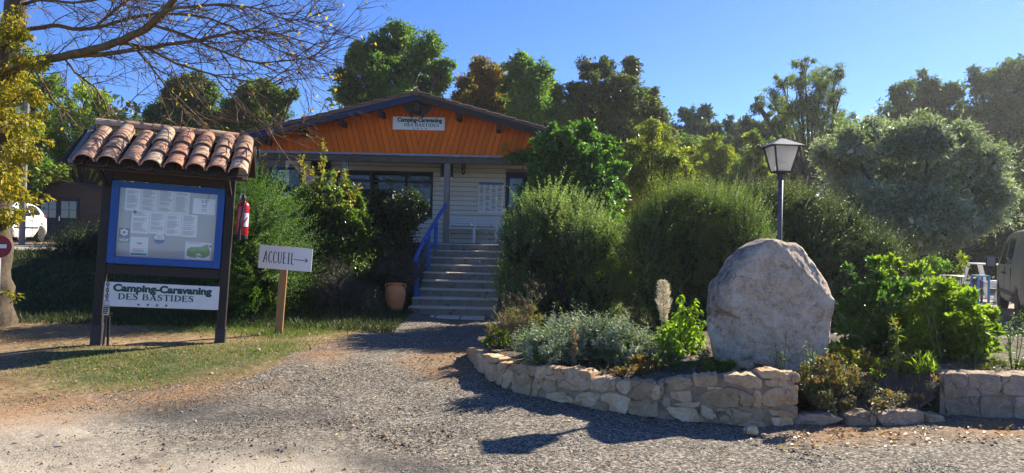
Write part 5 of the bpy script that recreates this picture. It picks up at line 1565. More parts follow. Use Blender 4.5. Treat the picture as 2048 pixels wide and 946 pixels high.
# white hatchback on the upper terrace at the left: nose towards the camera, tail away to the right
cfr, crr = at(13, 494, 23.6), at(69, 486, 25.5)
cfr.z, crr.z = ghf(cfr.x, 23.6), ghf(crr.x, 25.5)
cd = (crr - cfr); cd.z = 0; cd.normalize()
cyaw = math.atan2(cd.y, cd.x)
CW = 2.35
wy = .74
# local frame: x from front axle to tail, left/right = -y / +y ; visible flank is the one facing the camera
side_n = Vector((-cd.y, cd.x, 0)); cam_side = 1 if side_n.dot(-cfr) > 0 else -1
org = cfr - side_n * cam_side * wy
CAR = thing('parked_car', 'small white three-door hatchback parked on the upper terrace before the shed', 'car', (org.x, org.y, (cfr.z + crr.z) / 2), (0, 0, cyaw))
prof = [(-.62, .38, .56, .80), (-.58, .24, .70, .90), (-.45, .2, .80, .96), (-.3, .2, .84, 1), (-.15, .2, .87, 1), (0, .2, .90, 1), (.15, .2, .93, 1), (.3, .2, .98, 1), (.5, .2, 1.14, 1), (.75, .2, 1.33, 1), (1.0, .2, 1.40, 1), (1.4, .2, 1.43, 1), (1.8, .2, 1.43, 1), (2.05, .2, 1.41, 1), (2.2, .2, 1.39, 1), (2.35, .2, 1.36, 1), (2.5, .2, 1.30, .99), (2.65, .22, 1.16, .98), (2.78, .26, .98, .96), (2.86, .32, .80, .92), (2.88, .42, .66, .86)]
mb = MB(); loft(mb, carbody(prof, .80, .88, .38, (0, CW), .31))
mb.build('body', m_carwhite, CAR, True, smooth=True, angle=R(38))
for s in (-1, 1):
    for x in (0, CW): wheel(CAR, x, s * .70, .285, .17, -s)
    yb = lambda z: s * (.80 * .985 - .38 * max(0, z - .88) + .008)
    for nm_, pl in (('side_window', [(.78, .92), (1.55, .94), (1.55, 1.33), (1.02, 1.31)]), ('rear_quarter_window', [(1.64, .95), (2.38, 1.02), (2.22, 1.28), (1.64, 1.33)])):
        vs = [(x, yb(z), z) for x, z in pl] + [(x, yb(z) - s * .03, z) for x, z in pl]
        MB().add(vs, [(0, 1, 2, 3), (7, 6, 5, 4)] + [(i, (i + 1) % 4, 4 + (i + 1) % 4, 4 + i) for i in range(4)]).build(nm_, m_glassdark, CAR, True)
    MB().bb(.3, 2.05, s * .80 - .012, s * .80 + .014, .50, .56).build('side_moulding', m_trim, CAR, True, bevel=.006)
    d_ = MB(); d_.bb(.60, .606, s * .800 - .01, s * .800 + .003, .26, .87); d_.bb(1.60, 1.606, s * .800 - .01, s * .800 + .003, .26, .87); d_.build('door_seam', m_trim, CAR, True)
    MB().bb(1.42, 1.56, s * .80 - .01, s * .80 + .022, .76, .79).build('door_handle', m_trim, CAR, True, bevel=.005)
    MB().box((.80, s * .92, .98), (.10, .16, .12)).build('wing_mirror', m_trim, CAR, True, bevel=.03)
    MB().bb(2.60, 2.74, s * .70 - .06, s * .70 + .05, .72, 1.0).build('tail_light', m_signred, CAR, True, bevel=.02)
    MB().bb(-.60, -.48, s * .55 - .12, s * .55 + .12, .58, .72).build('headlight', m_steel, CAR, True, bevel=.03)
MB().add([(.36, -.62, .985), (.36, .62, .985), (.86, .55, 1.345), (.86, -.55, 1.345), (.34, -.62, 1.0), (.34, .62, 1.0), (.84, .55, 1.365), (.84, -.55, 1.365)], [(0, 1, 2, 3), (7, 6, 5, 4), (0, 4, 5, 1), (1, 5, 6, 2), (2, 6, 7, 3), (3, 7, 4, 0)]).build('windscreen', m_glassdark, CAR, True)

# silver van at the right edge: tail towards the camera, driving away
vf, vr = at(2002, 624, 18.0), at(2041, 634, 15.2)
vd = vf - vr; vd.z = 0; vd.normalize()
vyaw = math.atan2(vd.y, vd.x)
vn = Vector((-vd.y, vd.x, 0)); vs_ = 1 if vn.dot(-vr) > 0 else -1
vorg = vr - vn * vs_ * .86
VAN = thing('parked_van', 'silver grey delivery van parked at the right edge, seen along its left flank', 'van', (vorg.x, vorg.y, 0), (0, 0, vyaw))
VB = 3.05
prof = [(-.86, .45, 1.86, .92), (-.84, .32, 1.93, .97), (-.7, .28, 1.96, 1), (-.33, .28, 1.97, 1), (-.2, .28, 1.97, 1), (0, .28, 1.97, 1), (.2, .28, 1.97, 1), (.33, .28, 1.97, 1), (1.0, .28, 1.97, 1), (1.8, .28, 1.96, 1), (2.2, .28, 1.93, 1), (2.45, .28, 1.86, 1), (2.7, .28, 1.68, 1), (2.85, .28, 1.52, 1), (3.05, .28, 1.36, 1), (3.2, .28, 1.20, 1), (3.38, .28, 1.08, .99), (3.6, .28, 1.02, .97), (3.78, .3, .95, .93), (3.86, .34, .82, .88), (3.88, .42, .62, .82)]
mb = MB(); loft(mb, carbody(prof, .95, 1.10, .16, (0, VB), .37))
mb.build('body', m_vangrey, VAN, True, smooth=True, angle=R(38))
for s in (-1, 1):
    for x in (0, VB): wheel(VAN, x, s * .84, .335, .2, -s)
    yb = lambda z: s * (.95 * .985 - .16 * max(0, z - 1.10) + .010)
    for nm_, pl in (('side_window', [(2.02, 1.14), (2.92, 1.14), (2.56, 1.60), (2.02, 1.74)]), ('rear_window', [(.95, 1.16), (1.86, 1.16), (1.86, 1.76), (.95, 1.76)])):
        vs = [(x, yb(z), z) for x, z in pl] + [(x, yb(z) - s * .03, z) for x, z in pl]
        MB().add(vs, [(0, 1, 2, 3), (7, 6, 5, 4)] + [(i, (i + 1) % 4, 4 + (i + 1) % 4, 4 + i) for i in range(4)]).build(nm_, m_glassdark, VAN, True)
    vs = [(x, yb(z) + s * .004, z) for x, z in ((1.1, 1.42), (1.7, 1.42), (1.7, 1.70), (1.1, 1.70))]
    MB().bb(.4, 2.6, s * .95 - .012, s * .95 + .018, .46, .56).build('side_moulding', m_trim, VAN, True, bevel=.006)
    d_ = MB()
    for x in (.9, 1.94, 2.96): d_.bb(x, x + .008, s * .95 - .012, s * .95 + .004, .32, 1.08)
    d_.build('door_seam', m_trim, VAN, True)
    MB().bb(2.04, 2.24, s * .95 - .01, s * .95 + .03, .92, .965).build('door_handle', m_trim, VAN, True, bevel=.008)
    MB().bb(1.70, 1.88, s * .95 - .01, s * .95 + .03, .92, .965).build('door_handle', m_trim, VAN, True, bevel=.008)
    mr_ = MB().box((2.80, s * 1.13, 1.18), (.13, .22, .30)).build('wing_mirror', m_trim, VAN, True, bevel=.035)
    MB().box((2.731, s * 1.13, 1.19), (.004, .17, .23)).build('mirror_glass', m_vangrey, mr_, True)
    MB().bb(-.865, -.80, s * .86 - .06, s * .86 + .05, .85, 1.35).build('tail_light', m_signred, VAN, True, bevel=.02)
    MB().bb(3.55, 3.80, s * .74 - .12, s * .74 + .13, .70, .90).build('headlight', m_steel, VAN, True, bevel=.03)
MB().bb(-.93, -.84, -.85, .85, .34, .58).build('rear_bumper', m_trim, VAN, True, bevel=.03)
MB().bb(-.875, -.83, -.62, .62, 1.18, 1.72).build('rear_glass', m_glassdark, VAN, True, bevel=.01)

# ------------------------------------------------------------------ shed, pole, no-entry sign at the left
sx0, sx1 = at(52, 480, 30).x, at(200, 480, 30).x
szg = ghf(sx0, 30)
SH = thing('shed', 'dark timber garden shed with small-paned double doors behind the white car', 'shed', ((sx0 + sx1) / 2, 30, szg))
sz1 = at(60, 380, 30).z - szg; szp = at(125, 364, 30).z - szg
w2 = (sx1 - sx0) / 2
z = 0; k = 0
dx0, dx1 = at(78, 430, 30).x - (sx0 + sx1) / 2, at(158, 430, 30).x - (sx0 + sx1) / 2
while z < szp - .05:
    lim = w2 if z < sz1 else w2 * max(.05, (szp - z - .06) / (szp - sz1))
    for a, b in (((-lim, dx0 - .03), (dx1 + .03, lim)) if z < 1.85 else ((-lim, lim),)):
        if b - a > .05: MB().bb(a, b, -.012 - .004 * (k % 2), .03, z, min(z + .128, szp - .05)).build('board', m_shed, SH, True)
    z += .132; k += 1
MB().bb(-w2, w2, .035, 2.4, 0, sz1).build('wall', m_shed, SH, True)
for s in (-1, 1):
    MB().add([(0, -.25, szp), (s * (w2 + .25), -.25, sz1 - .08), (s * (w2 + .25), 2.6, sz1 - .08), (0, 2.6, szp), (0, -.25, szp + .07), (s * (w2 + .25), -.25, sz1 - .01), (s * (w2 + .25), 2.6, sz1 - .01), (0, 2.6, szp + .07)], [(0, 1, 2, 3), (7, 6, 5, 4), (0, 4, 5, 1), (1, 5, 6, 2), (2, 6, 7, 3), (3, 7, 4, 0)]).build('roof', m_brown, SH, True)
dm = (dx0 + dx1) / 2
for a, b in ((dx0, dm - .01), (dm + .01, dx1)):
    d_ = MB().bb(a, b, -.03, .03, .03, 1.84).build('door', m_darkwood, SH, True, bevel=.005)
    a2, b2 = a + .1, b - .1
    MB().bb(a2, b2, -.036, -.0305, .98, 1.68).build('pane', m_glassdark, d_, True)
    bm_ = MB(); xm = (a2 + b2) / 2
    bm_.bb(xm - .02, xm + .02, -.05, -.0365, .98, 1.68); bm_.bb(a2, xm - .0205, -.05, -.0365, 1.31, 1.35); bm_.bb(xm + .0205, b2, -.05, -.0365, 1.31, 1.35)
    bm_.build('glazing_bar', m_greywood, d_, True)
MB().bb(dm + .03, dm + .07, -.06, -.031, .85, 1.05).build('handle', m_steel, SH, True)
q = at(50, 372, 21.5)
o = MB().tube([(at(46, 380, 21.5).x, 21.5, ghf(q.x, 21.5) - .1), at(52, 240, 21.5), at(54, 200, 21.5)], [.085, .075, .07], 12).build('utility_pole', m_greywood, None, smooth=True, angle=R(40))
tag(o, 'weathered wooden pole standing beside the leafy tree trunk above the car', 'pole')
nq = at(-3, 493, 9.45)
NEs = thing('no_entry_sign', 'round red no-entry sign with white bar cut by the left edge', 'sign', (nq.x, 9.45, ghf(nq.x, 9.45)), (0, 0, R(18)))
zc = nq.z - ghf(nq.x, 9.45)
ax = Matrix.Rotation(R(90), 3, 'X')
rs = 23 * 9.45 / F
MB().lathe([(0, -.006), (rs, -.006), (rs, .006), (0, .006)], (0, 0, zc), 36, ax).build('disc', m_signred, NEs, True)
MB().bb(-rs * .72, rs * .62, -.010, -.0065, zc - rs * .14, zc + rs * .20).build('bar', m_white, NEs, True)
MB().tube([(0, .03, -.1), (0, .03, zc + .05)], .022, 10).build('post', m_polemetal, NEs, True, smooth=True)

# ------------------------------------------------------------------ right background: picnic table, glass table, stool, pots, cable
def rel(px, py, Y): return at(px, py, Y)
PT = rel(1984, 575, 21)
PZ = ghf(PT.x, 21)
PI_ = thing('picnic_table', 'white picnic table with bench under the dark trees behind the van', 'picnic table', (PT.x, 21, PZ), (0, 0, R(12)))
for i in range(5): MB().bb(-.38 + i * .155, -.235 + i * .155, -.8, .8, 1.03, 1.065).build('top_board', m_white, PI_, True, bevel=.004)
for s in (-1, 1):
    for i in range(2): MB().bb(s * .78 - .13 + i * .135, s * .78 - .005 + i * .135, -.8, .8, .50, .535).build('seat_board', m_white, PI_, True, bevel=.004)
    MB().bb(-.92, .92, s * .6 - .03, s * .6 + .03, .42, .495).build('cross_bearer', m_white, PI_, True)
    for t in (-1, 1):
        MB().prism([(t * .55 - .07, 0), (t * .55 + .07, 0), (t * .22 + .07, 1.025), (t * .22 - .07, 1.025)], s * .66 - .03, s * .66 + .03).build('leg', m_white, PI_, True)
gq = rel(1903, 575, 19); GZ = ghf(gq.x, 19)
gz = rel(1903, 551, 19).z - GZ
GT = thing('garden_table', 'small round metal rimmed table left of the picnic table', 'table', (gq.x, 19, GZ))
MB().lathe([(0, gz - .008), (.28, gz - .008), (.29, gz), (.28, gz + .008), (0, gz + .006)], (0, 0, 0), 28).build('top', m_steel, GT, True, smooth=True, angle=R(40))
for a in (.5, 2.1, 3.7, 5.3): MB().tube([(.25 * math.cos(a), .25 * math.sin(a), gz - .01), (.22 * math.cos(a), .22 * math.sin(a), 0)], .013, 6).build('leg', m_polemetal, GT, True)
bq = rel(1960, 578, 19.6); BZ = ghf(bq.x, 19.6)
bz = rel(1960, 550, 19.6).z - BZ
ST2 = thing('stool', 'light blue plastic stool under the picnic bench', 'stool', (bq.x, 19.6, BZ))
MB().bb(-.17, .17, -.17, .17, bz - .035, bz).build('seat', m_plastic_blue, ST2, True, bevel=.01)
for sx in (-1, 1):
    for sy in (-1, 1): MB().bb(sx * .145 - .022, sx * .145 + .022, sy * .145 - .022, sy * .145 + .022, 0, bz - .036).build('leg', m_plastic_blue, ST2, True)
pq = rel(1942, 572, 19.8); pz = ghf(pq.x, 19.8)
CH = thing('chair', 'purple plastic chair in the shade left of the light blue stool', 'chair', (pq.x, 19.8, pz), (0, 0, R(200)))
MB().bb(-.2, .2, -.2, .2, .40, .43).build('seat', m_plastic_purple, CH, True, bevel=.01)
MB().bb(-.2, .2, .19, .22, .43, .62).build('backrest', m_plastic_purple, CH, True, bevel=.01)
for sx in (-1, 1):
    for sy in (-1, 1): MB().bb(sx * .18 - .02, sx * .18 + .02, sy * .18 - .02, sy * .18 + .02, 0, .399).build('leg', m_plastic_purple, CH, True)
def flowerpot(px, py, Y, r, h, label, m_):
    q = rel(px, py, Y); zz = ghf(q.x, Y)
    o = thing('flower_pot', label, 'pot', (q.x, Y, zz))
    MB().lathe([(0, 0), (r * .72, 0), (r * .95, h * .9), (r, h * .9), (r, h), (r * .9, h), (r * .86, h * .86), (0, h * .84)], (0, 0, 0), 20).build('body', m_, o, True, smooth=True, angle=R(40))
    return Vector((q.x, Y, zz + h * .85))
POT1 = flowerpot(1868, 575, 18.4, .34, .46, 'large dark pot holding a spreading green plant, right of the bed', m_trim)
POT2 = flowerpot(1921, 578, 20.2, .16, .30, 'small dark pot holding a tall spindly plant behind the round table', m_brown)
o = MB().tube(fine([rel(1900, 426, 24), rel(1960, 430, 24), rel(2048, 433, 23.5), rel(2200, 434, 23)], 5), .018, 5).build('cable', m_steel, None); tag(o, 'thin pale cable strung across the dark trees at the right edge', 'cable')
# ------------------------------------------------------------------ foliage generators
def unit(v):
    return v / np.maximum(np.linalg.norm(v, axis=-1, keepdims=True), 1e-9)
def rdir(n):
    return unit(rng.normal(0, 1, (n, 3)))
def rball(n):
    return rdir(n) * rng.random((n, 1)) ** (1 / 3)
def leaf_geo(P, D, N, L, Wd, fold=.25, at_=.42):
    D = unit(D); S = unit(np.cross(D, N)); N2 = np.cross(S, D)
    L = np.broadcast_to(L, (len(P),))[:, None]; Wd = np.broadcast_to(Wd, (len(P),))[:, None]
    mid = P + D * L * at_
    V = np.stack([P, mid + S * Wd / 2 + N2 * Wd * fold, P + D * L - N2 * L * .08, mid - S * Wd / 2 + N2 * Wd * fold], 1).reshape(-1, 3)
    k = np.arange(len(P))[:, None] * 4
    T = np.concatenate([k + np.array([[0, 2, 1]]), k + np.array([[0, 3, 2]])], 1).reshape(-1, 3)
    return V, T
def merge(geos):
    Vs, Ts, o = [], [], 0
    for v, t in geos:
        Vs.append(v); Ts.append(t + o); o += len(v)
    return np.concatenate(Vs), np.concatenate(Ts)
def leafpart(name, geo, m, parent=None):
    return put(name, npmesh(name, *geo), m, parent)
_LM = {}
def unit_leaf(m):
    if m.name not in _LM:
        v, t = leaf_geo(np.zeros((1, 3)), np.array([[0., 1, 0]]), np.array([[0., 0, 1]]), 1.0, .55)
        me = npmesh('leaf', v, t); me.materials.append(m); _LM[m.name] = me
    return _LM[m.name]
def leafobjs(parent, P, D, N, L, m, wr=1.0):
    """big leaves one can pick apart: each an object sharing one mesh"""
    me = unit_leaf(m)
    inv = parent.matrix_basis.inverted()
    D = unit(D); S = unit(np.cross(D, N)); N2 = np.cross(S, D)
    for i in range(len(P)):
        o = bpy.data.objects.new('leaf', me); C.objects.link(o); o.parent = parent
        l_ = float(L[i] if np.ndim(L) else L)
        o.matrix_basis = inv @ Matrix(((S[i, 0] * l_ * wr, D[i, 0] * l_, N2[i, 0] * l_, P[i, 0]), (S[i, 1] * l_ * wr, D[i, 1] * l_, N2[i, 1] * l_, P[i, 1]), (S[i, 2] * l_ * wr, D[i, 2] * l_, N2[i, 2] * l_, P[i, 2]), (0, 0, 0, 1)))
def place_blobs(blobs, Y, dz=.6):
    out = []
    for b in blobs:
        y = Y + (b[3] if len(b) > 3 else random.uniform(-dz, dz))
        c = at(b[0], b[1], y); r_ = b[2] * y / F
        out.append((np.array(c), r_))
    return out
def clump_points(bl, n, cl=.30, shell=.45, dens=14, squash=.8):
    w = np.array([r_ ** 2 for _, r_ in bl]); w = w / w.sum()
    Ps, Us, Cs = [], [], []
    for (c, r_), wi in zip(bl, w):
        K = max(5, int(dens * (r_ / max(q for _, q in bl)) ** 2))
        cc = c + rdir(K) * (r_ * (rng.random((K, 1)) ** shell) * .86)
        m_ = max(8, int(n * wi)); k = rng.integers(0, K, m_)
        cr = r_ * cl * rng.uniform(.6, 1.25, K)
        b = rball(m_); b[:, 2] *= squash
        b = b * (1 + np.minimum(rng.exponential(.22, (m_, 1)), 1.3)) * rng.uniform(.55, 1.5, (K, 3))[k]
        Ps.append(cc[k] + b * cr[k][:, None]); Us.append(unit(Ps[-1] - c)); Cs.append(cc)
    return np.concatenate(Ps), np.concatenate(Us), Cs
def tree(name, label, cat, Y, px, blobs, n, size, m, group=None, trunk=.2, aspect=.5, bark=m_darkbark, cl=.42, shell=.5, dens=18, droop=-.15, dz=1.2, limbs=True, base=None, fork=.4, floor=True, mixm=None, dense=.12):
    if Y > 17:                                   # far crowns: many small leaves in many small clumps
        n, size, dens, cl = int(n * 2.1), size * .66, dens * 1.9, cl * .74
    bl = place_blobs(blobs, Y, dz)
    bx = at(px, 400, Y).x if base is None else base[0]; by = Y if base is None else base[1]
    bz = ghf(bx, by)
    T_ = thing(name, label, cat, (bx, by, bz), group=group)
    P, U_, Cs = clump_points(bl, n, cl, shell, dens)
    if floor:
        k = P[:, 2] > gh(P[:, 0], P[:, 1]) + .03
        P, U_ = P[k], U_[k]
    D = unit(U_ * .5 + rdir(len(P)) * .9 + np.array([0, 0, droop])); N = unit(rdir(len(P)) * .8 + np.array([0, 0, .7]))
    L = size * rng.uniform(.65, 1.3, len(P))
    if mixm:
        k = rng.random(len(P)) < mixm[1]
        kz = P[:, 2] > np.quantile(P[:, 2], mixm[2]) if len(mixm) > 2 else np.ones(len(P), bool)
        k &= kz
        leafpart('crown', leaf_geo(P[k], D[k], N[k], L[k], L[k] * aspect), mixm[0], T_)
        P, D, N, L = P[~k], D[~k], N[~k], L[~k]
    leafpart('crown', leaf_geo(P, D, N, L, L * aspect), m, T_)
    if dense:
        q, _, _ = clump_points([(c, r_ * .72) for c, r_ in bl], int(n * dense), .5, .7, 10)
        q = q[q[:, 2] > gh(q[:, 0], q[:, 1]) + .03]
        leafpart('inner_foliage', leaf_geo(q, rdir(len(q)), rdir(len(q)), size * 1.9, size * .9), m, T_)
    if limbs:
        mb = MB()
        zc = min(c[2] - r_ for c, r_ in bl); zt_ = max(c[2] for c, r_ in bl)
        fz = max(bz + .25, bz + (np.mean([c[2] for c, _ in bl]) - bz) * fork)
        fk = Vector((bx + random.uniform(-.1, .1), by, fz))
        mb.tube([(bx, by, bz - .1), (bx + random.uniform(-.05, .05), by, (bz + fz) / 2), fk], [trunk, trunk * .85, trunk * .7], 8)
        mb.build('trunk', bark, T_, smooth=True)
        mb = MB()
        for (c, r_), cc in zip(bl, Cs):
            c = Vector(c); mid = fk.lerp(c, .5) + Vector((random.uniform(-.15, .15), random.uniform(-.1, .1), .1)) * r_
            mb.tube([fk, mid, c], [trunk * .55, trunk * .35, trunk * .16], 6)
            for q in cc[:9]:
                q = Vector(q); md = c.lerp(q, .5) + Vector((0, 0, .08 * r_)) + Vector(rball(1)[0]) * r_ * .12
                mb.tube([mid.lerp(c, random.uniform(.3, 1)), md, q], [trunk * .15, trunk * .1, trunk * .04], 4)
        mb.build('branches', bark, T_, smooth=True)
    return T_
def shoots(bl, n, L, per, nl, nw, up=.7, out=.8, inner=.35, angle=.75, curve=.25, squash=1.0, zmin=-.6):
    """leafy shoots growing out of a rounded mass, each set with small narrow leaves along its length"""
    w = np.array([r_ ** 2 for _, r_ in bl]); w = w / w.sum()
    k = rng.choice(len(bl), n, p=w)
    c = np.array([b[0] for b in bl])[k]; r_ = np.array([b[1] for b in bl])[k]
    u = rdir(n); u[:, 2] = np.maximum(u[:, 2], zmin); u = unit(u)
    f = np.where(rng.random(n) < inner, rng.uniform(.3, .75, n), rng.uniform(.72, .95, n))
    S0 = c + u * (r_ * f)[:, None] * np.array([1, 1, squash])
    d = unit(u * out + np.array([0, 0, up]) + rdir(n) * .30)
    ln = L * rng.uniform(.6, 1.25, n) * (1 + (rng.random(n) < .06) * rng.uniform(.3, 1.0, n))
    t = np.linspace(.05, 1, per)
    bend = np.array([0, 0, curve])
    P = S0[:, None, :] + d[:, None, :] * (ln[:, None] * t)[..., None] + bend * (ln[:, None] * (t ** 2))[..., None]
    Dd = unit(d[:, None, :] + bend * 2 * t[None, :, None])
    side = unit(np.cross(Dd, rdir(n)[:, None, :])); oth = np.cross(Dd, side)
    a = (np.arange(per) * 2.4)[None, :] + rng.uniform(0, 6.28, (n, 1))
    rad_ = side * np.cos(a)[..., None] + oth * np.sin(a)[..., None]
    D2 = unit(Dd * (1 - angle * .6) + rad_ * angle)
    taper = (1.1 - .55 * t)[None, :] * rng.uniform(.75, 1.25, (n, per))
    P, D2, N, l_ = P.reshape(-1, 3), D2.reshape(-1, 3), (Dd + rad_ * .2).reshape(-1, 3), (nl * taper).reshape(-1)
    return P, D2, N, l_
def spraybush(name, label, cat, Y, px, blobs, n, L, per, nl, nw, m, group=None, fill=4000, fillm=None, fillsize=.09, up=.7, out=.8, curve=.25, angle=.75, inner=.35, dz=.5, squash=1.0, base=None, zmin=-.6, dead=.025):
    bl = place_blobs(blobs, Y, dz)
    bx = at(px, 400, Y).x; bz = ghf(bx, Y)
    T_ = thing(name, label, cat, (bx, Y, bz), group=group)
    P, D, N, l_ = shoots(bl, n, L, per, nl, nw, up, out, inner, angle, curve, squash, zmin)
    k = P[:, 2] > gh(P[:, 0], P[:, 1]) + .02
    old = np.repeat(rng.random(n) < dead, per)
    leafpart('foliage', leaf_geo(P[k & ~old], D[k & ~old], N[k & ~old], l_[k & ~old], nw * rng.uniform(.8, 1.2, (k & ~old).sum())), m, T_)
    if dead:
        o_ = k & old
        stuff(leafpart('dry_shoots', leaf_geo(P[o_], D[o_], N[o_], l_[o_], nw * .8), lm_dry, T_))
    if fill:
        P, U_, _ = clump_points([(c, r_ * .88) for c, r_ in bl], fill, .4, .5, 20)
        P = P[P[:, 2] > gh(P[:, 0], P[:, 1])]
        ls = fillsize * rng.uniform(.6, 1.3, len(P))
        leafpart('inner_foliage', leaf_geo(P, rdir(len(P)), rdir(len(P)), ls, ls * .4), fillm or m, T_)  # fillm, where given, is darker: the bush's inner shade put into its colour
    mb = MB()
    for c, r_ in bl:
        c = Vector(c)
        for q in range(3):
            e = c + Vector(rball(1)[0]) * r_ * .6
            b0 = Vector((bx + random.uniform(-.12, .12), Y + random.uniform(-.1, .1), bz - .05))
            mb.tube([b0, b0.lerp(e, .5) + Vector((0, 0, .1)), e], [.03, .02, .008], 5)
    mb.build('stems', m_darkbark, T_)
    return T_

# ------------------------------------------------------------------ trees behind
GB_ = 'trees behind the building'
tree('oak_tree', 'tall open-crowned oak rising directly behind the left half of the gable', 'tree', 30, 790, [(800, 78, 42), (845, 105, 48), (765, 100, 42), (720, 118, 38), (880, 140, 30), (700, 160, 36), (750, 150, 50), (810, 150, 55), (860, 175, 40), (740, 205, 48), (690, 185, 26), (820, 215, 60), (880, 210, 26), (770, 240, 60)], 21000, .20, lm_oak, GB_, trunk=.32, cl=.38, shell=.45, dens=18, mixm=(lm_green, .5, .0))
tree('oak_tree', 'russet-leaved oak turning orange brown behind the gable ridge', 'tree', 32, 970, [(962, 140, 28), (990, 155, 28), (940, 175, 30), (1010, 190, 32), (975, 190, 32), (1005, 222, 32), (945, 215, 36), (920, 200, 22), (1030, 215, 22)], 11000, .21, lm_russet, GB_, trunk=.22, mixm=(lm_dark, .28))
tree('oak_tree', 'full green oak with pointed top right of the russet one', 'tree', 29.5, 1060, [(1048, 112, 20), (1040, 135, 32), (1075, 145, 34), (1060, 175, 46), (1100, 195, 40), (1020, 165, 26), (1115, 232, 36), (1070, 230, 55), (1130, 262, 34), (1035, 215, 36)], 17000, .19, lm_green, GB_, trunk=.25, mixm=(lm_oak, .3))
tree('oak_tree', 'dark dense oak with browning edge, centre right above the vine mound', 'tree', 31, 1230, [(1180, 140, 26), (1215, 140, 28), (1262, 145, 30), (1155, 185, 34), (1200, 180, 46), (1255, 180, 46), (1296, 190, 30), (1310, 215, 26), (1170, 235, 50), (1230, 235, 60), (1290, 245, 50), (1240, 290, 70), (1330, 262, 30), (1150, 290, 45)], 21000, .2, lm_dark, GB_, trunk=.3, mixm=(lm_brownish, .5))
tree('tall_shrub', 'tall yellow-green autumn shrub between the vine mound and the pointed juniper', 'shrub', 18.5, 1310, [(1305, 262, 28), (1335, 285, 30), (1290, 300, 34), (1330, 320, 40), (1360, 310, 26), (1280, 345, 36), (1325, 360, 42), (1365, 345, 28), (1300, 400, 50), (1260, 330, 30), (1250, 375, 34), (1270, 290, 22), (1345, 400, 44), (1240, 420, 34)], 13000, .11, lm_yellowgreen, None, trunk=.07, mixm=(lm_brownish, .35))
GP = 'pines in the gap on the right'
tree('pine_tree', 'slender grey-green pine just right of the dark oak', 'tree', 44, 1400, [(1372, 228, 22), (1408, 232, 24), (1425, 262, 22), (1390, 262, 30), (1380, 300, 36), (1420, 310, 32), (1350, 270, 30), (1440, 290, 26)], 9000, .30, lm_pine, GP, trunk=.22, aspect=.28, cl=.26)
tree('pine_tree', 'broad dark pine in the gap left of the lantern', 'tree', 46, 1490, [(1460, 252, 22), (1492, 250, 24), (1525, 262, 24), (1475, 285, 34), (1515, 300, 34), (1545, 285, 22), (1490, 330, 40), (1455, 275, 26), (1540, 265, 22), (1570, 290, 30)], 11000, .30, lm_pine, GP, trunk=.22, aspect=.28, cl=.26, mixm=(lm_dark, .4))
tree('small_tree', 'small yellow-green tree low in the gap before the slender pine', 'tree', 27, 1425, [(1420, 290, 26), (1445, 310, 26), (1405, 320, 30), (1430, 345, 36)], 3500, .15, lm_yellowgreen, None, trunk=.08)
tree('oak_tree', 'low rounded dark oak filling the gap between the dense oak and the pines', 'tree', 36, 1380, [(1350, 300, 44), (1400, 320, 50), (1340, 350, 50), (1450, 330, 44), (1420, 370, 50)], 8000, .22, lm_oak, None, trunk=.2)
tree('oak_tree', 'low rounded green oak behind the lantern pole', 'tree', 37, 1560, [(1520, 320, 44), (1570, 310, 44), (1620, 310, 48), (1560, 350, 50), (1670, 300, 44), (1700, 280, 40)], 8000, .22, lm_dark, None, trunk=.2, mixm=(lm_yellowgreen, .2))
tree('small_tree', 'small yellowing tree immediately left of the lantern head', 'tree', 26, 1515, [(1505, 275, 18), (1520, 300, 20), (1505, 325, 24), (1530, 340, 20)], 2000, .15, lm_yellowgreen, None, trunk=.08, mixm=(lm_dark, .4))
tree('locust_tree', 'airy locust tree with visible branches above the lantern', 'tree', 32, 1620, [(1608, 130, 22), (1600, 160, 30), (1640, 148, 28), (1672, 150, 22), (1565, 165, 24), (1640, 185, 38), (1680, 195, 26), (1545, 195, 26), (1590, 205, 36), (1525, 220, 22), (1510, 205, 14), (1650, 230, 42), (1690, 240, 22), (1600, 255, 44), (1555, 250, 26), (1625, 215, 34), (1660, 265, 40), (1570, 225, 24)], 12500, .18, lm_locust, None, trunk=.17, aspect=.34, cl=.40, shell=.42, dens=14, fork=.5, dense=0)
GR = 'trees along the right edge'
tree('oak_tree', 'dark rounded tree right of the airy locust tree', 'tree', 38, 1830, [(1800, 195, 34), (1850, 165, 30), (1850, 200, 44), (1790, 240, 40), (1840, 250, 56), (1895, 190, 36), (1900, 250, 50), (1880, 310, 60), (1780, 285, 40)], 15000, .25, lm_dark, GR, trunk=.3, mixm=(lm_oak, .4))
tree('oak_tree', 'tall dark tree in the upper right corner', 'tree', 36, 2010, [(1960, 165, 34), (2000, 155, 38), (2045, 135, 40), (1990, 210, 60), (2050, 200, 70), (2100, 150, 60), (2020, 280, 70), (2090, 290, 80), (2000, 360, 70), (2070, 380, 80), (1950, 240, 40), (1950, 330, 50)], 20000, .25, lm_dark, GR, trunk=.4)
tree('yew_hedge', 'dense near-black evergreen behind the picnic table at the right edge', 'hedge', 27, 2010, [(1950, 430, 50), (2010, 420, 60), (2070, 430, 60), (1970, 500, 60), (2040, 500, 60), (1900, 500, 60), (2120, 480, 70), (1840, 500, 60), (1960, 540, 45), (2030, 545, 45), (1890, 545, 40)], 14000, .17, lm_hedge, None, trunk=.15, dens=20)
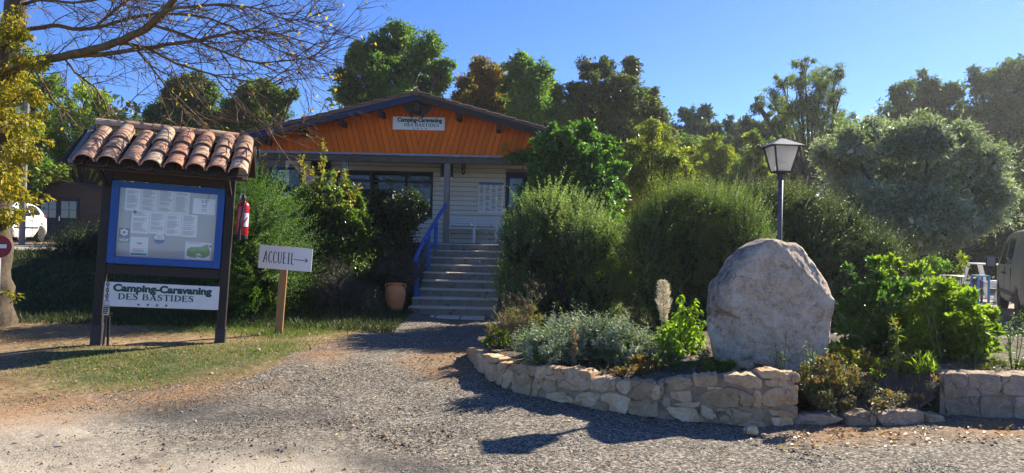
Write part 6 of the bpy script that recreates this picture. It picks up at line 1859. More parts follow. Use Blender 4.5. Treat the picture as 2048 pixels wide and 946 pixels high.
tree('olive_tree', 'big silvery olive-like tree filling the right side behind the hedge', 'tree', 16.5, 1830, [(1700, 290, 34), (1745, 270, 34), (1800, 285, 44), (1860, 275, 42), (1915, 290, 48), (1965, 330, 46), (1990, 380, 38), (1700, 340, 50), (1770, 350, 64), (1840, 350, 70), (1910, 370, 70), (1960, 420, 50), (1720, 400, 50), (1790, 420, 66), (1870, 430, 66), (1930, 450, 44), (1840, 470, 44), (1890, 480, 36), (1660, 310, 30), (1760, 455, 40)], 72000, .115, lm_olive, None, trunk=.16, aspect=.28, cl=.50, shell=.42, dens=44, droop=.15, dense=.3, mixm=(lm_germander, .35))
GL = 'trees at the upper left'
tree('oak_tree', 'dark evergreen oak behind the notice board roof', 'tree', 35, 375, [(345, 180, 28), (385, 165, 30), (415, 190, 30), (330, 215, 30), (370, 215, 42), (420, 225, 36), (310, 240, 24), (360, 260, 40), (420, 265, 40)], 11000, .2, lm_dark, GL, trunk=.22, mixm=(lm_green, .3))
tree('pine_tree', 'lighter pine between the notice board and the gable, behind the twigs', 'tree', 34, 520, [(490, 185, 26), (530, 180, 30), (560, 200, 26), (585, 188, 14), (470, 215, 34), (520, 220, 40), (560, 230, 26), (500, 250, 40), (460, 255, 30)], 11000, .21, lm_oak, GL, trunk=.22, aspect=.4)
tree('willow_tree', 'pale yellow-green willow-like tree behind the shed', 'tree', 33, 170, [(170, 190, 30), (200, 215, 36), (150, 235, 46), (230, 265, 44), (180, 285, 54), (120, 280, 46), (90, 240, 40), (240, 320, 44), (170, 340, 60), (110, 345, 50), (270, 290, 30)], 17000, .19, lm_bamboo, GL, trunk=.2, aspect=.3, cl=.34, mixm=(lm_green, .3))
tree('oak_tree', 'green tree at the far left behind the leafy trunk', 'tree', 30, 20, [(60, 130, 40), (20, 180, 60), (80, 190, 50), (40, 270, 70), (-40, 200, 70), (-60, 300, 80), (20, 350, 60), (80, 330, 40), (-120, 240, 80)], 15000, .22, lm_green, GL, trunk=.3, mixm=(lm_yellowgreen, .7))
# the wooded slope that closes every gap behind
P = []
n_ = 100000
xx_ = rng.uniform(-75, 85, n_); yy_ = rng.uniform(52, 70, n_)
top_ = 9.6 + 1.6 * np.sin(xx_ * .35) + 1.1 * np.sin(xx_ * .9 + 1) + .8 * np.sin(xx_ * 2.1)
zz_ = rng.random(n_) ** .8 * top_
Pw = np.stack([xx_, yy_ + 4 * np.sin(xx_ * .7), zz_], 1)
Lw = rng.uniform(.4, .75, n_)
o = stuff(leafpart('woods', leaf_geo(Pw, rdir(n_), rdir(n_), Lw, Lw * .55), lm_wood)); rebase(o)

# ------------------------------------------------------------------ shrubs round the steps
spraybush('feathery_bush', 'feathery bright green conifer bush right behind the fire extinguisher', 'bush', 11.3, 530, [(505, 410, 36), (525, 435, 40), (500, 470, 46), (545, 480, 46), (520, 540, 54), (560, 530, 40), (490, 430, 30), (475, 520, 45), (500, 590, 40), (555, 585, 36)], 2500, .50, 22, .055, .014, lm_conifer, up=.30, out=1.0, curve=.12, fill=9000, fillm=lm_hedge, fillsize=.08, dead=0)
GSH = 'dark shrubs left of the steps'
tree('glossy_shrub', 'glossy shrub with sunlit yellow-green top in front of the porch window', 'shrub', 12.6, 650, [(575, 415, 26), (590, 450, 40), (585, 490, 44), (560, 480, 30), (640, 372, 16), (655, 350, 7), (610, 392, 20), (668, 385, 22), (700, 395, 20), (722, 405, 16), (690, 370, 9), (640, 415, 38), (690, 430, 40), (610, 440, 40), (655, 475, 54), (720, 460, 36), (620, 510, 54), (690, 520, 54)], 19000, .075, lm_glossy, None, trunk=.04, aspect=.5, cl=.42, fork=.3, dz=.4, mixm=(lm_yellowgreen, .5, .86))  # sunlight on the crown put into colour: uppermost leaves turn yellow-green
x_ = at(648, 400, 12.6)
WS = thing('glossy_shoots', 'thin upright whip shoots with yellow-tipped leaves rising above the glossy shrub', 'plant', (x_.x, 12.6, ghf(x_.x, 12.6)))
mb = MB(); lp = []
for tx, ty in ((650, 284), (602, 318), (644, 322), (690, 345), (716, 372), (622, 338), (670, 350)):
    t = at(tx, ty, 12.5 + random.uniform(-.15, .15)); b0 = at(tx + (648 - tx) * .35, 440, 12.55)
    pl = fine([b0, b0.lerp(t, .55) + Vector((random.uniform(-.04, .04), 0, 0)), t], 6); mb.tube(pl, [.008 - .006 * i / (len(pl) - 1) for i in range(len(pl))], 4)
    for q in pl[4:]:
        for e in range(9): lp.append(list(q + Vector((random.uniform(-.05, .05), random.uniform(-.05, .05), random.uniform(-.06, .06)))))
mb.build('stem', m_greenstem, WS); lp = np.array(lp)
stuff(leafpart('leaves', leaf_geo(lp, unit(rdir(len(lp)) + np.array([0, 0, .6])), rdir(len(lp)), rng.uniform(.05, .09, len(lp)), .035), lm_ivy, WS))
tree('clipped_hedge', 'dense dark rounded hedge below the big window, left of the blue handrail', 'hedge', 13.7, 790, [(725, 430, 34), (720, 480, 44), (745, 540, 46), (712, 530, 46), (785, 560, 42), (800, 540, 34), (815, 500, 26), (735, 410, 30), (765, 405, 38), (805, 405, 38), (835, 418, 26), (750, 440, 44), (795, 445, 44), (826, 445, 22), (765, 490, 50), (800, 495, 34), (740, 500, 44), (775, 540, 40), (735, 395, 22)], 36000, .065, lm_hedge, None, trunk=.05, aspect=.5, cl=.42, dens=24, fork=.3, dz=.35)
spraybush('lavender_bush', 'grey lavender bush just left of the handrail foot', 'bush', 13.1, 800, [(800, 520, 36), (775, 535, 28), (830, 540, 22), (800, 560, 36)], 1100, .17, 12, .03, .007, lm_lavender, up=.6, out=.9, fill=1600, fillsize=.05)
spraybush('lavender_bush', 'grey lavender bush low behind the ACCUEIL post and the jar', 'bush', 12.0, 680, [(665, 565, 40), (700, 575, 36), (640, 590, 30), (690, 600, 34), (740, 600, 26)], 1300, .17, 12, .03, .007, lm_lavender, up=.6, out=.9, fill=1800, fillsize=.05)
spraybush('grassy_shrub', 'dark untidy low shrub behind the left end of the notice board', 'shrub', 14.6, 170, [(150, 490, 20), (180, 500, 22), (120, 505, 16), (205, 485, 20), (90, 510, 12)], 420, .3, 12, .07, .02, lm_hedge, up=.8, fill=1300, fillsize=.08)
spraybush('wild_shrub', 'dark shrub filling the bank between the notice board posts and the feathery bush', 'shrub', 12.6, 470, [(470, 480, 40), (480, 540, 46), (440, 540, 34), (500, 580, 36), (560, 570, 40), (600, 590, 30), (430, 500, 30)], 1200, .3, 12, .06, .016, lm_hedge, up=.7, fill=5000, fillsize=.08)
tree('wild_shrub', 'dark evergreen screen of shrubs in shadow left of the porch', 'shrub', 15.2, 470, [(480, 380, 40), (440, 400, 40), (470, 430, 46), (520, 440, 46), (560, 430, 40), (420, 440, 36), (580, 470, 40), (390, 470, 34), (540, 380, 30)], 9000, .10, lm_hedge, None, trunk=.05, cl=.4, dens=18)
# vine mound on the right end of the porch
tree('vine_mound', 'mound of climbing vine swallowing the right end of the porch roof', 'vine', 14.9, 1150, [(1090, 285, 26), (1120, 275, 32), (1165, 275, 38), (1205, 300, 34), (1225, 340, 30), (1070, 310, 22), (1100, 330, 46), (1150, 330, 60), (1200, 370, 44), (1080, 370, 40), (1130, 390, 56), (1190, 420, 46), (1235, 385, 20), (1100, 430, 50), (1165, 460, 50)], 30000, .085, lm_vine, None, trunk=.06, aspect=.6, cl=.36, dens=26, shell=.35, dz=.5, fork=.3)
P = []
c0, c1 = at(1010, 316, 15.85), at(1090, 305, 15.6)
k = rng.random(700) ** .6
Pv = np.array(c0)[None] + (np.array(c1) - np.array(c0))[None] * k[:, None] + rng.normal(0, 1, (700, 3)) * np.array([.05, .06, .07]) * (0.5 + k[:, None])
VT = thing('vine_trail', 'trailing vine shoots creeping left along the porch beam from the mound', 'vine', tuple(c1))
leafpart('foliage', leaf_geo(Pv, rdir(700), rdir(700), rng.uniform(.05, .1, 700), .05), lm_vine, VT)
q0 = at(1008, 296, 15.7)
leafpart('yellow_leaves', leaf_geo(np.array(q0)[None] + rball(14) * .10, rdir(14), rdir(14), rng.uniform(.07, .12, 14), .07), lm_yellow, VT)
MB().tube([c0, at(1008, 300, 15.72), at(1040, 312, 15.75), c1], [.004, .006, .01, .015], 5).build('stem', m_twig, VT)
# bushes right of the steps
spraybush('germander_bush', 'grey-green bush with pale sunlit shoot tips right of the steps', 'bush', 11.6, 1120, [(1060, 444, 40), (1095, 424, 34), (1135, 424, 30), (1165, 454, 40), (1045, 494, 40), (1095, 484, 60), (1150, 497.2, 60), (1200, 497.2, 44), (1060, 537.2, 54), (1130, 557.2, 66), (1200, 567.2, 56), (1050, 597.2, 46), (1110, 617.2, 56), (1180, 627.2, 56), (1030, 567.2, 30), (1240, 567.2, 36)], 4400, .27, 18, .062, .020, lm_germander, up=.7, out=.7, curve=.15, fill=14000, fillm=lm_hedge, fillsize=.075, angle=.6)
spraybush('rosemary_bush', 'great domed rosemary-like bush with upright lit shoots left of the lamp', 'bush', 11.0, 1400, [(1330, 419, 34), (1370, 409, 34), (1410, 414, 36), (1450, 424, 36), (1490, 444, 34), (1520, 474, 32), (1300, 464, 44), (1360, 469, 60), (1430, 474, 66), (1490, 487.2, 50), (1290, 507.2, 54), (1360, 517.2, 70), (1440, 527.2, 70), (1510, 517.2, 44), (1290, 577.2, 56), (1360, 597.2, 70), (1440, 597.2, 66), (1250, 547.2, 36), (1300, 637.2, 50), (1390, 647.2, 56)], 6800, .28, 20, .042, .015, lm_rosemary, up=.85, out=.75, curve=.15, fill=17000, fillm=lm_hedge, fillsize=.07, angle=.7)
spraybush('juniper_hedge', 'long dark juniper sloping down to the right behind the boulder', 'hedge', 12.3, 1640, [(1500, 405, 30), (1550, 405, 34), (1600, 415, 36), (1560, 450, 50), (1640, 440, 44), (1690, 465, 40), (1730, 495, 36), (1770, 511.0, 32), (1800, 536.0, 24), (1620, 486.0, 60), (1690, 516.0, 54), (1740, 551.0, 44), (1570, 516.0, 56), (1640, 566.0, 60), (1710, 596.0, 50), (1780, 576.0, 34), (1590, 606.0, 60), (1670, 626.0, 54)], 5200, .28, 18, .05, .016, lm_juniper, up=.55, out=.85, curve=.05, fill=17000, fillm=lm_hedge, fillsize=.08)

# ------------------------------------------------------------------ plants of the flower bed
def bedbase(px, Y):
    q = at(px, 600, Y); return q.x, Y, float(soilz(q.x, Y))
# silver-leaved mass
x_, y_, z_ = bedbase(1170, 7.15)
SV = thing('silver_plant', 'low spreading silver-leaved plant filling the middle of the bed', 'plant', (x_, y_, z_))
bl = place_blobs([(1080, 700, 36), (1120, 685, 36), (1160, 680, 40), (1205, 685, 42), (1245, 695, 38), (1280, 700, 26), (1100, 715, 30), (1150, 715, 34), (1200, 718, 34), (1250, 720, 30), (1060, 705, 22)], 7.1, .25)
P, D, N, l_ = shoots(bl, 620, .16, 13, .062, .02, up=.7, out=.7, inner=.3, angle=.7, curve=.05, zmin=-.2)
k = P[:, 2] > soilz(P[:, 0], P[:, 1])
P, D, N, l_ = P[k], D[k], N[k], l_[k]
pick = np.argsort(P[:, 1] - P[:, 2])[:250]
leafobjs(SV, P[pick], D[pick], N[pick], l_[pick] * 1.25, lm_silver, .6)
rest = np.ones(len(P), bool); rest[pick] = False
stuff(leafpart('leaves', leaf_geo(P[rest], D[rest], N[rest], l_[rest], l_[rest] * .33), lm_silver, SV))
P, U_, _ = clump_points([(c, r_ * .8) for c, r_ in bl], 3500, .4, .6, 12)
leafpart('inner_foliage', leaf_geo(P, rdir(len(P)), rdir(len(P)), .06, .025), lm_rosemary, SV)
def stalky(name, label, cat, px, Y, tops_, m_stem, m_head, head, nleaf, base_soil=True, spread=.08, lw=.35, hs=.03, group=None, leafsz=.05, r0=.005, leafm=None, twigs=0):
    x, y, z = bedbase(px, Y) if base_soil else (at(px, 500, Y).x, Y, ghf(at(px, 500, Y).x, Y))
    o = thing(name, label, cat, (x, y, z), group=group)
    mb = MB(); heads = []; lv = []
    for tx, ty in tops_:
        t = at(tx, ty, Y + random.uniform(-.12, .12)); b0 = Vector((x + random.uniform(-spread, spread), y + random.uniform(-spread, spread) * .6, z - .02))
        m_ = b0.lerp(t, .5) + Vector((random.uniform(-.03, .03), 0, .02))
        pl = fine([b0, m_, t], 5); mb.tube(pl, [r0 * (1 - .6 * i / (len(pl) - 1)) for i in range(len(pl))], 5)
        heads.append(t)
        for q in pl[2:]: lv.append(np.array(q))
        for q in range(twigs):
            s0 = pl[random.randint(len(pl) // 2, len(pl) - 1)]; e = s0 + Vector((random.uniform(-.09, .09), random.uniform(-.06, .06), random.uniform(.03, .13)))
            mb.tube([s0, s0.lerp(e, .5) + Vector((0, 0, -.01)), e], [.002, .0017, .0012], 4); heads.append(e)
    mb.build('stem', m_stem, o)
    if m_head:
        H = np.array([list(h) for h in heads])
        P = np.repeat(H, head, 0) + rng.normal(0, hs, (len(H) * head, 3))
        stuff(leafpart('seed_head', leaf_geo(P, rdir(len(P)), rdir(len(P)), hs * .9, hs * .5), m_head, o))
    if nleaf:
        lv = np.array(lv); P = lv[rng.integers(0, len(lv), nleaf)] + rng.normal(0, .012, (nleaf, 3))
        l_ = leafsz * rng.uniform(.6, 1.3, nleaf)
        leafpart('leaves', leaf_geo(P, unit(rdir(nleaf) + np.array([0, 0, .2])), rdir(nleaf) * .6 + np.array([0, 0, 1]), l_, l_ * lw), leafm or m_head, o)
    return o
stalky('dry_stalks', 'brown dried seed stalks at the left end of the bed before the grey-green bush', 'plant', 1025, 8.3, [(1006, 588), (1020, 600), (1035, 596), (1048, 600), (1068, 566), (1074, 575), (1060, 585), (1080, 590), (1012, 620), (990, 615), (1052, 610), (1076, 606), (1000, 640)], m_drystem, lm_dry, 7, 70, hs=.016, spread=.16, twigs=5, leafsz=.035)
def mound(name, label, cat, Y, blobs, n, size, m, asp=.45, dz=.15, group=None, up=.35, soil=True, shell=.5, mixm=None, objs=0, objm=None, stems=6):
    bl = place_blobs(blobs, Y, dz)
    cx = float(np.mean([c[0] for c, _ in bl])); zf = soilz if soil else gh
    o = thing(name, label, cat, (cx, Y, float(zf(cx, Y))), group=group)
    P, U_, Cs = clump_points(bl, n, .42, shell, 12)
    k = P[:, 2] > zf(P[:, 0], P[:, 1]); P, U_ = P[k], U_[k]
    D = unit(U_ * .7 + rdir(len(P)) * .7 + np.array([0, 0, up])); N = unit(rdir(len(P)) * .6 + np.array([0, 0, .9]))
    l_ = size * rng.uniform(.6, 1.3, len(P))
    if objs:
        # leaf whorls: a few leaves per tip, nearest and highest first
        pk = np.argsort(P[:, 1] * .6 - P[:, 2] + rng.normal(0, .1, len(P)))[:objs]
        leafobjs(o, P[pk], D[pk], N[pk], l_[pk], objm or m, asp / .55)
        r_ = np.ones(len(P), bool); r_[pk] = False
        P, D, N, l_ = P[r_], D[r_], N[r_], l_[r_]
    if mixm:
        k = rng.random(len(P)) < mixm[1]
        leafpart('leaves', leaf_geo(P[k], D[k], N[k], l_[k], l_[k] * asp), mixm[0], o)
        P, D, N, l_ = P[~k], D[~k], N[~k], l_[~k]
    q = leafpart('leaves', leaf_geo(P, D, N, l_, l_ * asp), m, o)
    if objs: stuff(q)
    if stems:
        mb = MB()
        for c, r_ in bl:
            for j in range(max(1, stems // len(bl))):
                e = Vector(c) + Vector(rball(1)[0]) * r_ * .7; b0 = Vector((e.x * .6 + cx * .4, e.y, float(zf(e.x, e.y)) - .02))
                mb.tube([b0, b0.lerp(e, .6) + Vector((.01, 0, .01)), e], [.007, .005, .003], 4)
        mb.build('stems', m_greenstem, o)
    return o
mound('low_plant', 'low yellow-green weed clump at the left end of the bed around the stump', 'plant', 8.1, [(985, 690, 16), (1010, 690, 20), (1000, 675, 16), (1035, 695, 14), (1045, 680, 10)], 1000, .05, lm_low)
mound('low_plant', 'fresh green weed clump between the stump and the silver plant', 'plant', 7.55, [(1062, 690, 20), (1080, 678, 18), (1100, 672, 14), (1060, 708, 16)], 900, .05, lm_bright, .4)
stalky('wild_flower', 'thin white-tipped weed standing above the left of the silver plant', 'plant', 1105, 7.4, [(1108, 612), (1116, 606), (1122, 622), (1104, 640)], m_greenstem, lm_plume, 5, 40, hs=.012, leafm=lm_low)
stalky('wild_flower', 'single thin stem with a white spike above the silver plant', 'plant', 1208, 7.3, [(1206, 625)], m_greenstem, lm_plume, 6, 10, hs=.010, leafm=lm_low)
stalky('dry_stalks', 'rust-brown dead flower spike in the front of the silver plant', 'plant', 1150, 6.85, [(1148, 656), (1152, 670)], m_drystem, lm_fallen, 14, 90, hs=.018, spread=.02, leafsz=.035)
stalky('dry_stalks', 'yellowing stalks at the right end of the silver plant', 'plant', 1265, 7.2, [(1242, 645), (1278, 650), (1288, 662), (1262, 660), (1250, 650), (1295, 680)], m_drystem, lm_low, 6, 90, hs=.018, spread=.1, leafsz=.05, leafm=lm_low)
# bright backlit leafy plant
x_, y_, z_ = bedbase(1365, 7.35)
BP = thing('leafy_plant', 'bright lime-green backlit leafy plant left of the boulder', 'plant', (x_, y_, z_))
mb = MB(); Ps, Ds = [], []
for tx, ty in [(1358, 590), (1364, 600), (1393, 596), (1388, 612), (1400, 620), (1372, 615), (1350, 625), (1380, 630), (1408, 640), (1340, 640), (1330, 650), (1360, 640), (1395, 650), (1320, 655), (1312, 665), (1345, 660), (1370, 660), (1404, 665), (1385, 670), (1300, 672), (1335, 680), (1355, 685)]:
    t = at(tx, ty, 7.35 + random.uniform(-.2, .25)); b0 = Vector((x_ + (t.x - x_) * .55 + random.uniform(-.04, .04), t.y, z_ - .02))
    pl = fine([b0, b0.lerp(t, .55) + Vector((random.uniform(-.03, .03), 0, 0)), t], 6)
    mb.tube(pl, [.006 - .0035 * i / (len(pl) - 1) for i in range(len(pl))], 5)
    for i, q in enumerate(pl[3:]):
        for s in range(3):
            a = random.uniform(0, 6.283); Ps.append(list(q)); Ds.append([math.cos(a) * .8, math.sin(a) * .8, random.uniform(-.9, -.1)])
mb.build('stems', m_greenstem, BP)
Ps, Ds = np.array(Ps), np.array(Ds)
Nn = unit(np.stack([rng.normal(0, .35, len(Ps)), -.5 + rng.normal(0, .35, len(Ps)), np.full(len(Ps), .7)], 1))
ll = rng.uniform(.045, .085, len(Ps))
kk_ = rng.permutation(len(Ps)); a_, b_ = kk_[:290], kk_[290:]
leafobjs(BP, Ps[a_], Ds[a_], Nn[a_], ll[a_], lm_bright, .85)
if len(b_): stuff(leafpart('leaves', leaf_geo(Ps[b_], Ds[b_], Nn[b_], ll[b_], ll[b_] * .48), lm_bright, BP))
leafpart('inner_foliage', leaf_geo(np.array([x_, y_ + .12, z_ + .12]) + rball(420) * np.array([.27, .14, .2]), rdir(420), rdir(420), .05, .03), lm_basil, BP)
# plume
x_, y_, z_ = bedbase(1330, 7.6)
PL = thing('plume_flower', 'tall fluffy cream seed plume behind the lime-green plant', 'plant', (x_, y_, z_))
t0, t1 = at(1328, 645, 7.6), at(1326, 563, 7.6)
MB().tube([(x_, y_, z_ - .02), t0, t1], [.007, .006, .002], 6).build('stem', m_greenstem, PL)
n_ = 1500; h_ = rng.random(n_); rr2 = .74 * (.022 + .075 * np.sin(np.pi * np.clip(h_ * .9 + .02, 0, 1)) ** 1.4 * (.6 + .5 * h_)) * (1 + .35 * np.sin(h_ * 23) * np.sin(h_ * 7 + 1))
aa_ = rng.uniform(0, 6.28, n_); q_ = np.sqrt(rng.random(n_)) * rr2
P = np.array(t0)[None] + (np.array(t1) - np.array(t0))[None] * h_[:, None] + np.stack([np.cos(aa_) * q_, np.sin(aa_) * q_, 0 * q_], 1)
leafpart('plume', leaf_geo(P, unit(np.stack([np.cos(aa_), np.sin(aa_), np.full(n_, .8)], 1) + rdir(n_) * .4), rdir(n_), rng.uniform(.018, .05, n_), .007), lm_plume, PL)
P = np.array([x_, y_, z_]) + (np.array(t0) - np.array([x_, y_, z_])) * rng.random((70, 1)) + rng.normal(0, .012, (70, 3))
leafpart('leaves', leaf_geo(P, unit(rdir(70) + np.array([0, 0, .5])), rdir(70), rng.uniform(.05, .1, 70), .014), lm_germander, PL)
# low covers
mound('ground_cover', 'red and rust tinged creeping cover along the wall right of the silver plant', 'plant', 6.5, [(1240, 745, 14), (1265, 745, 16), (1290, 748, 14), (1300, 735, 16), (1280, 725, 14), (1315, 752, 10)], 1300, .035, lm_redcover, .5, stems=0)
mound('ground_cover', 'dusty green low weeds on the soil between the lime-green plant and the wall', 'plant', 6.7, [(1330, 735, 14), (1355, 730, 16), (1380, 735, 14), (1400, 725, 14), (1345, 715, 14), (1410, 712, 12), (1320, 720, 14)], 1500, .038, lm_low, .35, mixm=(lm_germander, .6), stems=0)
mound('dry_weeds', 'tangle of dry brown and green weeds behind the low yellow-green clump', 'plant', 8.6, [(985, 660, 18), (1010, 650, 20), (1040, 655, 20), (1070, 650, 20), (1030, 630, 14), (1065, 625, 14)], 1300, .07, lm_dry, .14, mixm=(lm_low, .5), up=.9)
mound('ground_cover', 'yellow-green creeping cover on the bed left of the boulder foot', 'plant', 6.35, [(1420, 735, 12), (1440, 732, 13), (1462, 734, 13), (1410, 742, 8), (1480, 740, 10)], 900, .035, lm_low, .5, stems=0)
mound('ground_cover', 'orange-brown creeping tuft beside the jagged brown stone', 'plant', 6.25, [(1505, 735, 10), (1520, 738, 10), (1530, 742, 8), (1490, 745, 8)], 500, .03, lm_redcover, .5, stems=0)
for i, (px, ty, py) in enumerate(((1551, 690, 742), (1567, 685, 740), (1613, 690, 735), (1628, 686, 735))):
    stalky('thin_weed', ['short weed with yellowish leaves in front of the boulder centre', 'thin grey seed weed in front of the boulder centre', 'first thin grey weed at the right foot of the boulder', 'second thin grey weed at the right foot of the boulder'][i], 'plant', px, 6.2, [(px, ty), (px + 6, ty + 10), (px - 6, ty + 18)], m_greenstem, lm_pale, 5, 40, hs=.010, spread=.02, leafsz=.035, leafm=lm_low if i == 0 else lm_germander)
mound('ground_cover', 'white-speckled and red-brown cover spilling over the kerb right of the wall end', 'plant', 6.15, [(1610, 745, 18), (1640, 735, 26), (1670, 740, 28), (1620, 780, 26), (1660, 775, 30), (1700, 770, 30), (1740, 785, 28), (1780, 795, 22), (1600, 800, 14), (1650, 805, 18), (1700, 805, 20), (1750, 810, 16), (1810, 805, 12)], 5200, .034, lm_redcover, .5, mixm=(lm_pale, .42), dz=.2)
mound('ground_cover', 'dark green and rust creeping cover on the soil under the leafy shrubs', 'plant', 6.75, [(1690, 720, 26), (1740, 735, 30), (1790, 740, 30), (1840, 750, 30), (1870, 765, 22), (1820, 780, 22), (1860, 790, 16), (1760, 760, 26)], 4200, .045, lm_redcover, .45, mixm=(lm_basil, .5), dz=.25, stems=0)
mound('ground_cover', 'brown withered tuft by the left end of the shaded right wall', 'plant', 6.35, [(1878, 788, 14), (1895, 785, 14), (1910, 780, 10), (1860, 795, 16), (1845, 800, 14), (1870, 770, 14)], 900, .045, lm_fallen, .35, stems=2)
mound('ground_cover', 'low green weeds growing along the top of the right wall', 'plant', 6.9, [(1960, 735, 14), (1990, 732, 16), (2020, 735, 14), (2045, 738, 14), (1935, 742, 10), (2080, 735, 18)], 1300, .035, lm_low, .4)
mound('weed_clump', 'narrow-leaved dark weeds between the cover and the right wall', 'plant', 6.7, [(1800, 745, 20), (1830, 755, 22), (1850, 740, 22), (1815, 770, 18), (1870, 760, 14)], 900, .09, lm_basil, .14, up=.7)
stalky('yellow_weed', 'tall weed with a yellow flowering tip before the dark shrub', 'plant', 1795, 6.6, [(1786, 638), (1790, 650)], m_greenstem, lm_yellow, 14, 60, hs=.02, spread=.02, leafsz=.08, leafm=lm_low, lw=.2)
stalky('sparse_weed', 'thin branching weed at the far right edge in front of the van', 'plant', 2032, 6.9, [(2028, 630), (2040, 625), (2018, 650), (2046, 655), (2022, 670)], m_greenstem, lm_germander, 6, 110, hs=.02, spread=.03, leafsz=.05, twigs=3)
mound('leafy_shrub', 'dark glossy-leaved shrub right of the boulder with lit shoot tips', 'shrub', 7.7, [(1755, 535, 18), (1790, 530, 20), (1830, 540, 16), (1720, 580, 28), (1765, 575, 34), (1810, 585, 34), (1690, 620, 30), (1740, 625, 44), (1800, 630, 40), (1690, 670, 32), (1740, 680, 44), (1800, 690, 40), (1675, 700, 22), (1845, 545, 12), (1700, 545, 10)], 6500, .07, lm_laurel, .55, dz=.3, objs=280, objm=lm_basil, stems=30)
mound('leafy_shrub', 'bright fresh-green broadleaf shrub in front of the van and the dark shrub', 'shrub', 7.4, [(1830, 600, 30), (1870, 590, 30), (1910, 600, 32), (1945, 620, 30), (1975, 640, 26), (1840, 645, 40), (1890, 645, 46), (1940, 665, 40), (1980, 675, 24), (1830, 690, 40), (1890, 700, 46), (1945, 705, 36), (1800, 650, 26), (1890, 580, 14), (1850, 580, 14)], 6200, .085, lm_basil, .5, dz=.3, objs=290, stems=30)
mound('pot_plant', 'spreading green plant with an orange bloom in the large dark pot', 'plant', 18.4, [(1845, 530, 20), (1868, 525, 22), (1890, 530, 16), (1860, 540, 20)], 1200, .10, lm_green, .4, soil=False)
mound('pot_plant', 'spindly upright plant with drooping yellowish leaves behind the round table', 'plant', 20.2, [(1924, 518, 8), (1928, 530, 8), (1920, 540, 7), (1918, 552, 6)], 240, .14, lm_yellowgreen, .3, soil=False, stems=4)

# ------------------------------------------------------------------ the old tree at the left edge
TX = at(-14, 640, 10).x
TB = Vector((TX, 10.0, ghf(TX, 10)))
OT = thing('old_tree', 'old rough-barked tree at the left edge with bare spreading twigs and few yellow leaves', 'tree', TB)
def lim(pts): return [at(*p) for p in pts]
tr_ = fine([TB + Vector((0, 0, -.15)), at(-12, 600, 10), at(-8, 540, 10), at(-10, 440, 10), at(-8, 330, 10), at(-4, 220, 10), at(8, 120, 10), at(30, 30, 10), at(38, -60, 10), at(50, -200, 10.1)], 4)
mb = MB()
rs_ = [.30 - .17 * (i / (len(tr_) - 1)) + (.10 if i < 3 else 0) for i in range(len(tr_))]
mb.tube(tr_, [r_ * .78 for r_ in rs_], 16)
mv = []
for v in mb.v:
    f_ = noise.fractal(Vector(v) * 4, .8, 2, 4); c_ = Vector((TX, 10, v[2])); d_ = Vector(v) - c_
    mv.append(tuple(Vector(v) + Vector((d_.x, d_.y, 0)).normalized() * f_ * .05))
mb.v = mv
mb.build('trunk', m_bark, OT, smooth=True)
LIMBS = [
 ([(5, 170, 10), (55, 125, 9.9), (125, 113, 9.7), (230, 86, 9.5), (300, 50, 9.3), (345, 0, 9.1), (372, -70, 9.0)], .082, .05, 24),
 ([(140, 112, 9.7), (215, 107, 9.6), (330, 90, 9.4), (400, 80, 9.3), (480, 62, 9.2), (560, 70, 9.1), (640, 92, 9.0)], .05, .006, 30),
 ([(15, 70, 10.1), (100, 52, 10.1), (180, 58, 10), (290, 30, 9.9), (385, 30, 9.7), (460, 52, 9.6), (540, 92, 9.5), (600, 120, 9.4)], .045, .006, 28),
 ([(235, 86, 9.5), (290, 95, 9.5), (350, 125, 9.4), (430, 150, 9.3), (520, 165, 9.2), (570, 170, 9.2)], .03, .005, 20),
 ([(130, 115, 9.7), (150, 145, 9.7), (190, 175, 9.6), (212, 215, 9.6), (218, 245, 9.6)], .022, .007, 12),
 ([(300, 48, 9.3), (380, 75, 9.2), (450, 105, 9.2), (520, 125, 9.1), (600, 118, 9.0), (655, 110, 9.0)], .03, .004, 24),
 ([(190, 57, 10), (230, 20, 10), (300, -30, 10)], .03, .012, 12),
 ([(330, 20, 9.1), (420, 10, 9), (500, 15, 9), (580, 40, 8.9), (640, 30, 8.9)], .026, .004, 22),
 ([(60, 122, 9.9), (85, 165, 9.8), (120, 215, 9.7), (180, 235, 9.6), (260, 230, 9.5)], .022, .004, 14),
 ([(250, 80, 9.5), (300, 130, 9.4), (340, 185, 9.4), (380, 235, 9.3), (420, 262, 9.3)], .022, .004, 16),
 ([(430, 150, 9.3), (470, 200, 9.2), (500, 235, 9.2), (560, 262, 9.1), (600, 268, 9.1)], .014, .003, 12),
 ([(20, 20, 10.1), (80, 0, 10), (160, 5, 9.9), (260, -20, 9.8)], .035, .014, 14),
 ([(340, -20, 9.1), (450, -50, 9.0), (560, -40, 9.0), (620, -20, 9.0)], .03, .005, 18),
]
tips = []
lb_ = MB(); tb_ = MB()
def twig(p, d, ln, r_, lev):
    n_ = 5; pts = [p]; q = p.copy(); d = d.normalized()
    for i in range(n_):
        d = (d + Vector((random.uniform(-.16, .16), random.uniform(-.16, .16), random.uniform(-.10, .14) + (.07 if i > 2 else -.03)))).normalized()
        q = q + d * ln / n_; pts.append(q.copy())
    tb_.tube(pts, [r_ * (1 - .75 * i / n_) for i in range(n_ + 1)], 3 if lev else 4, cap=False)
    tips.append(q)
    if lev < 2:
        for k_ in range(random.randint(4, 6) if lev == 0 else random.randint(1, 3)):
            i = random.randint(1, n_ - 1); a = pts[i]
            dd = (pts[i + 1] - pts[i]).normalized(); side = dd.cross(Vector((random.uniform(-1, 1), random.uniform(-1, 1), random.uniform(-1, 1)))).normalized()
            twig(a, dd * .75 + side * .6, ln * random.uniform(.35, .6), r_ * .62, lev + 1)
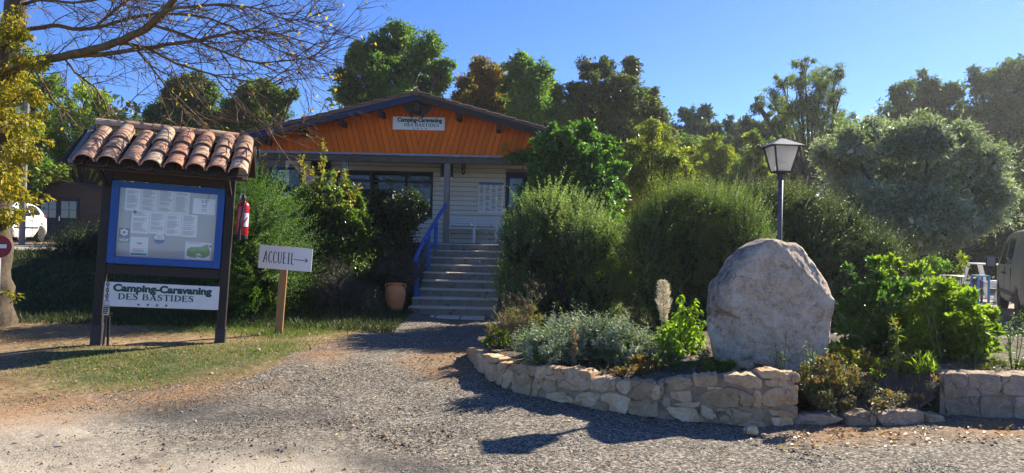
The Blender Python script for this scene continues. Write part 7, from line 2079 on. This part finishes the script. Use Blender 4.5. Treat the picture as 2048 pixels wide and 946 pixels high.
for pts, r0, r1, nt_ in LIMBS:
    pl = fine(lim(pts), 5)
    pl = [p + Vector((random.uniform(-1, 1), random.uniform(-1, 1), random.uniform(-1, 1))) * .008 for p in pl]
    r0, r1 = r0 * .78, r1 * .8
    lb_.tube(pl, [r0 + (r1 - r0) * i / (len(pl) - 1) for i in range(len(pl))], 8)
    for k_ in range(nt_):
        f = .12 + .88 * (k_ + random.random()) / nt_
        i = min(int(f * (len(pl) - 1)), len(pl) - 2)
        d = (pl[i + 1] - pl[i]).normalized(); side = d.cross(Vector((random.uniform(-1, 1), random.uniform(-1, 1), random.uniform(-1, 1)))).normalized()
        side.y *= .8
        twig(pl[i], d * .8 + side * .65 + Vector((0, 0, random.uniform(-.2, .05))), random.uniform(.4, 1.05), .0085, 0)
lb_.build('limbs', m_limb, OT, smooth=True)
tb_.build('twigs', m_twig, OT)
tp = np.array([list(t) for t in tips]); tp = tp[rng.permutation(len(tp))[:280]]
leafobjs(OT, tp, unit(rdir(len(tp)) + np.array([0, 0, -.8])), rdir(len(tp)), rng.uniform(.035, .07, len(tp)), lm_yellow)
# climber on the trunk
IV = thing('climbing_ivy', 'yellow-green climber wrapping the old trunk at the left edge', 'vine', TB)
ib = place_blobs([(25, 60, 46), (55, 110, 40), (20, 170, 50), (65, 200, 34), (40, 250, 52), (75, 290, 28), (20, 320, 46), (30, 350, 28), (30, 400, 44), (15, 430, 36), (38, 385, 18), (85, 190, 14), (-30, 200, 60), (-30, 340, 60), (-10, 60, 50), (88, 388, 7), (98, 394, 5), (26, 586, 11, 9.62 - 9.75), (34, 596, 6, -.15)], 9.75, .3)
P, U_, Cs = clump_points(ib, 5200, .42, .5, 10)
D = unit(U_ * .4 + rdir(len(P)) * .7 + np.array([0, 0, -.5])); N = unit(rdir(len(P)) * .7 + np.array([0, -.5, .6])); ll = rng.uniform(.05, .095, len(P))
pick = np.argsort(P[:, 1])[:900]; pick = rng.permutation(pick)[:290]
leafobjs(IV, P[pick], D[pick], N[pick], ll[pick], lm_ivy)
r_ = np.ones(len(P), bool); r_[pick] = False
stuff(leafpart('leaves', leaf_geo(P[r_], D[r_], N[r_], ll[r_], ll[r_] * .5), lm_ivy, IV))
mb = MB()
for c, q in ib[:12]:
    c = Vector(c)
    for j in range(5):
        e = c + Vector(rball(1)[0]) * q; b0 = Vector((TX + random.uniform(-.15, .15), 9.85, c.z - q * .8))
        mb.tube([b0, b0.lerp(e, .5) + Vector((0, -.05, .06)), e], [.008, .006, .003], 4)
mb.build('stems', m_twig, IV)

# ------------------------------------------------------------------ grass, fallen leaves, pebbles
def scatter(poly, n, zf=gh):
    p = np.array(poly); x0, x1, y0, y1 = p[:, 0].min(), p[:, 0].max(), p[:, 1].min(), p[:, 1].max()
    x, y = rng.uniform(x0, x1, n), rng.uniform(y0, y1, n)
    k = inpoly(x, y, poly); x, y = x[k], y[k]
    return np.stack([x, y, zf(x, y)], 1)
def blades(P, h, m, name, lean=.5, w=.007):
    n_ = len(P); D = unit(np.stack([rng.normal(0, lean, n_), rng.normal(0, lean, n_), np.ones(n_)], 1))
    l_ = h * rng.uniform(.5, 1.4, n_)
    return stuff(leafpart(name, leaf_geo(P - np.array([0, 0, .005]), D, rdir(n_), l_, w * rng.uniform(.7, 1.4, n_), .1, .3), m))
LN = [q for q in LAWN]
P = scatter([(-11, 5.6), (1, 5.6), (1, 10.8), (-11, 10.8)], 150000)
jx, jy = P[:, 0] + .12 * wob(P[:, 0], P[:, 1], 3), P[:, 1] + .12 * wob(P[:, 0] + 3, P[:, 1], 3)
P = P[inpoly(jx, jy, LAWN)]
g = green_at(P[:, 0], P[:, 1]); keep = rng.random(len(P)) < np.clip(.07 + g * .95, 0, 1)
P, g = P[keep], g[keep]
gr = rng.random(len(P)) < .05 + .75 * g
rebase(blades(P[gr], .036, lm_grass, 'grass', .7)); rebase(blades(P[~gr], .036, lm_straw, 'dry_grass', 1.1))
P = scatter([(-12, 10.2), (-1.7, 10.2), (-1.75, 13), (-2, 15.4), (-12, 15.4)], 52000)
rebase(blades(P, .10, lm_bank, 'bank_grass', .6, .012))
# tufts along the border between lawn and gravel and behind the board
P = np.concatenate([scatter(GREEN2, 4200)])
rebase(blades(P, .07, lm_grass, 'grass_tufts', .45))
# pebbles
def pebbles(P, s0, s1, m, name):
    n_ = len(P); s = np.exp(rng.uniform(math.log(s0), math.log(s1), n_))[:, None]
    oct_ = np.array([[1, 0, 0], [-1, 0, 0], [0, 1, 0], [0, -1, 0], [0, 0, 1], [0, 0, -1]], float)
    V = oct_[None] * rng.uniform(.6, 1.2, (n_, 6, 3)) * s[:, :, None] * np.array([1, 1, .7])
    a = rng.uniform(0, 6.28, n_); ca, sa = np.cos(a)[:, None], np.sin(a)[:, None]
    V = np.stack([V[..., 0] * ca - V[..., 1] * sa, V[..., 0] * sa + V[..., 1] * ca, V[..., 2]], -1) + P[:, None, :]
    t = np.array([[0, 2, 4], [2, 1, 4], [1, 3, 4], [3, 0, 4], [2, 0, 5], [1, 2, 5], [3, 1, 5], [0, 3, 5]])
    T = (t[None] + (np.arange(n_) * 6)[:, None, None]).reshape(-1, 3)
    return stuff(leafpart(name, (V.reshape(-1, 3), T), m))
lm_pebble = leafmat('pebbles', [(.032, .027, .022), (.088, .076, .061), (.158, .137, .109), (.26, .228, .182), (.43, .39, .325)], 0.0, rough=.9, spec=.2)
P = scatter([(-4.6, 3.9), (3.3, 3.9), (3.8, 6.0), (2.0, 6.0), (0, 7), (-.7, 9), (-.5, 12.2), (-1.8, 12.2), (-2.6, 8.5), (-3.4, 6.8), (-5.4, 6.2)], 90000)
k = rng.random(len(P)) < np.clip(1.25 - (P[:, 1] - 4) * .10, .35, 1)
pl_ = softpoly(P[:, 0], P[:, 1], G2([(-900, 1000), (-500, 810), (0, 820), (240, 832), (330, 880), (640, 880), (700, 940), (600, 1100)], 0), .3)
k &= rng.random(len(P)) > pl_ * .8
P = P[k]
rebase(pebbles(P, .0032, .010, lm_pebble, 'gravel'))
P = scatter([(-6, 4), (5, 4), (5, 6.3), (-6, 6.3)], 260)
rebase(pebbles(P, .011, .02, lm_pebble, 'loose_stones'))
# fallen leaves
P = np.concatenate([scatter(LAWN[:-4] + [(-1.95, 12.3), (-9, 12)], 3000), scatter([(-6, 3.9), (5, 3.9), (5, 6), (0, 7.5), (-.5, 11), (-2, 11), (-4, 7)], 420), scatter(G2([(800, 715), (935, 690), (925, 750), (890, 770)]), 260), scatter(G2([(1590, 850), (2100, 838), (2100, 872), (1540, 890)]), 520), scatter(bedpoly, 900, soilz)])
P = P + np.array([0, 0, .008]); n_ = len(P)
rebase(stuff(leafpart('fallen_leaves', leaf_geo(P, unit(np.stack([rng.normal(0, 1, n_), rng.normal(0, 1, n_), rng.normal(.1, .2, n_)], 1)), unit(np.stack([rng.normal(0, .3, n_), rng.normal(0, .3, n_), np.ones(n_)], 1)), rng.uniform(.025, .06, n_), rng.uniform(.016, .035, n_)), lm_fallen)))
P = np.concatenate([scatter(bedpoly, 9000, soilz)])
k = (rng.random(len(P)) < np.clip(.5 + .6 * wob(P[:, 0], P[:, 1], 2), .1, 1)) & (P[:, 1] < 8.6)
rebase(blades(P[k], .06, lm_straw, 'bed_weeds', .6))
# ------------------------------------------------------------------ scattering air added to imitate flare veil and lift shade, brightest sunward
m, t, n, l = newmat('flare_veil_air')
n.remove(n['Principled BSDF'])
pv = n.new('ShaderNodeVolumePrincipled')
pv.inputs['Color'].default_value = (.93, .96, 1, 1)
pv.inputs['Density'].default_value = 0.0006
pv.inputs['Anisotropy'].default_value = 0.6
l.new(pv.outputs[0], n['Material Output'].inputs['Volume'])
hz = MB().bb(-270, 270, -45, 410, -1.5, 18).build('flare_veil', m, None)
stuff(hz)
